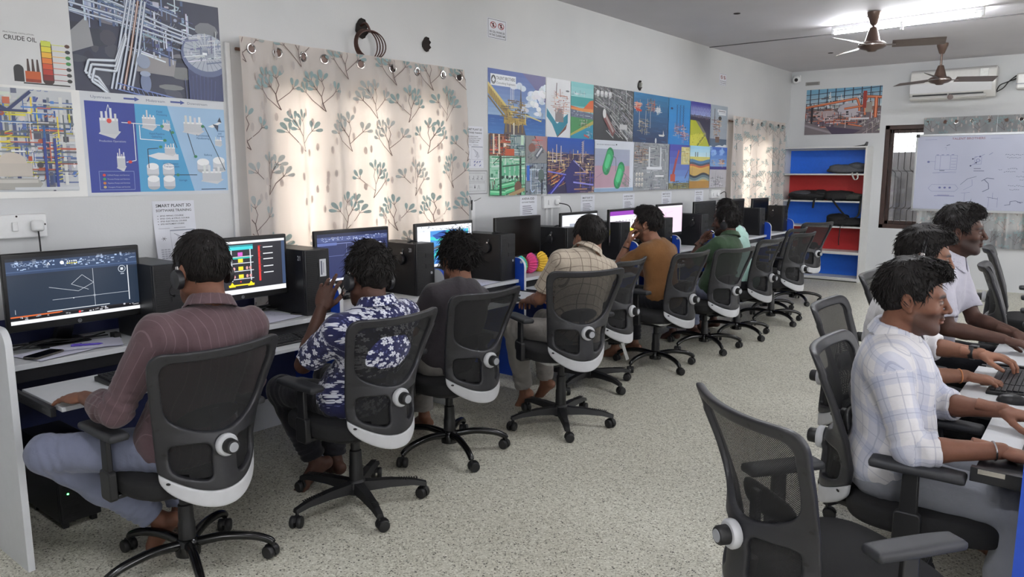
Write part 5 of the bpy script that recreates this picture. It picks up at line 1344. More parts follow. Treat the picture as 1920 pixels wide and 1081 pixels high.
papers('paper_sheet', -3.74, 1.47, .21, .297, radians(-20), DT + .004, 'white paper under the purple pen on the first desk', 3)
papers('paper_sheet', -3.66, 2.33, .30, .42, radians(8), DT, 'large paper with pencilled drawing on the second desk', 26)
papers('open_notebook', -3.26, 2.03, .21, .15, radians(30), .69, 'open white notebook pages on the second tray', 3, .01, .05)
papers('paper_sheet', -3.60, 4.14, .20, .28, radians(6), DT, 'paper sheet on the fourth desk in front of the computer', 14)
def phone(loc, rz, label):
    t = thing('mobile_phone', label, 'phone', loc, rz)
    MB().prism(rrect(-.038, -.080, .038, .080, .010), 0, .0085, 'z').build('body', mat('phone_grey', (88, 84, 80), .35, metal=.4), t, bevel=.002)
    MB().prism(rrect(-.0355, -.0775, .0355, .0775, .009), .0086, .0092, 'z').build('screen', mat('phone_glass', (12, 12, 14), .08), t)
    mb = MB(); mb.prism(rrect(.010, .040, .030, .072, .006), -.0008, -.0001, 'z'); mb.build('camera_bump', M_BLACKP, t)
    return t
phone((-3.665, 1.26, DT + .0045), radians(28), 'grey mobile phone lying on paper on the first desk')
phone((-3.63, 2.615, DT + .001), radians(20), 'black mobile phone on the second desk before the computer numbered 21')
t = thing('pen', 'purple pen lying on white paper on the first desk', 'pen', (-3.70, 1.455, DT + .0125), radians(62))
MB().tube([(-.065, 0, 0), (.05, 0, 0)], .0048, 10).build('barrel', mat('purple_plastic', (84, 62, 170), .4), t)
MB().tube([(.05, 0, 0), (.068, 0, 0)], [.0048, .001], 10).build('tip', M_PAPER if False else mat('purple_plastic', (84, 62, 170), .4), t)
MB().box((-.06, -.0015, .0045), (-.02, .0015, .0075)).build('clip', mat('purple_plastic', (84, 62, 170), .4), t)
t = thing('water_bottle', 'small clear bottle with a green cap behind the raised hand', 'bottle', (-3.72, 2.86, DT))
M_BOT = mat('clear_bottle', (196, 204, 208), .15, .03)
MB().lathe([(.028, 0), (.031, .01), (.031, .11), (.028, .13), (.013, .155), (.013, .17)], 18).build('bottle', M_BOT, t)
MB().lathe([(.0155, .165), (.0155, .185), (.014, .187)], 18).build('cap', mat('green_cap', (60, 170, 150), .4), t)
t = thing('water_bottle', 'clear bottle behind the blue partition near the green shirt', 'bottle', (-3.62, 8.04, DT))
MB().lathe([(.03, 0), (.033, .01), (.033, .14), (.028, .17), (.013, .2), (.013, .225)], 18).build('bottle', M_BOT, t)
MB().lathe([(.0155, .22), (.0155, .24), (.014, .242)], 18).build('cap', M_WHITEP, t)
# colourful honeycomb paper balls
def paper_ball(c, r, cols, label):
    t = thing('paper_ball', label, 'decoration', c, 0, 'honeycomb paper balls on the desk')
    for (w0, w1, col, k) in cols:
        mb = MB(); n = 44
        vs = []; m_ = 7
        for j in range(m_ + 1):
            q = w0 + (w1 - w0) * j / m_
            rr = sqrt(max(.02, 1 - q * q)) * r
            for i in range(n):
                a = 2 * pi * i / n
                x = rr * (1 + (.07 if i % 2 else -.05))
                vs.append((x * cos(a), q * r * .9, r + x * sin(a)))
        fs = [(j * n + i, j * n + (i + 1) % n, (j + 1) * n + (i + 1) % n, (j + 1) * n + i) for j in range(m_) for i in range(n)]
        fs.append(tuple(range(n - 1, -1, -1))); fs.append(tuple(m_ * n + i for i in range(n)))
        mb.add(vs, fs); mb.build('paper_layer', mat('paper_' + k, col, .75), t, smooth=0)
    return t
paper_ball((-3.67, 4.70, DT), .075, [(-.95, -.2, (70, 160, 206), 'sky'), (-.2, .2, (60, 190, 190), 'aqua'), (.2, .75, (120, 206, 84), 'lime')], 'blue and lime green paper ball, the left one by the blue partition')
paper_ball((-3.67, 4.83, DT), .082, [(-.75, .1, (222, 70, 130), 'pink'), (.1, .75, (150, 62, 130), 'plum')], 'pink and plum paper ball, the middle one')
paper_ball((-3.67, 4.97, DT), .082, [(-.75, .4, (226, 186, 60), 'gold'), (.4, .9, (190, 120, 50), 'amber')], 'yellow paper ball, the right one by the computer')
# cables on and under the desks
rk = random.Random(4)
for i, (y, lab) in enumerate(((1.25, 'tangle of black cables behind the first monitor stand'), (2.2, 'black cables behind the second monitor stand'), (3.35, 'thin black lead on the third desk below the headset'))):
    mb = MB()
    for k in range(4 if i < 2 else 2):
        p = [(-3.86 + rk.uniform(-.06, .06), y + q * .14 - .2 + rk.uniform(-.04, .04), DT + .008 + rk.uniform(0, .03) * (k > 0)) for q in range(5)]
        mb.tube(smooth_path(p), .0035, 5)
    if i == 0: mb.cbox((-3.80, 1.63, DT + .014), (.05, .03, .026))
    tag(mb.build('cable_tangle', M_CABLE), lab, 'cable')

# ------------------------------------------------------------------ right row of desks (only their ends show)
RD = [2.43, 3.25, 4.07, 4.89, 5.71]
for i in range(4):
    ya, yb = RD[i] + .0135, RD[i + 1] - .0135
    t = thing('computer_desk', ['white desk with a blue end panel at the lower right edge, before the plaid shirt', 'right row desk in front of the white shirt person with the black watch', 'right row desk in front of the grey polo shirt', 'farthest right row desk beyond the grey polo shirt'][i], 'desk', (0, 0, 0), 0, 'computer desks of the right row')
    MB().box((-.02, ya, DT - .025), (.60, yb, DT)).build('worktop', M_LAMW, t, bevel=.002)
    xt = [-.275, -.42, -.40, .0][i]
    y0t = 2.80 if i == 0 else ya + .045
    tr = MB().box((xt, y0t, .672), (xt + .38, yb - .045, .690)).build('keyboard_tray', M_LAMW, t, bevel=.0015)
    if i == 0: MB().box((xt + .02, 2.60, .668), (xt + .38, 2.798, .686)).build('mouse_shelf', M_SLIDE, t, bevel=.003)
    for y in (y0t - .022 if i else 2.585, yb - .022):
        mb = MB(); mb.box((xt + .01, y - .012, .650), (xt + .62, y + .012, .695)); sl = mb.build('drawer_slide', M_SLIDE, tr, bevel=.002)
        MB().box((xt + .03, y - .0135, .678), (xt + .10, y - .012, .693)).build('slide_catch', M_CHROME, sl)
    MB().box((.02, ya, DT - .085), (.55, yb, DT - .026)).build('under_rail', M_SLIDE, t)
    MB().box((.50, ya, .2), (.515, yb, DT - .026)).build('modesty_panel', M_DKBLUE, t)
    for y in [RD[i]]:
        xf = -.125 if i == 0 else -.06
        prof = [(.62, 0), (xf, 0), (xf, .86)] + [(p[0], p[1]) for p in arc(xf + .07, .86, .07, pi, pi / 2, 6)[1:]] + [(.62, .93)]
        mb = MB(); mb.prism(prof, y - .0125, y + .0125, 'y'); mb.mi = [0 if len(f) > 4 else 1 for f in mb.f]; mb.build('end_panel' if y == RD[0] else 'divider', [M_BLUE, M_LAMW], t, smooth=30)
keyboard((-.09, 2.99, ZT), radians(-90), 'black keyboard under the hands of the plaid shirt person', 'keyboards on the right trays')
keyboard((-.27, 3.73, ZT), radians(-90), 'black keyboard under the hands of the white shirt person', 'keyboards on the right trays')
mouse((-.235, 3.43, ZT), radians(-90), 'dark mouse below the right hand of the white shirt person', 'mice on the right trays')
# ------------------------------------------------------------------ soft-shape mesher (signed distance field -> quad surface)
class Field:
    def __init__(s, lo, hi, h):
        s.lo = np.array(lo, float); s.h = h
        s.n = np.maximum(3, np.ceil((np.array(hi, float) - s.lo) / h).astype(int) + 1)
        s.F = np.full(tuple(s.n), 9.0, dtype=np.float32)
    def _win(s, lo, hi, m):
        a = np.clip(np.floor((np.array(lo) - m - s.lo) / s.h).astype(int), 0, s.n - 1)
        b = np.clip(np.ceil((np.array(hi) + m - s.lo) / s.h).astype(int) + 1, 1, s.n)
        if np.any(b <= a): return None
        sl = tuple(slice(i, j) for i, j in zip(a, b))
        ax = [(s.lo[k] + s.h * np.arange(a[k], b[k])).astype(np.float32) for k in range(3)]
        return sl, np.meshgrid(*ax, indexing='ij', sparse=True)
    def op(s, lo, hi, k, fn, mode='u'):
        w = s._win(lo, hi, max(k, .004) + 3 * s.h)
        if w is None: return s
        sl, (X, Y, Z) = w
        d = np.asarray(fn(X, Y, Z), dtype=np.float32)
        A = s.F[sl]
        if mode == 'u':
            if k > 0:
                hh = np.maximum(k - np.abs(A - d), 0) / k
                s.F[sl] = np.minimum(A, d) - hh * hh * k * .25
            else: s.F[sl] = np.minimum(A, d)
        else:
            d = -d
            if k > 0:
                hh = np.maximum(k - np.abs(A - d), 0) / k
                s.F[sl] = np.maximum(A, d) + hh * hh * k * .25
            else: s.F[sl] = np.maximum(A, d)
        return s
    def cone(s, a, b, r1, r2, k=0.0, mode='u', sq=None):
        """tapered capsule from a to b; sq=(axis, factor) flattens the section along an axis"""
        a = np.array(a, float); b = np.array(b, float); ba = b - a
        L2 = max(float(ba @ ba), 1e-9); R = max(r1, r2)
        def fn(X, Y, Z):
            px, py, pz = X - a[0], Y - a[1], Z - a[2]
            t = np.clip((px * ba[0] + py * ba[1] + pz * ba[2]) / L2, 0, 1)
            qx, qy, qz = px - t * ba[0], py - t * ba[1], pz - t * ba[2]
            if sq is not None:
                u, f = np.array(sq[0], float), sq[1]
                u = u / np.linalg.norm(u)
                du = qx * u[0] + qy * u[1] + qz * u[2]
                g = (f - 1) * du
                qx, qy, qz = qx + g * u[0], qy + g * u[1], qz + g * u[2]
            return np.sqrt(qx * qx + qy * qy + qz * qz) - (r1 + t * (r2 - r1))
        return s.op(np.minimum(a, b) - R, np.maximum(a, b) + R, k, fn, mode)
    def ell(s, c, r, k=0.0, mode='u', M=None):
        """ellipsoid; M columns are its axes"""
        c = np.array(c, float); r = np.array(r, float)
        Mx = np.eye(3) if M is None else np.array(M, float)
        ext = np.sqrt(((Mx * r) ** 2).sum(1))
        def fn(X, Y, Z):
            px, py, pz = X - c[0], Y - c[1], Z - c[2]
            u = [(px * Mx[0, i] + py * Mx[1, i] + pz * Mx[2, i]) for i in range(3)]
            k0 = np.sqrt(sum((u[i] / r[i]) ** 2 for i in range(3)))
            k1 = np.sqrt(sum((u[i] / r[i] ** 2) ** 2 for i in range(3))) + 1e-9
            return k0 * (k0 - 1) / k1
        return s.op(c - ext, c + ext, k, fn, mode)
    def fn(s, lo, hi, f, k=0.0, mode='u'):
        return s.op(lo, hi, k, f, mode)
    def mesh(s, smooth=1):
        F = s.F.copy()
        F[0] = F[-1] = 1; F[:, 0] = F[:, -1] = 1; F[:, :, 0] = F[:, :, -1] = 1
        ins = F < 0
        nx, ny, nz = F.shape
        c = np.zeros((nx - 1, ny - 1, nz - 1), dtype=np.int8)
        for i in (0, 1):
            for j in (0, 1):
                for k in (0, 1): c += ins[i:nx - 1 + i, j:ny - 1 + j, k:nz - 1 + k]
        act = (c > 0) & (c < 8)
        idx = np.full(act.shape, -1, dtype=np.int32)
        I = np.argwhere(act)
        idx[act] = np.arange(len(I), dtype=np.int32)
        acc = np.zeros((len(I), 3), dtype=np.float64); cnt = np.zeros(len(I))
        cor = {}
        for i in (0, 1):
            for j in (0, 1):
                for k in (0, 1): cor[i, j, k] = F[I[:, 0] + i, I[:, 1] + j, I[:, 2] + k].astype(np.float64)
        for ax in range(3):
            for o1 in (0, 1):
                for o2 in (0, 1):
                    p = [0, 0, 0]; q = [0, 0, 0]; oth = [m for m in range(3) if m != ax]
                    p[oth[0]] = q[oth[0]] = o1; p[oth[1]] = q[oth[1]] = o2; q[ax] = 1
                    fa, fb = cor[tuple(p)], cor[tuple(q)]
                    m = (fa < 0) != (fb < 0)
                    t = np.where(m, fa / np.where(m, fa - fb, 1), 0)
                    for d in range(3): acc[m, d] += p[d] if d != ax else 0
                    acc[m, ax] += t[m]; cnt[m] += 1
        V = s.lo + (I + acc / cnt[:, None]) * s.h
        Q = []
        for ax in range(3):
            sl0 = [slice(None)] * 3; sl1 = [slice(None)] * 3; sl0[ax] = slice(0, -1); sl1[ax] = slice(1, None)
            a, b = ins[tuple(sl0)], ins[tuple(sl1)]
            E = np.argwhere(a != b)
            o = [m for m in range(3) if m != ax]
            ok = np.all(E[:, o] > 0, axis=1) & (E[:, o[0]] < F.shape[o[0]] - 1) & (E[:, o[1]] < F.shape[o[1]] - 1)
            E = E[ok]
            inside_first = a[tuple(E.T)]
            def cell(d0, d1):
                e = E.copy(); e[:, o[0]] -= d0; e[:, o[1]] -= d1
                return idx[tuple(e.T)]
            q = np.stack([cell(1, 1), cell(0, 1), cell(0, 0), cell(1, 0)], 1)
            fl = inside_first if ax != 1 else ~inside_first
            q[~fl] = q[~fl][:, ::-1]
            Q.append(q)
        Q = np.concatenate(Q)
        for _ in range(smooth):
            e = np.concatenate([Q[:, [0, 1]], Q[:, [1, 2]], Q[:, [2, 3]], Q[:, [3, 0]]])
            S = np.zeros_like(V); n = np.bincount(e[:, 0], minlength=len(V)) + np.bincount(e[:, 1], minlength=len(V))
            for d in range(3): S[:, d] = np.bincount(e[:, 0], V[e[:, 1], d], len(V)) + np.bincount(e[:, 1], V[e[:, 0], d], len(V))
            V = V * .5 + .5 * S / np.maximum(n, 1)[:, None]
        return V, Q
def vnormals(V, Q):
    n = np.cross(V[Q[:, 2]] - V[Q[:, 0]], V[Q[:, 3]] - V[Q[:, 1]])
    N_ = np.zeros_like(V)
    for c in range(4):
        for d in range(3): N_[:, d] += np.bincount(Q[:, c], n[:, d], len(V))
    return N_ / np.maximum(np.linalg.norm(N_, axis=1), 1e-9)[:, None]

# ------------------------------------------------------------------ office chairs
M_CHF = mat('chair_frame_charcoal', (33, 33, 37), .44, .05, 60, bump=.12, bscale=500)
M_CHK = mat('chair_black', (20, 20, 22), .5, .08)
M_GLOSS = mat('black_painted_steel', (14, 14, 15), .2, .05)
M_SEAT = mat('seat_fabric', (17, 17, 19), .9, .15, 200, bump=.35, bscale=700)
M_TRIM = mat('chair_pale_trim', (186, 187, 190), .45, .03)
M_PADA = mat('arm_pad', (40, 41, 45), .55, .06)
def m_mesh():
    m, nt, b = new_mat('backrest_netting')
    tc = N(nt, 'ShaderNodeTexCoord'); mp = N(nt, 'ShaderNodeMapping'); mp.inputs['Rotation'].default_value = (0, radians(45), 0)
    nt.links.new(tc.outputs['Object'], mp.inputs[0])
    sep = N(nt, 'ShaderNodeSeparateXYZ'); nt.links.new(mp.outputs[0], sep.inputs[0])
    prev = None
    for ax in (0, 2):
        k = N(nt, 'ShaderNodeMath', operation='MULTIPLY'); k.inputs[1].default_value = 1900; nt.links.new(sep.outputs[ax], k.inputs[0])
        s_ = N(nt, 'ShaderNodeMath', operation='SINE'); nt.links.new(k.outputs[0], s_.inputs[0])
        g = N(nt, 'ShaderNodeMath', operation='GREATER_THAN'); g.inputs[1].default_value = .10; nt.links.new(s_.outputs[0], g.inputs[0])
        if prev is None: prev = g
        else:
            mu = N(nt, 'ShaderNodeMath', operation='MULTIPLY'); nt.links.new(prev.outputs[0], mu.inputs[0]); nt.links.new(g.outputs[0], mu.inputs[1]); prev = mu
    b.inputs['Base Color'].default_value = (*rgb(16, 16, 18), 1); b.inputs['Roughness'].default_value = .8
    t = N(nt, 'ShaderNodeBsdfTransparent')
    mx = N(nt, 'ShaderNodeMixShader')
    nt.links.new(prev.outputs[0], mx.inputs[0]); nt.links.new(b.outputs[0], mx.inputs[1]); nt.links.new(t.outputs[0], mx.inputs[2])
    nt.links.new(mx.outputs[0], nt.nodes['Material Output'].inputs[0])
    return m
M_NET = m_mesh()
BH = .605                      # height of the backrest
ZB = .362                       # its lower edge above the floor
def half_w(v):
    v = np.asarray(v, float)
    return np.interp(v, [0, .05, .12, .22, .32, .42, .52, BH], [.160, .176, .185, .191, .206, .227, .248, .259])
def rail_y(v):                 # how far forward the side rails stand at height v
    return np.interp(v, [0, .10, .20, .30, .42, BH], [-.225, -.195, -.185, -.205, -.245, -.315])
def bow(v):                    # how far the middle bulges backward
    return np.interp(v, [0, .10, .22, .32, .45, BH], [.095, .125, .130, .085, .055, .055])
def warp(P):
    """flat panel (u, w, v) -> curved backrest"""
    u, w, v = P[:, 0], P[:, 1], P[:, 2]
    hw = half_w(v)
    q = np.clip(u / hw, -1.05, 1.05)
    y = rail_y(v) - bow(v) * (1 - q * q)
    ty = 2 * bow(v) * q / hw          # slope across
    nn = np.sqrt(1 + ty * ty)
    lift = np.where(v > BH - .08, .010 * (np.abs(q)) ** 2, 0)
    return np.stack([u - w * ty / nn * 1.0, y + w / nn, v + ZB + lift], 1)
def sd_outline(U, V):
    """2-D distance to the backrest outline (approximate)"""
    hw = half_w(V)
    d1 = (np.abs(U) - hw) * .95
    top = V - (BH - .012 * (U / .24) ** 2 * 0 )
    bot = -(V - .075 * (np.abs(U) / .17) ** 2.2)
    def smax(a, b, k): h = np.maximum(k - np.abs(a - b), 0) / k; return np.maximum(a, b) + h * h * k * .25
    return smax(smax(d1, top, .06), bot, .03)
def sd_open_top(U, V):
    hw = half_w(V) - .036
    lower = .285 + .060 * np.clip(np.abs(U) / .17, 0, 1.3) ** 2
    def smax(a, b, k): h = np.maximum(k - np.abs(a - b), 0) / k; return np.maximum(a, b) + h * h * k * .25
    return smax(smax((np.abs(U) - hw), V - (BH - .038), .05), lower - V, .04)
def sd_open_low(U, V):
    hw = half_w(V) - .030
    a = np.abs(U)
    def smax(x, y, k): h = np.maximum(k - np.abs(x - y), 0) / k; return np.maximum(x, y) + h * h * k * .25
    return smax(smax(a - hw, .045 - a, .03), smax(V - .252, .105 + .035 * (a / .15) ** 2 - V, .03), .03)
def chair_back():
    h = .0038
    def slab(dist2, th, rd):
        def f(X, Y, Z):
            d = dist2(X, Z) + rd; w = np.abs(Y) - (th - rd)
            return np.sqrt(np.maximum(d, 0) ** 2 + np.maximum(w, 0) ** 2) + np.minimum(np.maximum(d, w), 0) - rd
        return f
    lo, hi = (-.27, -.024, -.02), (.27, .024, BH + .02)
    f = Field(lo, hi, h)
    cut = lambda U, V: .066 + .065 * (np.abs(U) / .17) ** 2.2 - V
    frame2 = lambda U, V: np.maximum(np.maximum(np.maximum(sd_outline(U, V), -sd_open_top(U, V)), -sd_open_low(U, V)), cut(U, V))
    f.fn(lo, hi, slab(frame2, .0135, .008))
    fr = f.mesh(1)
    g = Field(lo, hi, h)
    g.fn(lo, hi, slab(lambda U, V: np.maximum(sd_outline(U, V), -cut(U, V)), .012, .007))
    tr = g.mesh(1)
    out = []
    for V, Q in (fr, tr):
        out.append((warp(V), Q))
    # netting over the upper opening
    vs = []; nu, nv = 26, 26
    for j in range(nv + 1):
        v = .10 + (BH - .02 - .10) * j / nv
        for i in range(nu + 1):
            vs.append(((2 * i / nu - 1) * (half_w(v) - .02), .006, v))
    net = warp(np.array(vs)); w = nu + 1
    nf = np.array([(j * w + i, j * w + i + 1, (j + 1) * w + i + 1, (j + 1) * w + i) for j in range(nv) for i in range(nu)
                   if .10 + (BH - .12) * (j + .5) / nv > .115 + .03 * abs(2 * (i + .5) / nu - 1) ** 2])
    out.append((net, nf))
    return out
_back = chair_back()
def make_chair(base, arms=True):
    t = thing('office_chair', 'chair', 'chair')
    V, Q = _back[0]
    sv, sq = [], []
    for u, v in [(s_ * uu, vv) for s_ in (-1, 1) for uu, vv in ((.232, .50), (.10, BH - .02), (.20, BH - .02), (.192, .32), (.168, .22), (.162, .11))] + [(0, .075)]:
        k = len(V) + len(sv)
        ring = np.array([[u, -.0142, v]] + [[u + .0055 * cos(i * pi / 4), -.0142, v + .0055 * sin(i * pi / 4)] for i in range(8)])
        sv += list(warp(ring)); sq += [(k, k + 1 + 2 * i, k + 2 + 2 * i, k + 1 + (2 * i + 2) % 8) for i in range(4)]
    bk = np_obj('backrest', np.concatenate([V, np.array(sv)]), np.concatenate([Q, np.array(sq)]), [M_CHF, M_CHK], t, mi=[0] * len(Q) + [1] * len(sq))
    np_obj('pale_trim', _back[1][0], _back[1][1], M_TRIM, bk)
    np_obj('netting', _back[2][0], _back[2][1], M_NET, bk)
    # lumbar pad behind the netting and the adjuster knob
    f = Field((-.15, -.40, .58), (.15, -.15, .79), .006)
    f.fn((-.14, -.36, .63), (.14, -.20, .745), lambda X, Y, Z: np.sqrt((X / .125) ** 2 + ((Y + .245 - 1.5 * X * X) / .016) ** 2 + ((Z - .688) / .042) ** 2) * .016 - .016)
    V, Q = f.mesh(1); np_obj('lumbar_pad', V, Q, M_CHK, t)
    MB().box((-.016, -.275, .58), (.016, -.255, .72)).build('lumbar_bracket', M_CHK, t, bevel=.004)
    p = warp(np.array([[0, -.012, .235]]))[0]
    MB().lathe([(.020, 0.004), (.039, .002), (.042, -.006), (.042, -.018), (.037, -.024), (.02, -.025)], 26, 'y', tuple(p)).build('knob_ring', M_TRIM, t)
    kn = MB().lathe([(.026, -.02), (.028, -.026), (.027, -.052), (.023, -.057), (.004, -.058)], 24, 'y', tuple(p)).build('knob', M_CHK, t)
    MB().lathe([(.002, -.0595), (.018, -.0592), (.019, -.056)], 20, 'y', tuple(p)).build('knob_cap', mat('grey_plastic', (150, 152, 156), .45), kn)
    # seat
    f = Field((-.30, -.27, .36), (.30, .33, .52), .008)
    def seat(X, Y, Z):
        zc = .435 + .008 * np.sin((Y + .1) * 3) - .5 * np.maximum(Y - .14, 0) ** 2 * 2
        a = np.abs(X / .255) ** 3.2 + np.abs((Y - .03) / .25) ** 3.2
        d2 = (a ** (1 / 3.2) - 1) * .25
        w = np.abs(Z - zc) - .014
        d = d2 + .026
        return np.sqrt(np.maximum(d, 0) ** 2 + np.maximum(w, 0) ** 2) + np.minimum(np.maximum(d, w), 0) - .026
    f.fn((-.3, -.27, .37), (.3, .33, .5), seat)
    V, Q = f.mesh(1); np_obj('seat', V, Q, M_SEAT, t)
    mb = MB(); mb.prism(rrect(-.2, -.17, .2, .2, .06), .385, .405, 'z'); mb.box((-.09, -.10, .345), (.09, .12, .388)); mb.box((-.035, -.30, .365), (.035, -.05, .385))
    mb.build('seat_pan', M_CHK, t, bevel=.006)
    MB().tube(smooth_path([(0, -.10, .37), (0, -.24, .37), (0, -.285, .40), (0, -.272, .52)]), .022, 8).build('back_bracket', M_CHK, t)
    MB().tube([(.08, .05, .36), (.24, .06, .355), (.27, .06, .35)], .006, 8).build('height_lever', M_CHK, t)
    # column and star base
    mb = MB(); mb.lathe([(.032, .07), (.034, .10), (.033, .19), (.030, .20), (.028, .27), (.022, .275), (.021, .35)], 18); mb.build('gas_column', M_CHK, t)
    bs = MB()
    bs.lathe([(.03, .055), (.048, .06), (.05, .10), (.04, .125), (.034, .13)], 18)
    R_ = .325
    for k in range(5):
        a = radians(90 + 72 * k + 16)
        bs.M = Matrix.Rotation(a, 4, 'Z')
        if base == 'steel':
            bs.tube(smooth_path([(.03, 0, .105), (.14, 0, .118), (.25, 0, .105), (.31, 0, .082), (R_, 0, .066)], 4), [.020 - .0003 * i for i in range(17)], 10)
        else:
            P_ = [(.03, .030, .070, .118), (.16, .026, .080, .116), (.27, .021, .078, .104), (.335, .017, .066, .085)]
            vs = []
            for (x, w, z0, z1) in P_: vs += [(x, -w, z0), (x, w, z0), (x, w * .72, z1), (x, -w * .72, z1)]
            fs = [(0, 3, 2, 1), (12, 13, 14, 15)] + [(4 * i + q, 4 * i + (q + 1) % 4, 4 * i + 4 + (q + 1) % 4, 4 * i + 4 + q) for i in range(3) for q in range(4)]
            bs.add(vs, fs)
            for q in range(8): bs.box((.20 + q * .012, -.014, .108), (.207 + q * .012, .014, .115 - q * .0008))
    bs.M = None
    bs.build('star_base', M_GLOSS if base == 'steel' else M_CHK, t, bevel=0 if base == 'steel' else .004)
    for k in range(5):
        a = radians(90 + 72 * k + 16)
        mb = MB(); mb.M = Matrix.Translation((R_ * cos(a), R_ * sin(a), 0)) @ Matrix.Rotation(a + .9 * (k - 2), 4, 'Z')
        for s_ in (-1, 1):
            mb.lathe([(.012, s_ * .006), (.026, s_ * .006), (.028, s_ * .010), (.028, s_ * .022), (.024, s_ * .027), (.008, s_ * .028)], 18, 'x', (0, .012, .028))
        mb.prism(arc(.012, .030, .031, radians(15), radians(190), 10) + [(.0, .03)], -.0055, .0055, 'x')
        mb.tube([(0, 0, .04), (0, 0, .07)], .008, 8)
        mb.build('caster', M_CHK, t)
    if arms:
        for s_ in (-1, 1):
            mb = MB(); mb.box((s_ * .10, -.02, .385), (s_ * .285, .05, .402)) if s_ > 0 else mb.box((-.285, -.02, .385), (-.10, .05, .402))
            mb.prism(rrect(-.035, .385, .045, .50, .015), s_ * .262, s_ * .292, 'x')
            mb.prism([(-.022, .46), (.034, .46), (.030, .635), (-.018, .635)], s_ * .267, s_ * .287, 'x')
            ar = mb.build('arm_post', M_CHK, t, bevel=.005)
            f = Field((-.06, -.15, .60), (.06, .19, .69), .006)
            def pad(X, Y, Z):
                w = .040 + .006 * np.cos(Y * 9); d = np.maximum(np.abs(X) - w + .02, np.abs(Y - .02) - .125) ; e = np.abs(Z - .648 + .10 * np.maximum(Y - .07, 0) ** 1.5) - .003
                return np.sqrt(np.maximum(d, 0) ** 2 + np.maximum(e, 0) ** 2) + np.minimum(np.maximum(d, e), 0) - .013
            f.fn((-.06, -.15, .61), (.06, .19, .68), pad)
            V, Q = f.mesh(1); V[:, 0] += s_ * .277
            np_obj('arm_pad', V, Q, M_PADA, ar)
    return t
_proto = {'steel': make_chair('steel'), 'plastic': make_chair('plastic')}
_used = set()
CH = {}
def chair(key, x, y, facing, base, dz, label, group):
    """facing: direction the sitter looks, degrees from +y, counter-clockwise; dz: gas lift raised or lowered"""
    root = _proto[base]
    if base in _used: root = dup(root)
    _used.add(base)
    root.location = (x, y, 0); root.rotation_euler = (0, 0, radians(facing))
    tag(root, label, 'chair', group)
    for ch in root.children:
        if ch.name.split('.')[0] not in ('star_base', 'caster'):
            ch.location.z = dz
            if ch.name.startswith('gas_column'): ch.location.z = 0; ch.scale.z = 1 + dz / .35
    CH[key] = (x, y, radians(facing), dz)
    return root
GL, GR = 'office chairs along the left desks', 'office chairs along the right desks'
chair('C1', -2.79, 1.41, 90, 'steel', 0, 'black mesh office chair under the person in the maroon shirt, nearest on the left', GL)
chair('C2', -2.72, 2.22, 88, 'plastic', .0, 'black mesh office chair under the person in the flowered shirt', GL)
chair('C3', -2.84, 3.00, 84, 'steel', .0, 'black mesh office chair behind the back of the person in dark grey', GL)
chair('C4', -2.62, 3.79, 62, 'plastic', .055, 'turned black mesh office chair under the person in the checked shirt', GL)
chair('C5', -2.96, 4.66, 94, 'plastic', .0, 'empty office chair between the checked shirt and the brown shirt', GL)
chair('C6', -2.84, 5.47, 83, 'steel', .0, 'black mesh office chair under the person in the brown shirt', GL)
chair('C7', -2.80, 6.33, 72, 'steel', -.03, 'black mesh office chair under the person in the green shirt', GL)
def wrap(ch, flap=None):
    mb = MB(); g = lambda q: math.copysign(abs(q) ** .625, q)
    mb.grid(lambda u, v: (.252 * g(cos(2 * pi * u)) * (1 - .05 * v), .03 + .247 * g(sin(2 * pi * u)) * (1 - .05 * v), .425 - .032 * v - .008 * v * sin(31 * u) + .004 * sin(17 * u)), 70, 3)
    if flap: mb.grid(lambda u, v: (flap[0] + .05 * u + .03 * v, flap[1] - .04 * v + .01 * sin(4 * v), .41 - .24 * v), 3, 8)
    o = mb.build('plastic_wrap', M_WRAP, ch, smooth=180); o.location.z = [c for c in ch.children if c.name.startswith('seat')][0].location.z
M_WRAP = mat('cloudy_plastic', (150, 150, 148), .25, .2, 40, bump=.6)
for o_ in list(COL.objects):
    if o_.get('category') == 'chair' and 'checked shirt' in o_['label'] and 'under' in o_['label']: wrap(o_)
    elif o_.get('category') == 'chair' and 'brown shirt' in o_['label']: wrap(o_, (.18, -.15) if 'between' in o_['label'] else None)
chair('C8', -2.78, 7.03, 84, 'steel', .0, 'office chair just behind the chair of the green shirt', GL)
chair('C9', -2.76, 7.92, 80, 'steel', .0, 'empty office chair before the shelf, third from the far end', GL)
chair('C10', -3.02, 8.50, 85, 'steel', .0, 'empty office chair turned to the desk, second from the far end', GL)
chair('C11', -2.98, 9.30, 65, 'steel', .03, 'farthest empty office chair of the left row, right before the shelf unit', GL)
chair('R1', -.44, 2.86, -88, 'plastic', .0, 'office chair under the person in the pale plaid shirt', GR)
chair('R0', -.55, 2.20, -36, 'plastic', -.015, 'empty mesh office chair at the bottom right, nearest the camera', GR)
chair('R2', -.70, 3.72, -90, 'plastic', .0, 'office chair under the person in the white shirt with black watch', GR)
chair('R3', -.70, 4.55, -90, 'plastic', .05, 'office chair under the person in the grey polo shirt', GR)
chair('R4', -.27, 5.65, -84, 'plastic', .03, 'empty office chair beyond the grey polo shirt, the nearer of two', GR)
chair('R5', -.36, 6.60, -84, 'plastic', .06, 'empty office chair beyond the grey polo shirt, the farther of two', GR)
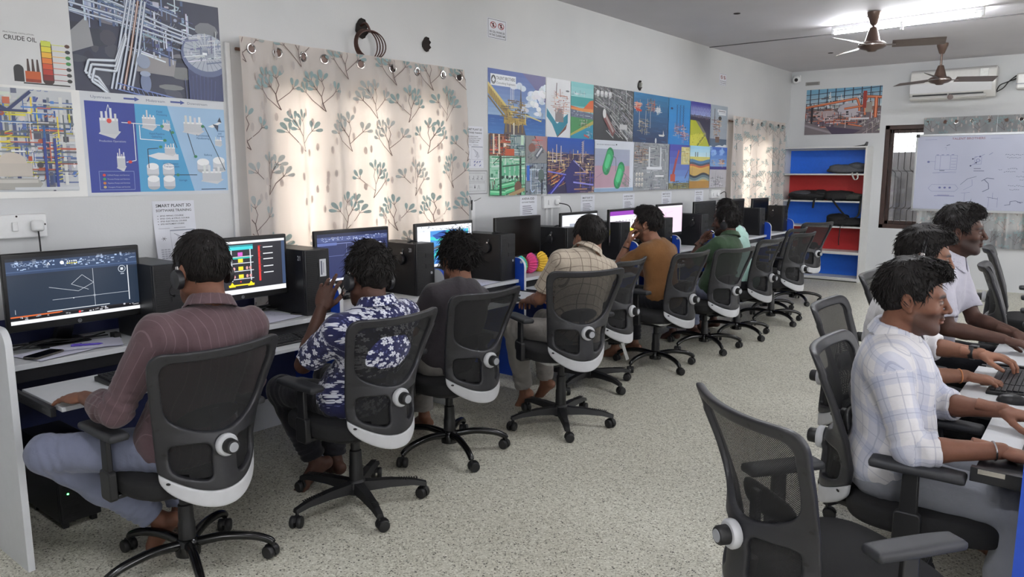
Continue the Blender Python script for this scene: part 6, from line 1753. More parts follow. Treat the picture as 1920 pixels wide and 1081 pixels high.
# ------------------------------------------------------------------ people
def unit(v):
    v = np.array(v, float); return v / max(np.linalg.norm(v), 1e-9)
def frame_from(y, z):
    """columns x, y, z of a right-handed frame with y exact and z as close as possible"""
    y = unit(y); z = np.array(z, float); z = unit(z - y * (z @ y)); x = np.cross(y, z)
    return np.stack([x, y, z], 1)
_hand_cache = {}
POSES = {   # per finger: (mcp, pip, dip) bend in degrees; spread; thumb (out, fwd, down)
    'type': dict(f=[(18, 38, 22), (14, 42, 24), (16, 42, 24), (20, 38, 22)], sp=[7, 2, -3, -9], th=(.62, .72, -.34)),
    'flat': dict(f=[(6, 12, 8), (5, 12, 8), (6, 14, 8), (8, 14, 8)], sp=[6, 1, -4, -11], th=(.70, .66, -.20)),
    'mouse': dict(f=[(22, 24, 14), (20, 28, 16), (26, 34, 18), (30, 36, 20)], sp=[5, 1, -4, -10], th=(.52, .78, -.46)),
    'raised': dict(f=[(22, 26, 16), (12, 18, 12), (24, 34, 20), (34, 44, 26)], sp=[9, 3, -5, -13], th=(.55, .72, -.55)),
    'fist': dict(f=[(74, 92, 50), (78, 94, 50), (80, 94, 50), (80, 92, 50)], sp=[2, 0, -2, -4], th=(.30, .62, -.80)),
    'cup': dict(f=[(34, 40, 24), (38, 46, 26), (42, 50, 28), (46, 52, 28)], sp=[5, 1, -3, -8], th=(.48, .74, -.55)),
}
FING = [(.030, .088, .030, .023, .019, .0092), (.0100, .093, .034, .026, .020, .0095), (-.0105, .089, .031, .025, .019, .0090), (-.0290, .080, .025, .019, .017, .0080)]
def hand_mesh(pose, h=.0027):
    """hand in its own frame: wrist at 0, fingers along +y, palm facing -z, thumb on +x (a left hand seen palm down)"""
    if (pose, h) in _hand_cache: return _hand_cache[pose, h]
    P = POSES[pose]
    F = Field((-.075, -.085, -.115), (.105, .205, .05), h)
    F.cone((0, -.08, 0), (0, .012, 0), .0265, .0235, 0, sq=((0, 0, 1), 1.22))
    F.ell((.0, .052, -.001), (.041, .052, .0155), .016)
    F.ell((.022, .034, -.008), (.018, .032, .014), .012)
    F.ell((-.024, .038, -.006), (.015, .036, .012), .010)
    nails = []
    G = []
    for (bx, by, l1, l2, l3, r), bend, sp in zip(FING, P['f'], P['sp']):
        p = np.array([bx, by - .012, -.001]); a = 0.0; s = radians(sp)
        pts = [p]
        for l, b_ in zip((l1 + .012, l2, l3), bend):
            a += radians(b_)
            d = np.array([sin(s) * cos(a), cos(s) * cos(a), -sin(a)])
            p = p + d * l; pts.append(p)
        G.append((pts, r))
        up_ = np.array([sin(s) * sin(a), cos(s) * sin(a), cos(a)])
        nails.append((pts[3] + up_ * r * .6 - (pts[3] - pts[2]) * .12, .0085))
    # fingers meet the palm smoothly but stay apart from one another
    palm = F.F.copy()
    tot = None
    for pts, r in G:
        H = Field((-.075, -.085, -.115), (.105, .205, .05), h); H.F[:] = 9.0
        H.cone(pts[0], pts[1], r * 1.04, r * .98, 0); H.cone(pts[1], pts[2], r * .98, r * .88, .003); H.cone(pts[2], pts[3], r * .88, r * .74, .003)
        k = .012; hh = np.maximum(k - np.abs(palm - H.F), 0) / k
        u = np.minimum(palm, H.F) - hh * hh * k * .25
        tot = u if tot is None else np.minimum(tot, u)
    F.F = tot
    th = unit(P['th']); t0 = np.array([.022, .012, -.006]); t1 = t0 + unit((th[0] * 1.1, th[1], th[2])) * .046
    t2 = t1 + unit((th[0] * .6, th[1] * 1.1, th[2])) * .034; t3 = t2 + unit((th[0] * .35, th[1] * 1.15, th[2])) * .026
    F.cone(t0, t1, .0145, .0115, .012); F.cone(t1, t2, .0112, .0102, .004); F.cone(t2, t3, .0102, .0080, .004)
    V, Q = F.mesh(1)
    col = np.ones((len(V), 3))
    for c, r in nails:
        m = np.exp(-((np.linalg.norm(V - c, axis=1) / r) ** 4)); col = col * (1 - m[:, None]) + np.array([1.35, 1.28, 1.25]) * m[:, None]
    pal = np.clip((-V[:, 2] - .006) / .01, 0, 1) * (V[:, 1] > .0) ; col *= (1 + .18 * pal[:, None])
    _hand_cache[pose, h] = (V, Q, col)
    return _hand_cache[pose, h]
_head_cache = {}
def head_mesh(kind, h=.0034):
    """head in its own frame: origin between the ears, +y to the face, +z up"""
    if (kind, h) in _head_cache: return _head_cache[kind, h]
    fat = {'slim': .96, 'mid': 1.0, 'full': 1.06}[kind]
    F = Field((-.12, -.14, -.215), (.12, .145, .14), h)
    F.ell((0, -.014, .032), (.076, .096, .088))
    F.ell((0, .030, -.028), (.060 * fat, .062, .082), .035)
    F.ell((0, .046, -.078), (.044 * fat, .040, .034), .022)
    F.ell((0, .074, -.100), (.021, .017, .016), .02)
    for s in (-1, 1):
        F.cone((s * .057 * fat, .005, -.060), (s * .022, .070, -.100), .016, .014, .024)
        F.ell((s * .043 * fat, .060, -.022), (.022, .020, .018), .02)
        F.cone((s * .012, .089, .020), (s * .044, .072, .020), .0085, .0085, .014)
    F.cone((0, -.026, -.05), (0, -.040, -.105), .052 * fat, .050 * fat, .03)
    F.cone((0, .012, -.085), (0, .0, -.115), .036, .038, .03)
    for s in (-1, 1):
        F.ell((s * .031, .098, .001), (.018, .016, .012), .012, 's')
        F.ell((s * .031, .0815, .0), (.0135, .0115, .0100), .004)
    F.cone((0, .092, .012), (0, .112, -.028), .0065, .0105, .010)
    F.ell((0, .110, -.031), (.0125, .0105, .0095), .006)
    for s in (-1, 1): F.ell((s * .0125, .098, -.034), (.008, .010, .0075), .005)
    F.ell((0, .092, -.050), (.012, .008, .012), .008)
    F.ell((0, .0945, -.0595), (.0225, .0095, .0062), .004); F.ell((0, .0925, -.0705), (.0195, .0095, .0068), .004)
    F.ell((0, .106, -.0648), (.026, .010, .0016), .002, 's')
    for s in (-1, 1):
        M = np.array(Matrix.Rotation(radians(14), 3, 'X') @ Matrix.Rotation(s * radians(-22), 3, 'Z'))
        F.ell((s * .081, -.014, -.006), (.0085, .0215, .0325), .006, 'u', M)
        F.ell((s * .091, -.009, -.002), (.008, .012, .018), .004, 's', M)
        F.ell((s * .079, -.004, -.033), (.006, .009, .010), .005, 'u', M)
    V, Q = F.mesh(1)
    x, y, z = V.T
    ax = np.abs(x)
    g = lambda *t: np.exp(-sum(((a - c) / w) ** 2 for a, c, w in t))
    m = {}
    m['lip'] = np.clip(1.6 * g((x, 0, .021), (z, -.065, .0105)) * (y > .078), 0, 1)
    m['brow'] = np.clip(2.2 * g((ax, .031, .018), (z, .021 - .10 * (ax - .031) ** 1 * (ax > .031), .0052)) * (y > .05), 0, 1)
    m['beard'] = np.clip(1.5 * ((z < -.028 + .30 * np.clip(.05 - y, -.02, .05)) & (y > .0)) * np.clip((-.030 - z) / .02, 0, 1) * np.clip((y - .0) / .02, 0, 1) * (z > -.135), 0, 1)
    m['stache'] = np.clip(1.6 * g((x, 0, .023), (z, -.0525, .0055)) * (y > .08), 0, 1)
    m['beard'] *= (1 - np.clip(1.2 * g((x, 0, .027), (z, -.064, .012)), 0, 1))
    m['eye'] = np.clip(2.0 * g((ax, .031, .010), (z, -.0005, .0042)) * (y > .080), 0, 1)
    m['iris'] = np.clip(2.5 * g((ax, .031, .0055), (z, -.0005, .0050)) * (y > .084), 0, 1)
    m['lash'] = np.clip(1.8 * g((ax, .031, .0125), (z, .0052, .0022)) * (y > .076), 0, 1)
    m['ear'] = g((ax, .085, .012), (y, -.012, .03), (z, -.006, .04))
    m['nostril'] = np.clip(2 * g((ax, .0075, .0045), (z, -.0405, .003)) * (y > .09), 0, 1)
    _head_cache[kind, h] = (V, Q, m)
    return _head_cache[kind, h]
def hairline(y):
    return np.interp(y, [-.12, -.085, -.055, -.03, -.012, .012, .030, .046, .058, .075, .11], [-.088, -.086, -.075, -.04, .004, .000, -.012, .036, .056, .066, .070])
def hair_parts(style, seed, h=.0042):
    """cap of hair plus tapering locks, in the head frame"""
    S = dict(lift=.012, vol=.012, quiff=0.0, locks=900, ln=(.022, .05), curl=.5, rad=.0036, up=.25, side=.006)
    S.update(style)
    F = Field((-.14, -.16, -.12), (.14, .165, .19), h)
    v = S['vol']
    F.ell((0, -.016, .036), (.077 + S['side'], .098 + S['side'] + v * .3, .090 + v))
    if S['quiff']:
        q = S['quiff']
        F.ell((0, .046, .086 + q * .35), (.062, .050, .030 + q * .5), .03); F.ell((.0, .075, .082 + q * .3), (.050, .030, .018 + q * .35), .02)
    rs = np.random.default_rng(seed)
    ph = rs.uniform(0, 6, 9)
    def cut(X, Y, Z):
        yy = np.broadcast_to(Y, np.broadcast_shapes(X.shape, Y.shape, Z.shape))
        return (hairline(yy) + .004 * np.sin(X * 140 + ph[0]) - Z) * .62
    A = F.F.copy()
    ax = [(F.lo[k] + F.h * np.arange(F.n[k])).astype(np.float32) for k in range(3)]
    X, Y, Z = np.meshgrid(*ax, indexing='ij', sparse=True)
    nz = .0035 * S['curl'] * (np.sin(95 * X + 40 * Y + ph[1] + 2 * np.sin(60 * Z + ph[2])) + np.sin(88 * Y + 50 * Z + ph[3] + 2 * np.sin(70 * X + ph[4])) * .8)
    A = A - nz
    c = cut(X, Y, Z); k = .012
    hh = np.maximum(k - np.abs(A - c), 0) / k
    F.F = (np.maximum(A, c) + hh * hh * k * .25).astype(np.float32)
    V, Q = F.mesh(1)
    N_ = vnormals(V, Q)
    pick = rs.choice(len(V), S['locks'])
    vs = [V]; fs = [Q]; off = len(V)
    crown = np.array([.008, -.045, .13])
    LV = []; LQ = []
    for i in pick:
        p, n = V[i], N_[i]
        if n[2] < -.5 : continue
        d = p - crown; d = d - n * (d @ n)
        d = unit(d + rs.normal(0, .35 * S['curl'] + .12, 3) * np.linalg.norm(d) * 1.2 + np.array([0, 0, -.01]))
        if p[1] > .03 and p[2] > .07: d = unit(d * .5 + np.array([.7 * np.sign(S.get('part', 1)), -.1, S['up']]))
        L = rs.uniform(*S['ln']); 
        if p[2] < .0: L *= .45
        b = np.cross(d, n); kn = rs.normal(0, S['curl'])
        ptsn = 4; pts = []
        for j in range(ptsn + 1):
            t = j / ptsn
            pts.append(p - n * .002 + d * L * t + n * (S['lift'] * t * (1 - .55 * t)) * rs.uniform(.7, 1.3) + b * kn * L * t * t * .6 + np.array([0, 0, -.35]) * L * t * t * .4)
        r = S['rad'] * rs.uniform(.7, 1.2)
        base = off + len(LV) * 1
        for j, q in enumerate(pts):
            rr = r * (1 - .92 * (j / ptsn) ** 1.5)
            LV += [q + b * rr, q - b * rr, q + n * rr * .9]
        for j in range(ptsn):
            a0 = base + 3 * j
            for e in range(3): LQ.append((a0 + e, a0 + (e + 1) % 3, a0 + 3 + (e + 1) % 3, a0 + 3 + e))
    if LV: vs.append(np.array(LV)); fs.append(np.array(LQ))
    return np.concatenate(vs), np.concatenate(fs)

def m_skin():
    m, nt, b = new_mat('skin')
    a = N(nt, 'ShaderNodeAttribute', attribute_name='Col')
    tc = N(nt, 'ShaderNodeTexCoord'); nz = N(nt, 'ShaderNodeTexNoise'); nz.inputs['Scale'].default_value = 35; nz.inputs['Detail'].default_value = 4
    nt.links.new(tc.outputs['Object'], nz.inputs['Vector'])
    r = ramp(nt, [(0.3, (.90, .89, .88)), (0.7, (1.06, 1.05, 1.04))]); nt.links.new(nz.outputs[0], r.inputs[0])
    mx = N(nt, 'ShaderNodeMix', data_type='RGBA', blend_type='MULTIPLY'); mx.inputs[0].default_value = 1
    nt.links.new(a.outputs['Color'], mx.inputs[6]); nt.links.new(r.outputs[0], mx.inputs[7]); nt.links.new(mx.outputs[2], b.inputs['Base Color'])
    n2 = N(nt, 'ShaderNodeTexNoise'); n2.inputs['Scale'].default_value = 260; nt.links.new(tc.outputs['Object'], n2.inputs['Vector'])
    bp = N(nt, 'ShaderNodeBump'); bp.inputs['Strength'].default_value = .12; bp.inputs['Distance'].default_value = .002
    nt.links.new(n2.outputs[0], bp.inputs['Height']); nt.links.new(bp.outputs[0], b.inputs['Normal'])
    b.inputs['Roughness'].default_value = .55
    b.inputs['Specular IOR Level'].default_value = .3
    b.inputs['Subsurface Weight'].default_value = .08
    b.inputs['Subsurface Radius'].default_value = (.006, .003, .002)
    b.inputs['Subsurface Scale'].default_value = 1.0
    return m
M_SKIN = m_skin()
def m_hair():
    m, nt, b = new_mat('black_hair')
    tc = N(nt, 'ShaderNodeTexCoord'); nz = N(nt, 'ShaderNodeTexNoise'); nz.inputs['Scale'].default_value = 130
    nt.links.new(tc.outputs['Object'], nz.inputs['Vector'])
    r = ramp(nt, [(0.3, rgb(14, 12, 12)), (0.7, rgb(30, 26, 25))]); nt.links.new(nz.outputs[0], r.inputs[0]); nt.links.new(r.outputs[0], b.inputs['Base Color'])
    bp = N(nt, 'ShaderNodeBump'); bp.inputs['Strength'].default_value = .5; bp.inputs['Distance'].default_value = .003
    nt.links.new(nz.outputs[0], bp.inputs['Height']); nt.links.new(bp.outputs[0], b.inputs['Normal'])
    b.inputs['Roughness'].default_value = .6
    b.inputs['Specular IOR Level'].default_value = .22
    return m
M_HAIR = m_hair()
def m_cloth(name, kind, base, c2=(255, 255, 255), c3=(0, 0, 0), bump=.35, placket=False):
    """woven cloth; the mesh's 'pat' attribute runs around and along body and sleeves"""
    m, nt, b = new_mat(name)
    a = N(nt, 'ShaderNodeAttribute', attribute_name='pat')
    sep = N(nt, 'ShaderNodeSeparateXYZ'); nt.links.new(a.outputs['Vector'], sep.inputs[0])
    def math(op, x, y=None, z=None):
        n = N(nt, 'ShaderNodeMath', operation=op)
        for i, v in enumerate((x, y, z)):
            if v is None: continue
            if isinstance(v, (int, float)): n.inputs[i].default_value = v
            else: nt.links.new(v, n.inputs[i])
        return n.outputs[0]
    def mix(f, A, B):
        n = N(nt, 'ShaderNodeMix', data_type='RGBA')
        for i, v in ((0, f), (6, A), (7, B)):
            if isinstance(v, tuple): n.inputs[i].default_value = (*v, 1)
            elif isinstance(v, (int, float)): n.inputs[i].default_value = v
            else: nt.links.new(v, n.inputs[i])
        return n.outputs[2]
    def band(x, period, width, soft=.15):
        """1 inside a stripe of the given width, repeated"""
        f = math('FRACT', math('DIVIDE', x, period))
        d = math('ABSOLUTE', math('SUBTRACT', f, .5))
        return math('SMOOTHSTEP', d, 0, 0) if False else math('LESS_THAN', d, width / period / 2)
    U, Vv = sep.outputs[0], sep.outputs[1]
    B = rgb(*base); C2 = rgb(*c2); C3 = rgb(*c3)
    col = B
    if kind == 'stripe':
        col = mix(math('MULTIPLY', band(U, .030, .0024), .30), B, C2)
    elif kind == 'check':
        l = math('MAXIMUM', band(U, .050, .0045), band(Vv, .058, .0045))
        col = mix(math('MULTIPLY', l, .75), B, C2)
        col = mix(math('MULTIPLY', band(math('ADD', U, .012), .050, .002), .4), col, C3)
    elif kind == 'plaid':
        f = math('MULTIPLY', band(U, .105, .040), .38); col = mix(f, B, C2)
        f = math('MULTIPLY', band(Vv, .115, .034), .34); col = mix(f, col, C2)
        f = math('MULTIPLY', math('MAXIMUM', band(math('ADD', U, .02), .052, .0035), band(math('ADD', Vv, .03), .0575, .0035)), .38); col = mix(f, col, C3)
    elif kind == 'floral':
        cb = N(nt, 'ShaderNodeCombineXYZ'); nt.links.new(U, cb.inputs[0]); nt.links.new(Vv, cb.inputs[1])
        def flowers(scale, off, size, petals, thr):
            ad = N(nt, 'ShaderNodeVectorMath', operation='ADD'); ad.inputs[1].default_value = (off, off * 1.7, 0); nt.links.new(cb.outputs[0], ad.inputs[0])
            v = N(nt, 'ShaderNodeTexVoronoi', voronoi_dimensions='2D'); v.inputs['Scale'].default_value = scale; v.inputs['Randomness'].default_value = .85
            nt.links.new(ad.outputs[0], v.inputs['Vector'])
            sc = N(nt, 'ShaderNodeVectorMath', operation='SCALE'); sc.inputs['Scale'].default_value = scale; nt.links.new(ad.outputs[0], sc.inputs[0])
            ps = N(nt, 'ShaderNodeVectorMath', operation='SCALE'); ps.inputs['Scale'].default_value = scale; nt.links.new(v.outputs['Position'], ps.inputs[0])
            df = N(nt, 'ShaderNodeVectorMath', operation='SUBTRACT'); nt.links.new(sc.outputs[0], df.inputs[0]); nt.links.new(ps.outputs[0], df.inputs[1])
            s3 = N(nt, 'ShaderNodeSeparateXYZ'); nt.links.new(df.outputs[0], s3.inputs[0])
            cs = N(nt, 'ShaderNodeSeparateColor'); nt.links.new(v.outputs['Color'], cs.inputs[0])
            ang = math('ADD', math('ARCTAN2', s3.outputs[1], s3.outputs[0]), math('MULTIPLY', cs.outputs[1], 6.0))
            rad = math('SQRT', math('ADD', math('MULTIPLY', s3.outputs[0], s3.outputs[0]), math('MULTIPLY', s3.outputs[1], s3.outputs[1])))
            pet = math('ABSOLUTE', math('COSINE', math('MULTIPLY', ang, petals / 2)))
            rr = math('MULTIPLY', math('ADD', math('MULTIPLY', math('POWER', pet, .7), .72), .28), math('ADD', math('MULTIPLY', cs.outputs[0], size * .5), size * .75))
            ins = math('LESS_THAN', rad, rr)
            cen = math('GREATER_THAN', rad, size * .12)
            return math('MULTIPLY', math('MULTIPLY', ins, cen), math('LESS_THAN', cs.outputs[2], thr))
        f1 = flowers(27, 0, .40, 5, .80); f2 = flowers(55, .37, .38, 5, .28); f3 = flowers(80, .71, .36, 3, .30)
        col = mix(math('MULTIPLY', f3, .8), B, C3)
        col = mix(f2, col, C2); col = mix(f1, col, C2)
    if placket:      # front edge seam and buttons
        Wc = sep.outputs[2]
        seam = math('LESS_THAN', math('ABSOLUTE', math('SUBTRACT', math('ABSOLUTE', Wc), .017)), .0012)
        fv = math('SUBTRACT', math('FRACT', math('DIVIDE', Vv, .085)), .5)
        dot = math('LESS_THAN', math('ADD', math('MULTIPLY', Wc, Wc), math('POWER', math('MULTIPLY', fv, .085), 2.0)), .000036)
        col = mix(math('MULTIPLY', math('MAXIMUM', seam, dot), .6), col, rgb(60, 58, 70))
    tc = N(nt, 'ShaderNodeTexCoord'); nz = N(nt, 'ShaderNodeTexNoise'); nz.inputs['Scale'].default_value = 9; nz.inputs['Detail'].default_value = 3
    nt.links.new(tc.outputs['Object'], nz.inputs['Vector'])
    r = ramp(nt, [(0.3, (.90, .90, .90)), (0.7, (1.04, 1.04, 1.04))]); nt.links.new(nz.outputs[0], r.inputs[0])
    mx = N(nt, 'ShaderNodeMix', data_type='RGBA', blend_type='MULTIPLY'); mx.inputs[0].default_value = 1
    if isinstance(col, tuple): mx.inputs[6].default_value = (*col, 1)
    else: nt.links.new(col, mx.inputs[6])
    nt.links.new(r.outputs[0], mx.inputs[7]); nt.links.new(mx.outputs[2], b.inputs['Base Color'])
    n2 = N(nt, 'ShaderNodeTexNoise'); n2.inputs['Scale'].default_value = 22; n2.inputs['Detail'].default_value = 5; n2.inputs['Distortion'].default_value = .8
    nt.links.new(tc.outputs['Object'], n2.inputs['Vector'])
    bp = N(nt, 'ShaderNodeBump'); bp.inputs['Strength'].default_value = bump; bp.inputs['Distance'].default_value = .012
    nt.links.new(n2.outputs[0], bp.inputs['Height']); nt.links.new(bp.outputs[0], b.inputs['Normal'])
    b.inputs['Roughness'].default_value = .85
    b.inputs['Specular IOR Level'].default_value = .2
    b.inputs['Sheen Weight'].default_value = .15
    return m
def seg_near(V, a, b):
    a = np.array(a); b = np.array(b); ba = b - a; L = np.linalg.norm(ba)
    t = np.clip(((V - a) @ ba) / (L * L), 0, 1)
    q = V - a - t[:, None] * ba
    return np.linalg.norm(q, axis=1), t * L, q
def folds(V, N_, bones, amp, seed):
    """cloth creases: rings near the bends, drifting diagonals elsewhere"""
    rs = np.random.default_rng(seed)
    d = np.zeros(len(V))
    for (a, b, hot, w) in bones:
        dist, al, q = seg_near(V, a, b)
        L = np.linalg.norm(np.array(b) - np.array(a))
        near = np.exp(-((al - hot * L) / w) ** 2) * np.exp(-(dist / .11) ** 2)
        k1, k2 = rs.uniform(0, 6, 2); e1 = unit(rs.normal(0, 1, 3))
        d += near * np.sin(al * 2 * pi / .036 + 3.2 * np.sin((V @ e1) * 26 + k1) + k2)
    for i in range(4):
        e1, e2 = unit(rs.normal(0, 1, 3)), unit(rs.normal(0, 1, 3)); e1[2] *= .6
        d += .26 * np.sin((V @ e1) * rs.uniform(50, 85) + 2.2 * np.sin((V @ e2) * rs.uniform(14, 24) + i) + i * 1.7)
    return V + N_ * (amp * d)[:, None]
def ik(a, c, l1, l2, pole):
    a = np.array(a, float); c = np.array(c, float); d = c - a; L = np.linalg.norm(d)
    if L > (l1 + l2) * .995: l1, l2 = l1 * L / ((l1 + l2) * .995), l2 * L / ((l1 + l2) * .995)
    x = (L * L + l1 * l1 - l2 * l2) / (2 * L); hgt = sqrt(max(1e-6, l1 * l1 - x * x))
    u = d / L; p = np.array(pole, float); p = unit(p - u * (p @ u))
    return a + u * x + p * hgt
def person(label, ch, neck, head, look, skin, hair, shirt, pants, arms, legs=None, pel=(0, -.05), twist=0.0, sleeve='short', kind='mid', beard=0.0, stache=0.0,
           collar=True, bulk=1.0, h=.0075, hh=.0034, seed=1, S=.462, spine=0.0, sh_w=.172, cuff=None, hs=1.0, detail=True):
    """seated figure; joints in world coordinates, pel as (sideways, forward) offset from the chair column"""
    cx, cy, fa, dz = CH[ch]
    S += dz
    O = np.array([cx, cy, 0.0])
    root = thing('person', label, 'person', (cx, cy, 0), 0.0)
    fwd = np.array([-sin(fa), cos(fa), 0]); rgt = np.array([cos(fa), sin(fa), 0]); UP = np.array([0, 0, 1.0])
    W = lambda p: np.array(p, float) - O
    pelvis = rgt * pel[0] + fwd * pel[1] + UP * (S + .095)
    nk, hd = W(neck), W(head)
    t = unit(nk - pelvis)
    tw = fa + radians(twist)
    sr = np.array([cos(tw), sin(tw), 0]); sr = unit(sr - t * (sr @ t)); sf = np.cross(t, sr) * 1.0
    sf = np.cross(UP, sr); sf = unit(sf - t * (sf @ t))
    mid = pelvis * .5 + nk * .5 - fwd * spine
    tl = np.linalg.norm(nk - pelvis)
    J = {}
    for s, side in ((-1, 'L'), (1, 'R')):
        A = arms.get(side, {})
        sh = nk + sr * (s * sh_w) - t * .055 + sf * A.get('shf', .012)
        wr = W(A['wrist']) if 'wrist' in A else pelvis + fwd * .42 + rgt * (s * .13) + UP * (.735 - pelvis[2])
        el = W(A['elbow']) if 'elbow' in A else ik(sh, wr, .285, .255, A.get('pole', tuple(-UP * 1.0 + rgt * s * .5 - fwd * .2)))
        # keep limb lengths human
        v = el - sh; l = np.linalg.norm(v); el = sh + v / l * min(max(l, .24), .315)
        v = wr - el; l = np.linalg.norm(v); wr = el + v / l * min(max(l, .215), .275)
        J[side] = (sh, el, wr, A)
    G = {}
    for s, side in ((-1, 'L'), (1, 'R')):
        Lg = (legs or {}).get(side, {})
        hip = pelvis + rgt * (s * .088) - UP * .02
        kn = W(Lg['knee']) if 'knee' in Lg else hip + fwd * .42 + rgt * (s * .05) + UP * .0
        an = W(Lg['ankle']) if 'ankle' in Lg else np.array([kn[0], kn[1], .085]) - fwd * .04
        toe = unit(W(Lg['toe']) - an) if 'toe' in Lg else unit(fwd + rgt * s * .15 - UP * .28)
        v = kn - hip; l = np.linalg.norm(v); kn = hip + v / l * min(max(l, .36), .46)
        G[side] = (hip, kn, an, toe, Lg)
    allp = [pelvis, nk, hd] + [p for q in J.values() for p in q[:3]] + [p for q in G.values() for p in q[:3]]
    lo = np.min(allp, 0) - .24; hi = np.max(allp, 0) + .24; lo[2] = max(lo[2], -.01)
    Mt = np.stack([sr, sf, t], 1)
    def torso(F, inf, k=.07):
        b = bulk
        F.ell(pelvis, (.165 * b + inf, .118 * b + inf, .125 + inf), k, 'u', Mt)
        F.ell(pelvis * .62 + mid * .38 + sf * .012, (.150 * b + inf, .118 * b + inf, .15 + inf), k, 'u', Mt)
        F.ell(mid + t * .02, (.152 * b + inf, .112 * b + inf, .16 + inf), k, 'u', Mt)
        F.ell(mid * .38 + nk * .62 - t * .01, (.165 * b + inf, .108 * b + inf, .145 + inf), k, 'u', Mt)
        for s, side in ((-1, 'L'), (1, 'R')):
            sh = J[side][0]
            F.cone(nk - t * .045 + sr * s * .02 - sf * .012, sh - sr * s * .012, .058 + inf, .050 + inf, .05)
            F.cone(nk + t * .004 - sf * .006 + sr * s * .012, nk - t * .025 + sr * s * .10, .038 + inf, .036 + inf, .04)
    yaw, pit, rol = [radians(a) for a in look]
    fy = np.array([-sin(yaw) * cos(pit), cos(yaw) * cos(pit), sin(pit)])
    side0 = np.array([cos(yaw), sin(yaw), 0]); upv = np.cross(side0, fy)
    upv = upv * cos(rol) + side0 * sin(rol)
    Mh = frame_from(fy, upv)
    ntop = hd + Mh @ np.array([0, -.026, -.060]) * hs
    # --- body: torso, arms, legs, feet
    F = Field(lo, hi, h)
    torso(F, -.008)
    for side, (sh, el, wr, A) in J.items():
        F.cone(sh, el, .046 * bulk, .038, .03); F.cone(el, el + (wr - el) * .35, .039, .0385, .012); F.cone(el + (wr - el) * .3, wr, .0385, .0265, .012)
    for side, (hip, kn, an, toe, Lg) in G.items():
        F.cone(hip, kn, .078, .052, .05); F.cone(kn, kn + (an - kn) * .4, .052, .050, .02); F.cone(kn + (an - kn) * .4, an, .050, .033, .02)
        side_v = unit(np.cross(toe, UP)); ftop = np.cross(side_v, toe)
        heel = an - toe * .035 - ftop * .045
        F.ell(heel, (.030, .034, .030), .02); ball = heel + toe * .155 - ftop * .002
        F.cone(an - ftop * .01, ball + ftop * .012, .034, .022, .02); F.cone(heel, ball, .028, .024, .02); F.cone(ball - side_v * .022, ball + side_v * .022, .020, .021, .012)
        if detail:
            inn = -1 if side == 'R' else 1
            for i in range(5):
                c0 = ball + side_v * inn * (.030 - .0155 * i); L_ = .048 - .006 * i
                F.cone(c0, c0 + toe * L_ - ftop * .008, .0125 - .0012 * i, .0105 - .0012 * i, .005)
    F.cone(nk - t * .04, ntop, .051, .049 * hs, .03)
    F.cone(nk - t * .03 + sf * .012, ntop + Mh @ np.array([0, .022, -.015]), .044, .038 * hs, .03)
    V, Q = F.mesh(1)
    sk = np.array(rgb(*skin))
    parts = [(V, Q, np.tile(sk, (len(V), 1)))]
    # --- hands
    for s, (side, (sh, el, wr, A)) in zip((-1, 1), J.items()):
        hv, hq, hc = hand_mesh(A.get('pose', 'type'), .0027 if detail else .004)
        d = unit(A.get('dir', wr - el)); palm = np.array(A.get('palm', (0, 0, -1)), float)
        M = frame_from(d, -palm)
        P = hv.copy() * A.get('size', 1.0); qq = hq
        if side == 'R': P[:, 0] *= -1; qq = hq[:, ::-1]
        parts.append((wr + P @ M.T, qq, sk * 1.08 * hc))
    # --- head
    hv, hq, mk = head_mesh(kind, hh)
    c = np.tile(sk, (len(hv), 1))
    def over(mname, colr, a=1.0):
        nonlocal c
        w = np.clip(mk[mname] * a, 0, 1)[:, None]; c = c * (1 - w) + np.array(colr) * w
    over('ear', sk * 1.12, .6); over('lip', sk * np.array([.92, .70, .72]), .8)
    blk = np.array(rgb(24, 20, 20))
    over('beard', sk * .3 + blk * .7, beard); over('stache', sk * .25 + blk * .75, stache); over('brow', blk, .92)
    over('eye', rgb(168, 158, 152), .9); over('iris', rgb(16, 12, 11)); over('lash', blk, .9); over('nostril', sk * .25)
    HV = hd + (hv * hs) @ Mh.T
    parts.append((HV, hq, c))
    off = 0; VV = []; QQ = []; CC = []
    for v, q, cc in parts:
        VV.append(v); QQ.append(q + off); CC.append(cc); off += len(v)
    np_obj('body', np.concatenate(VV), np.concatenate(QQ), M_SKIN, root, np.concatenate(CC))
    # --- hair
    v, q = hair_parts(hair, seed, .0042 if detail else .0055)
    np_obj('hair', hd + (v * hs) @ Mh.T, q, M_HAIR, root)
    # --- shirt
    F = Field(lo, hi, h)
    torso(F, .006)
    F.ell(pelvis + UP * .005, (.172 * bulk, .132 * bulk, .115), .05, 'u', Mt)
    for side, (sh, el, wr, A) in J.items():
        sl = A.get('sleeve', sleeve)
        H = Field(lo, hi, h)
        if sl == 'short':
            e = sh + (el - sh) * .80; d = unit(el - sh); r = .046
            H.cone(sh, e + d * .06, .062 * bulk, .061 * bulk)
        else:
            e = el + (wr - el) * {'long': .80, 'mid': .50, 'rolled': .30, 'elbow': .24}[sl]; d = unit(wr - el); r = .030 if sl == 'long' else .042
            re = .040 if sl == 'long' else .054
            H.cone(sh, el, .062 * bulk, .055); H.cone(el, e + d * .06, .056, re, .02)
            if sl != 'long': H.cone(e - d * .055, e + d * .06, .059, .058, .004)
            if sl == 'long': H.cone(e - d * .05, e + d * .06, .037, .037, .004)
        H.fn(e - .16, e + .22, lambda X, Y, Z: -((X - e[0]) * d[0] + (Y - e[1]) * d[1] + (Z - e[2]) * d[2]) if False else np.where(((X - sh[0]) * d[0] + (Y - sh[1]) * d[1] + (Z - sh[2]) * d[2] > -.02) | True, -((X - e[0]) * d[0] + (Y - e[1]) * d[1] + (Z - e[2]) * d[2]), 9), .002, 's')
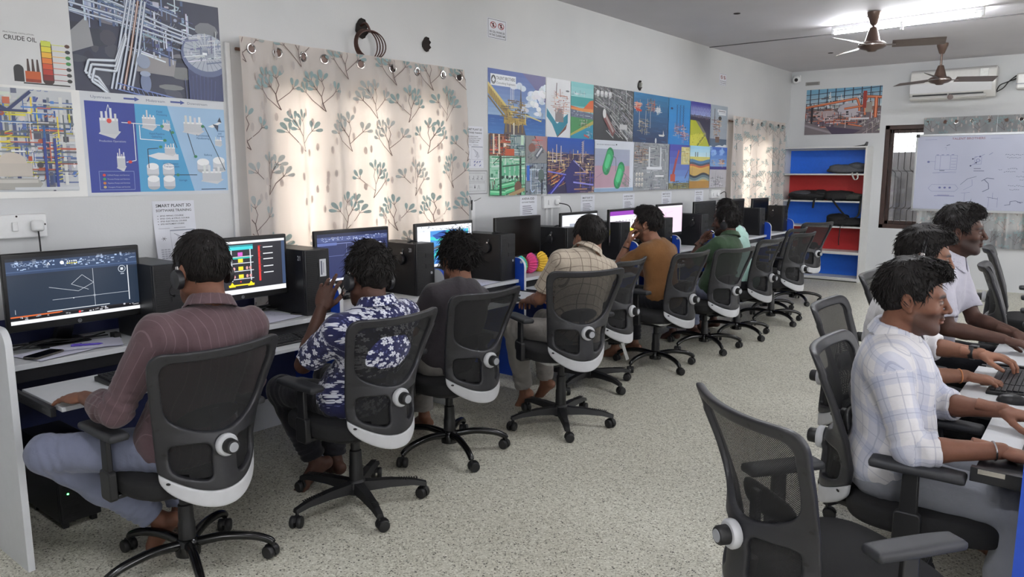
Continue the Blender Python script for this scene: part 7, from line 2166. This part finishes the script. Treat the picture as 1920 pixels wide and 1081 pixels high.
        H.cone(e - d * .012, e + d * .16, r, r, .003, 's')
        k_ = .045; hh_ = np.maximum(k_ - np.abs(F.F - H.F), 0) / k_
        F.F = np.minimum(F.F, H.F) - hh_ * hh_ * k_ * .25
    # flat hem and open neck
    hem = S + .012
    F.fn((lo[0], lo[1], lo[2]), (hi[0], hi[1], hem), lambda X, Y, Z: Z - hem + 0 * X + 0 * Y, .01, 's')
    na = unit(ntop - nk)
    F.cone(nk + na * .035 + sf * .004, nk + na * .12, .057, .060, .008, 's')
    V, Q = F.mesh(1)
    bones = [(sh, el, .92, .07) for (sh, el, wr, A) in J.values()] + [(el, wr, .08, .06) for (sh, el, wr, A) in J.values()] + [(pelvis, nk, .18, .10), (pelvis, nk, .75, .05)]
    V = folds(V, vnormals(V, Q), bones, .0044, seed)
    dT, aT, qT = seg_near(V, pelvis, nk)
    pu = qT @ sr + .5 * (qT @ sf); pv = ((V - pelvis) @ t) + .6 * (qT @ sf)
    best = dT - .13
    for (sh, el, wr, A) in J.values():
        for (a, b_, o) in ((sh, el, 0), (el, wr, .285)):
            d_, al, q_ = seg_near(V, a, b_)
            ax = unit(b_ - a); e1 = unit(np.cross(ax, sf) if abs(ax @ sf) < .9 else np.cross(ax, t)); e2 = np.cross(ax, e1)
            m_ = (d_ - .055 < best) & (((V - a) @ ax > .035) | (o > 0))
            pu = np.where(m_, np.arctan2(q_ @ e1, q_ @ e2) * .055, pu); pv = np.where(m_, al + o, pv)
            best = np.where(m_, d_ - .055, best)
    pw = np.where((qT @ sf > .02) & (best >= dT - .13 - 1e-9), qT @ sr, 9.0)
    so = np_obj('shirt', V, Q, shirt, root, uv=np.stack([pu, pv, pw], 1))
    if collar:
        lo2, hi2 = nk - .13, nk + .14
        F = Field(lo2, hi2, .0042)
        ca = unit(na * .8 + t * .4); cf = unit(sf - ca * (sf @ ca)); cr = np.cross(cf, ca)
        base = nk + ca * .036 + sf * .002
        def col_sd(X, Y, Z):
            px, py, pz = X - base[0], Y - base[1], Z - base[2]
            a_ = px * cr[0] + py * cr[1] + pz * cr[2]; f_ = px * cf[0] + py * cf[1] + pz * cf[2]; z_ = px * ca[0] + py * ca[1] + pz * ca[2]
            zf = z_ + .32 * np.maximum(f_, 0)            # dips toward the throat
            r_ = np.sqrt(a_ ** 2 + (f_ * .98) ** 2)
            stand = np.maximum(np.abs(r_ - .066) - .0036, np.abs(zf - .022) - .020)
            leaf = np.maximum(np.abs(r_ - .073 - .52 * (.042 - zf)) * .94 - .0036, np.abs(zf - .021 + .10 * np.maximum(f_, 0)) - .022 - .12 * np.maximum(f_, 0))
            d = np.minimum(stand, leaf)
            ang = np.arctan2(np.abs(a_), f_)
            gap = (.22 - ang) * .06
            return np.maximum(d, gap)
        F.fn(lo2, hi2, col_sd)
        V, Q = F.mesh(1)
        pq = V - base
        np_obj('collar', V, Q, shirt, so, uv=np.stack([np.arctan2(pq @ cr, -(pq @ cf)) * .08, pq @ ca + .35, 0 * pq[:, 0] + 9], 1))
    # --- trousers
    F = Field(lo, hi, h)
    F.ell(pelvis - UP * .01, (.168 * bulk, .125 * bulk, .105), .05, 'u', np.stack([rgt, fwd, UP], 1))
    pends = []
    for side, (hip, kn, an, toe, Lg) in G.items():
        F.cone(hip, kn, .090, .070, .05); F.cone(kn, kn + (an - kn) * .5, .070, .066, .025)
        ce = an + (kn - an) * .10
        F.cone(kn + (an - kn) * .45, ce, .066, .060, .02); pends.append((ce, unit(an - kn)))
    for e, d in pends:
        F.cone(e + d * .01, e + d * .12, .050, .052, .003, 's')
        F.fn(e - .1, e + .1, lambda X, Y, Z, e=e, d=d: np.maximum(-((X - e[0]) * d[0] + (Y - e[1]) * d[1] + (Z - e[2]) * d[2] - .012), np.sqrt((X - e[0] - d[0] * .06) ** 2 + (Y - e[1] - d[1] * .06) ** 2 + (Z - e[2] - d[2] * .06) ** 2) - .085), .002, 's')
    V, Q = F.mesh(1)
    V = folds(V, vnormals(V, Q), [(hip, kn, .95, .08) for (hip, kn, *_r) in G.values()] + [(kn, an, .85, .12) for (_h, kn, an, *_r) in G.values()] + [(hip, kn, .05, .08) for (hip, kn, *_r) in G.values()], .0034, seed + 50)
    np_obj('trousers', V, Q, pants, root, uv=V[:, :2] * 0)
    return dict(root=root, hs=hs, head=hd + O, Mh=Mh, J={k: tuple(np.array(p) + O for p in v[:3]) for k, v in J.items()}, root_loc=O)
def worn_headset(P, label, fw_=0.0, boom=-1):
    M = P['Mh']; hd = P['head'] + M @ np.array([0, -.012 + fw_, -.004])
    t = headset(tuple(hd), 0, label, rw=.088 * P['hs'], hgt=.136 * P['hs'] + .004, boom=boom, group='headsets worn by seated people')
    t.rotation_euler = Matrix(M.tolist()).to_euler()
    return t
def band(P, side, frac, r, wdt, name, m, extra=None):
    """bracelet or watch strap around a forearm, a part of the person"""
    sh, el, wr = P['J'][side]
    o = P['root_loc']; ax = unit(wr - el); c = el + (wr - el) * frac - o
    e1 = unit(np.cross(ax, (0, 0, 1))); e2 = np.cross(ax, e1)
    mb = MB()
    n = 28
    for k in range(max(1, int(wdt / .005))):
        oo = ax * (k * .005 - wdt / 2)
        mb.tube([c + oo + (e1 * cos(2 * pi * i / n) * r + e2 * sin(2 * pi * i / n) * r * .92) for i in range(n)], .0028, 6, closed=True)
    b = mb.build(name, m, P['root'])
    if extra:
        q = MB(); f = Matrix(np.stack([e1, ax, e2], 1).tolist()).to_4x4(); f.translation = Vector(c + (0, 0, r * .95)); q.M = f
        q.box((-.016, -.018, -.004), (.016, .018, .006)); q.build('watch_case', M_BLACKP, b, bevel=.003)
    return b
# clothes
JEANS = m_cloth('light_blue_denim', 'plain', (114, 119, 140), bump=.4)
GREYP = m_cloth('grey_trousers', 'plain', (128, 124, 120))
DARKP = m_cloth('dark_trousers', 'plain', (26, 26, 32))
BEIGEP = m_cloth('pale_grey_trousers', 'plain', (136, 138, 146))
MAROON = m_cloth('maroon_striped_shirt', 'stripe', (84, 66, 70), (138, 120, 122))
FLORAL = m_cloth('navy_floral_shirt', 'floral', (34, 36, 74), (206, 208, 218), (96, 102, 146))
CHARC = m_cloth('charcoal_tshirt', 'plain', (50, 46, 50))
CHECK = m_cloth('beige_checked_shirt', 'check', (178, 166, 150), (92, 80, 72), (130, 118, 108))
BROWN = m_cloth('brown_tshirt', 'plain', (116, 80, 46))
GREEN = m_cloth('green_shirt', 'plain', (52, 72, 52))
MINT = m_cloth('mint_shirt', 'plain', (170, 206, 196))
PLAID = m_cloth('pale_plaid_shirt', 'plaid', (204, 202, 204), (150, 158, 186), (120, 124, 150), placket=True)
WHITE = m_cloth('white_shirt', 'plain', (212, 210, 212), placket=True)
GPOLO = m_cloth('grey_polo', 'plain', (170, 168, 178))
SK1, SK2, SK3 = (114, 77, 61), (76, 51, 42), (126, 88, 70)

P1 = person('person in a maroon striped shirt and pale jeans wearing a headset, nearest on the left', 'C1', (-2.585, 1.45, 1.05), (-2.675, 1.475, 1.215), (92, -6, 0), SK1, dict(locks=1000, curl=.3, ln=(.015, .035), lift=.006), MAROON, JEANS,
            dict(L=dict(elbow=(-2.735, 1.115, .672), wrist=(-2.995, 1.15, .735), dir=(-1, -.12, -.12), pose='flat', sleeve='mid', size=1.08), R=dict(wrist=(-2.96, 1.58, .735), dir=(-1, .05, -.05))),
            dict(L=dict(knee=(-3.06, 1.03, .53), ankle=(-2.99, 1.40, .15), toe=(-3.09, 1.33, -.01)), R=dict(knee=(-3.15, 1.62, .53), ankle=(-3.12, 1.55, .085))), sleeve='long', bulk=1.08, sh_w=.19, seed=3, h=.0065, hs=1.1)
worn_headset(P1, 'black headset worn by the person in the maroon shirt')
P2 = person('person in a navy flowered shirt wearing a headset with one hand raised', 'C2', (-2.50, 2.19, .965), (-2.575, 2.205, 1.120), (80, -9, 4), SK2, dict(locks=1500, curl=.9, ln=(.018, .04), vol=.022, lift=.012), FLORAL, DARKP,
            dict(L=dict(elbow=(-2.80, 2.00, .715), wrist=(-2.79, 2.11, .965), dir=(.12, .28, .9), palm=(-.55, .75, .1), pose='raised'), R=dict(wrist=(-3.0, 2.40, .735))),
            dict(L=dict(ankle=(-3.04, 2.23, .13), knee=(-3.12, 2.10, .52), toe=(-3.07, 2.05, .01)), R=dict(knee=(-3.12, 2.38, .52))), bulk=1.06, seed=5, h=.0065, sh_w=.185, hs=1.11, pel=(0, -.02), spine=.05, kind='mid')
worn_headset(P2, 'black headset worn by the person in the flowered shirt')
P3 = person('person in a dark grey shirt with wavy hair, third seat on the left', 'C3', (-2.80, 3.06, .945), (-2.85, 3.09, 1.095), (78, -4, 0), SK3, dict(locks=1900, curl=1.2, ln=(.03, .065), vol=.026, lift=.018, rad=.0042, side=.012), CHARC, GREYP,
            dict(L=dict(elbow=(-2.95, 2.84, .74))), seed=8, h=.0085, hs=1.04, pel=(0, .02), spine=.05, beard=.8, stache=.8, collar=False)
P4 = person('person in a beige checked shirt leaning forward, seen from behind', 'C4', (-2.565, 3.97, 1.055), (-2.585, 4.03, 1.165), (68, -9, 0), SK3, dict(locks=900, curl=.3, ln=(.015, .035), lift=.006), CHECK, GREYP,
            dict(), dict(L=dict(knee=(-2.94, 3.74, .585), ankle=(-3.0, 3.91, .12), toe=(-3.12, 3.96, .0)), R=dict(knee=(-3.06, 4.1, .58), ankle=(-3.02, 4.17, .12), toe=(-3.14, 4.19, .0))), seed=11, h=.0085, hs=1.1, bulk=1.02, pel=(.09, -.02))
P5 = person('person in a brown shirt holding a hand to the mouth', 'C6', (-2.93, 5.63, .985), (-3.005, 5.57, 1.155), (104, 2, 0), SK3, dict(locks=1100, curl=.35, ln=(.02, .045), vol=.02, quiff=.02, lift=.010), BROWN, DARKP,
            dict(L=dict(elbow=(-3.17, 5.40, .80), wrist=(-3.125, 5.475, 1.0), dir=(.10, .25, .9), palm=(.75, .55, .1), pose='cup'), R=dict()), seed=13, h=.0085, hs=1.08, pel=(.12, .02), collar=False, beard=.75, stache=.8, kind='slim')
P6 = person('person in a green shirt with a headset resting a fist on the mouth', 'C7', (-2.68, 6.52, .970), (-2.735, 6.55, 1.130), (96, -2, 0), SK2, dict(locks=1200, curl=.6, ln=(.02, .045), vol=.022, lift=.012), GREEN, JEANS,
            dict(L=dict(elbow=(-2.96, 6.30, .755), wrist=(-2.90, 6.43, .965), dir=(.35, .62, .55), palm=(.7, .1, .45), pose='fist'), R=dict()), seed=17, h=.0085, hs=1.06, bulk=1.06, beard=.9, stache=.9, kind='full', pel=(.13, 0), twist=14)
worn_headset(P6, 'black headset worn by the person in the green shirt')
P7 = person('person in a mint shirt mostly hidden behind the green shirt', 'C8', (-2.93, 7.17, 1.03), (-3.0, 7.16, 1.18), (90, -6, 0), SK2, dict(locks=700, curl=.6, vol=.02), MINT, DARKP, dict(), seed=19, h=.010, hh=.0045, detail=False)
R1 = person('person in a pale plaid shirt with a thick quiff, front of the right row', 'R1', (-.560, 2.88, .985), (-.510, 2.865, 1.150), (-82, -3, 0), SK1, dict(locks=2200, curl=.6, ln=(.018, .038), vol=.020, quiff=.030, lift=.007, up=.1, side=.008), PLAID, BEIGEP,
            dict(R=dict(elbow=(-.435, 2.60, .70), wrist=(-.20, 2.70, .722), dir=(.96, .22, -.12), pose='type', sleeve='rolled'), L=dict(elbow=(-.46, 3.13, .74), wrist=(-.235, 3.07, .752), dir=(1, -.1, -.08), pose='type', sleeve='rolled')),
            dict(R=dict(knee=(-.13, 2.74, .53)), L=dict(knee=(-.13, 3.0, .53))), sleeve='rolled', bulk=1.08, sh_w=.185, seed=23, h=.0065, hh=.0028, beard=.95, stache=.95, kind='full', pel=(0, -.10))
R2 = person('person in a white shirt with a black watch, behind the plaid shirt', 'R2', (-.70, 3.70, 1.045), (-.625, 3.69, 1.215), (-80, -8, 0), SK3, dict(locks=1700, curl=.5, ln=(.016, .034), vol=.018, quiff=.016, lift=.006, up=.1), WHITE, DARKP,
            dict(R=dict(elbow=(-.60, 3.46, .73), wrist=(-.415, 3.57, .738), dir=(.95, .25, -.05), pose='type', sleeve='elbow'), L=dict(elbow=(-.62, 3.93, .77), wrist=(-.40, 3.88, .775), dir=(1, .0, -.05), pose='type', sleeve='elbow')),
            seed=29, h=.008, beard=.5, stache=.9, bulk=1.05, sh_w=.18)
R3 = person('person in a grey polo shirt with thick swept hair, farthest on the right', 'R3', (-.66, 4.50, 1.11), (-.605, 4.50, 1.275), (-84, 0, 0), SK2, dict(locks=1800, curl=.55, ln=(.018, .038), vol=.024, quiff=.03, lift=.007, up=.1), GPOLO, DARKP,
            dict(R=dict(elbow=(-.60, 4.28, .80), wrist=(-.365, 4.37, .762), dir=(.95, .2, -.15), pose='mouse'), L=dict(elbow=(-.53, 4.66, .80), wrist=(-.34, 4.58, .762), dir=(1, -.1, -.2), pose='mouse')),
            seed=31, h=.008, beard=.9, stache=.7, kind='slim')
worn_headset(R2, 'dark headset worn by the person in the white shirt')
band(R1, 'R', .93, .031, .006, 'bracelet', M_CHROME)
band(R2, 'R', .90, .031, .007, 'wrist_thread', mat('orange_thread', (196, 128, 84), .7))
band(R2, 'L', .86, .032, .022, 'wrist_watch', M_BLACKP, True)
band(P6, 'L', .86, .032, .014, 'wrist_band', M_BLACKP)
band(P5, 'L', .80, .032, .014, 'wrist_band', M_BLACKP)
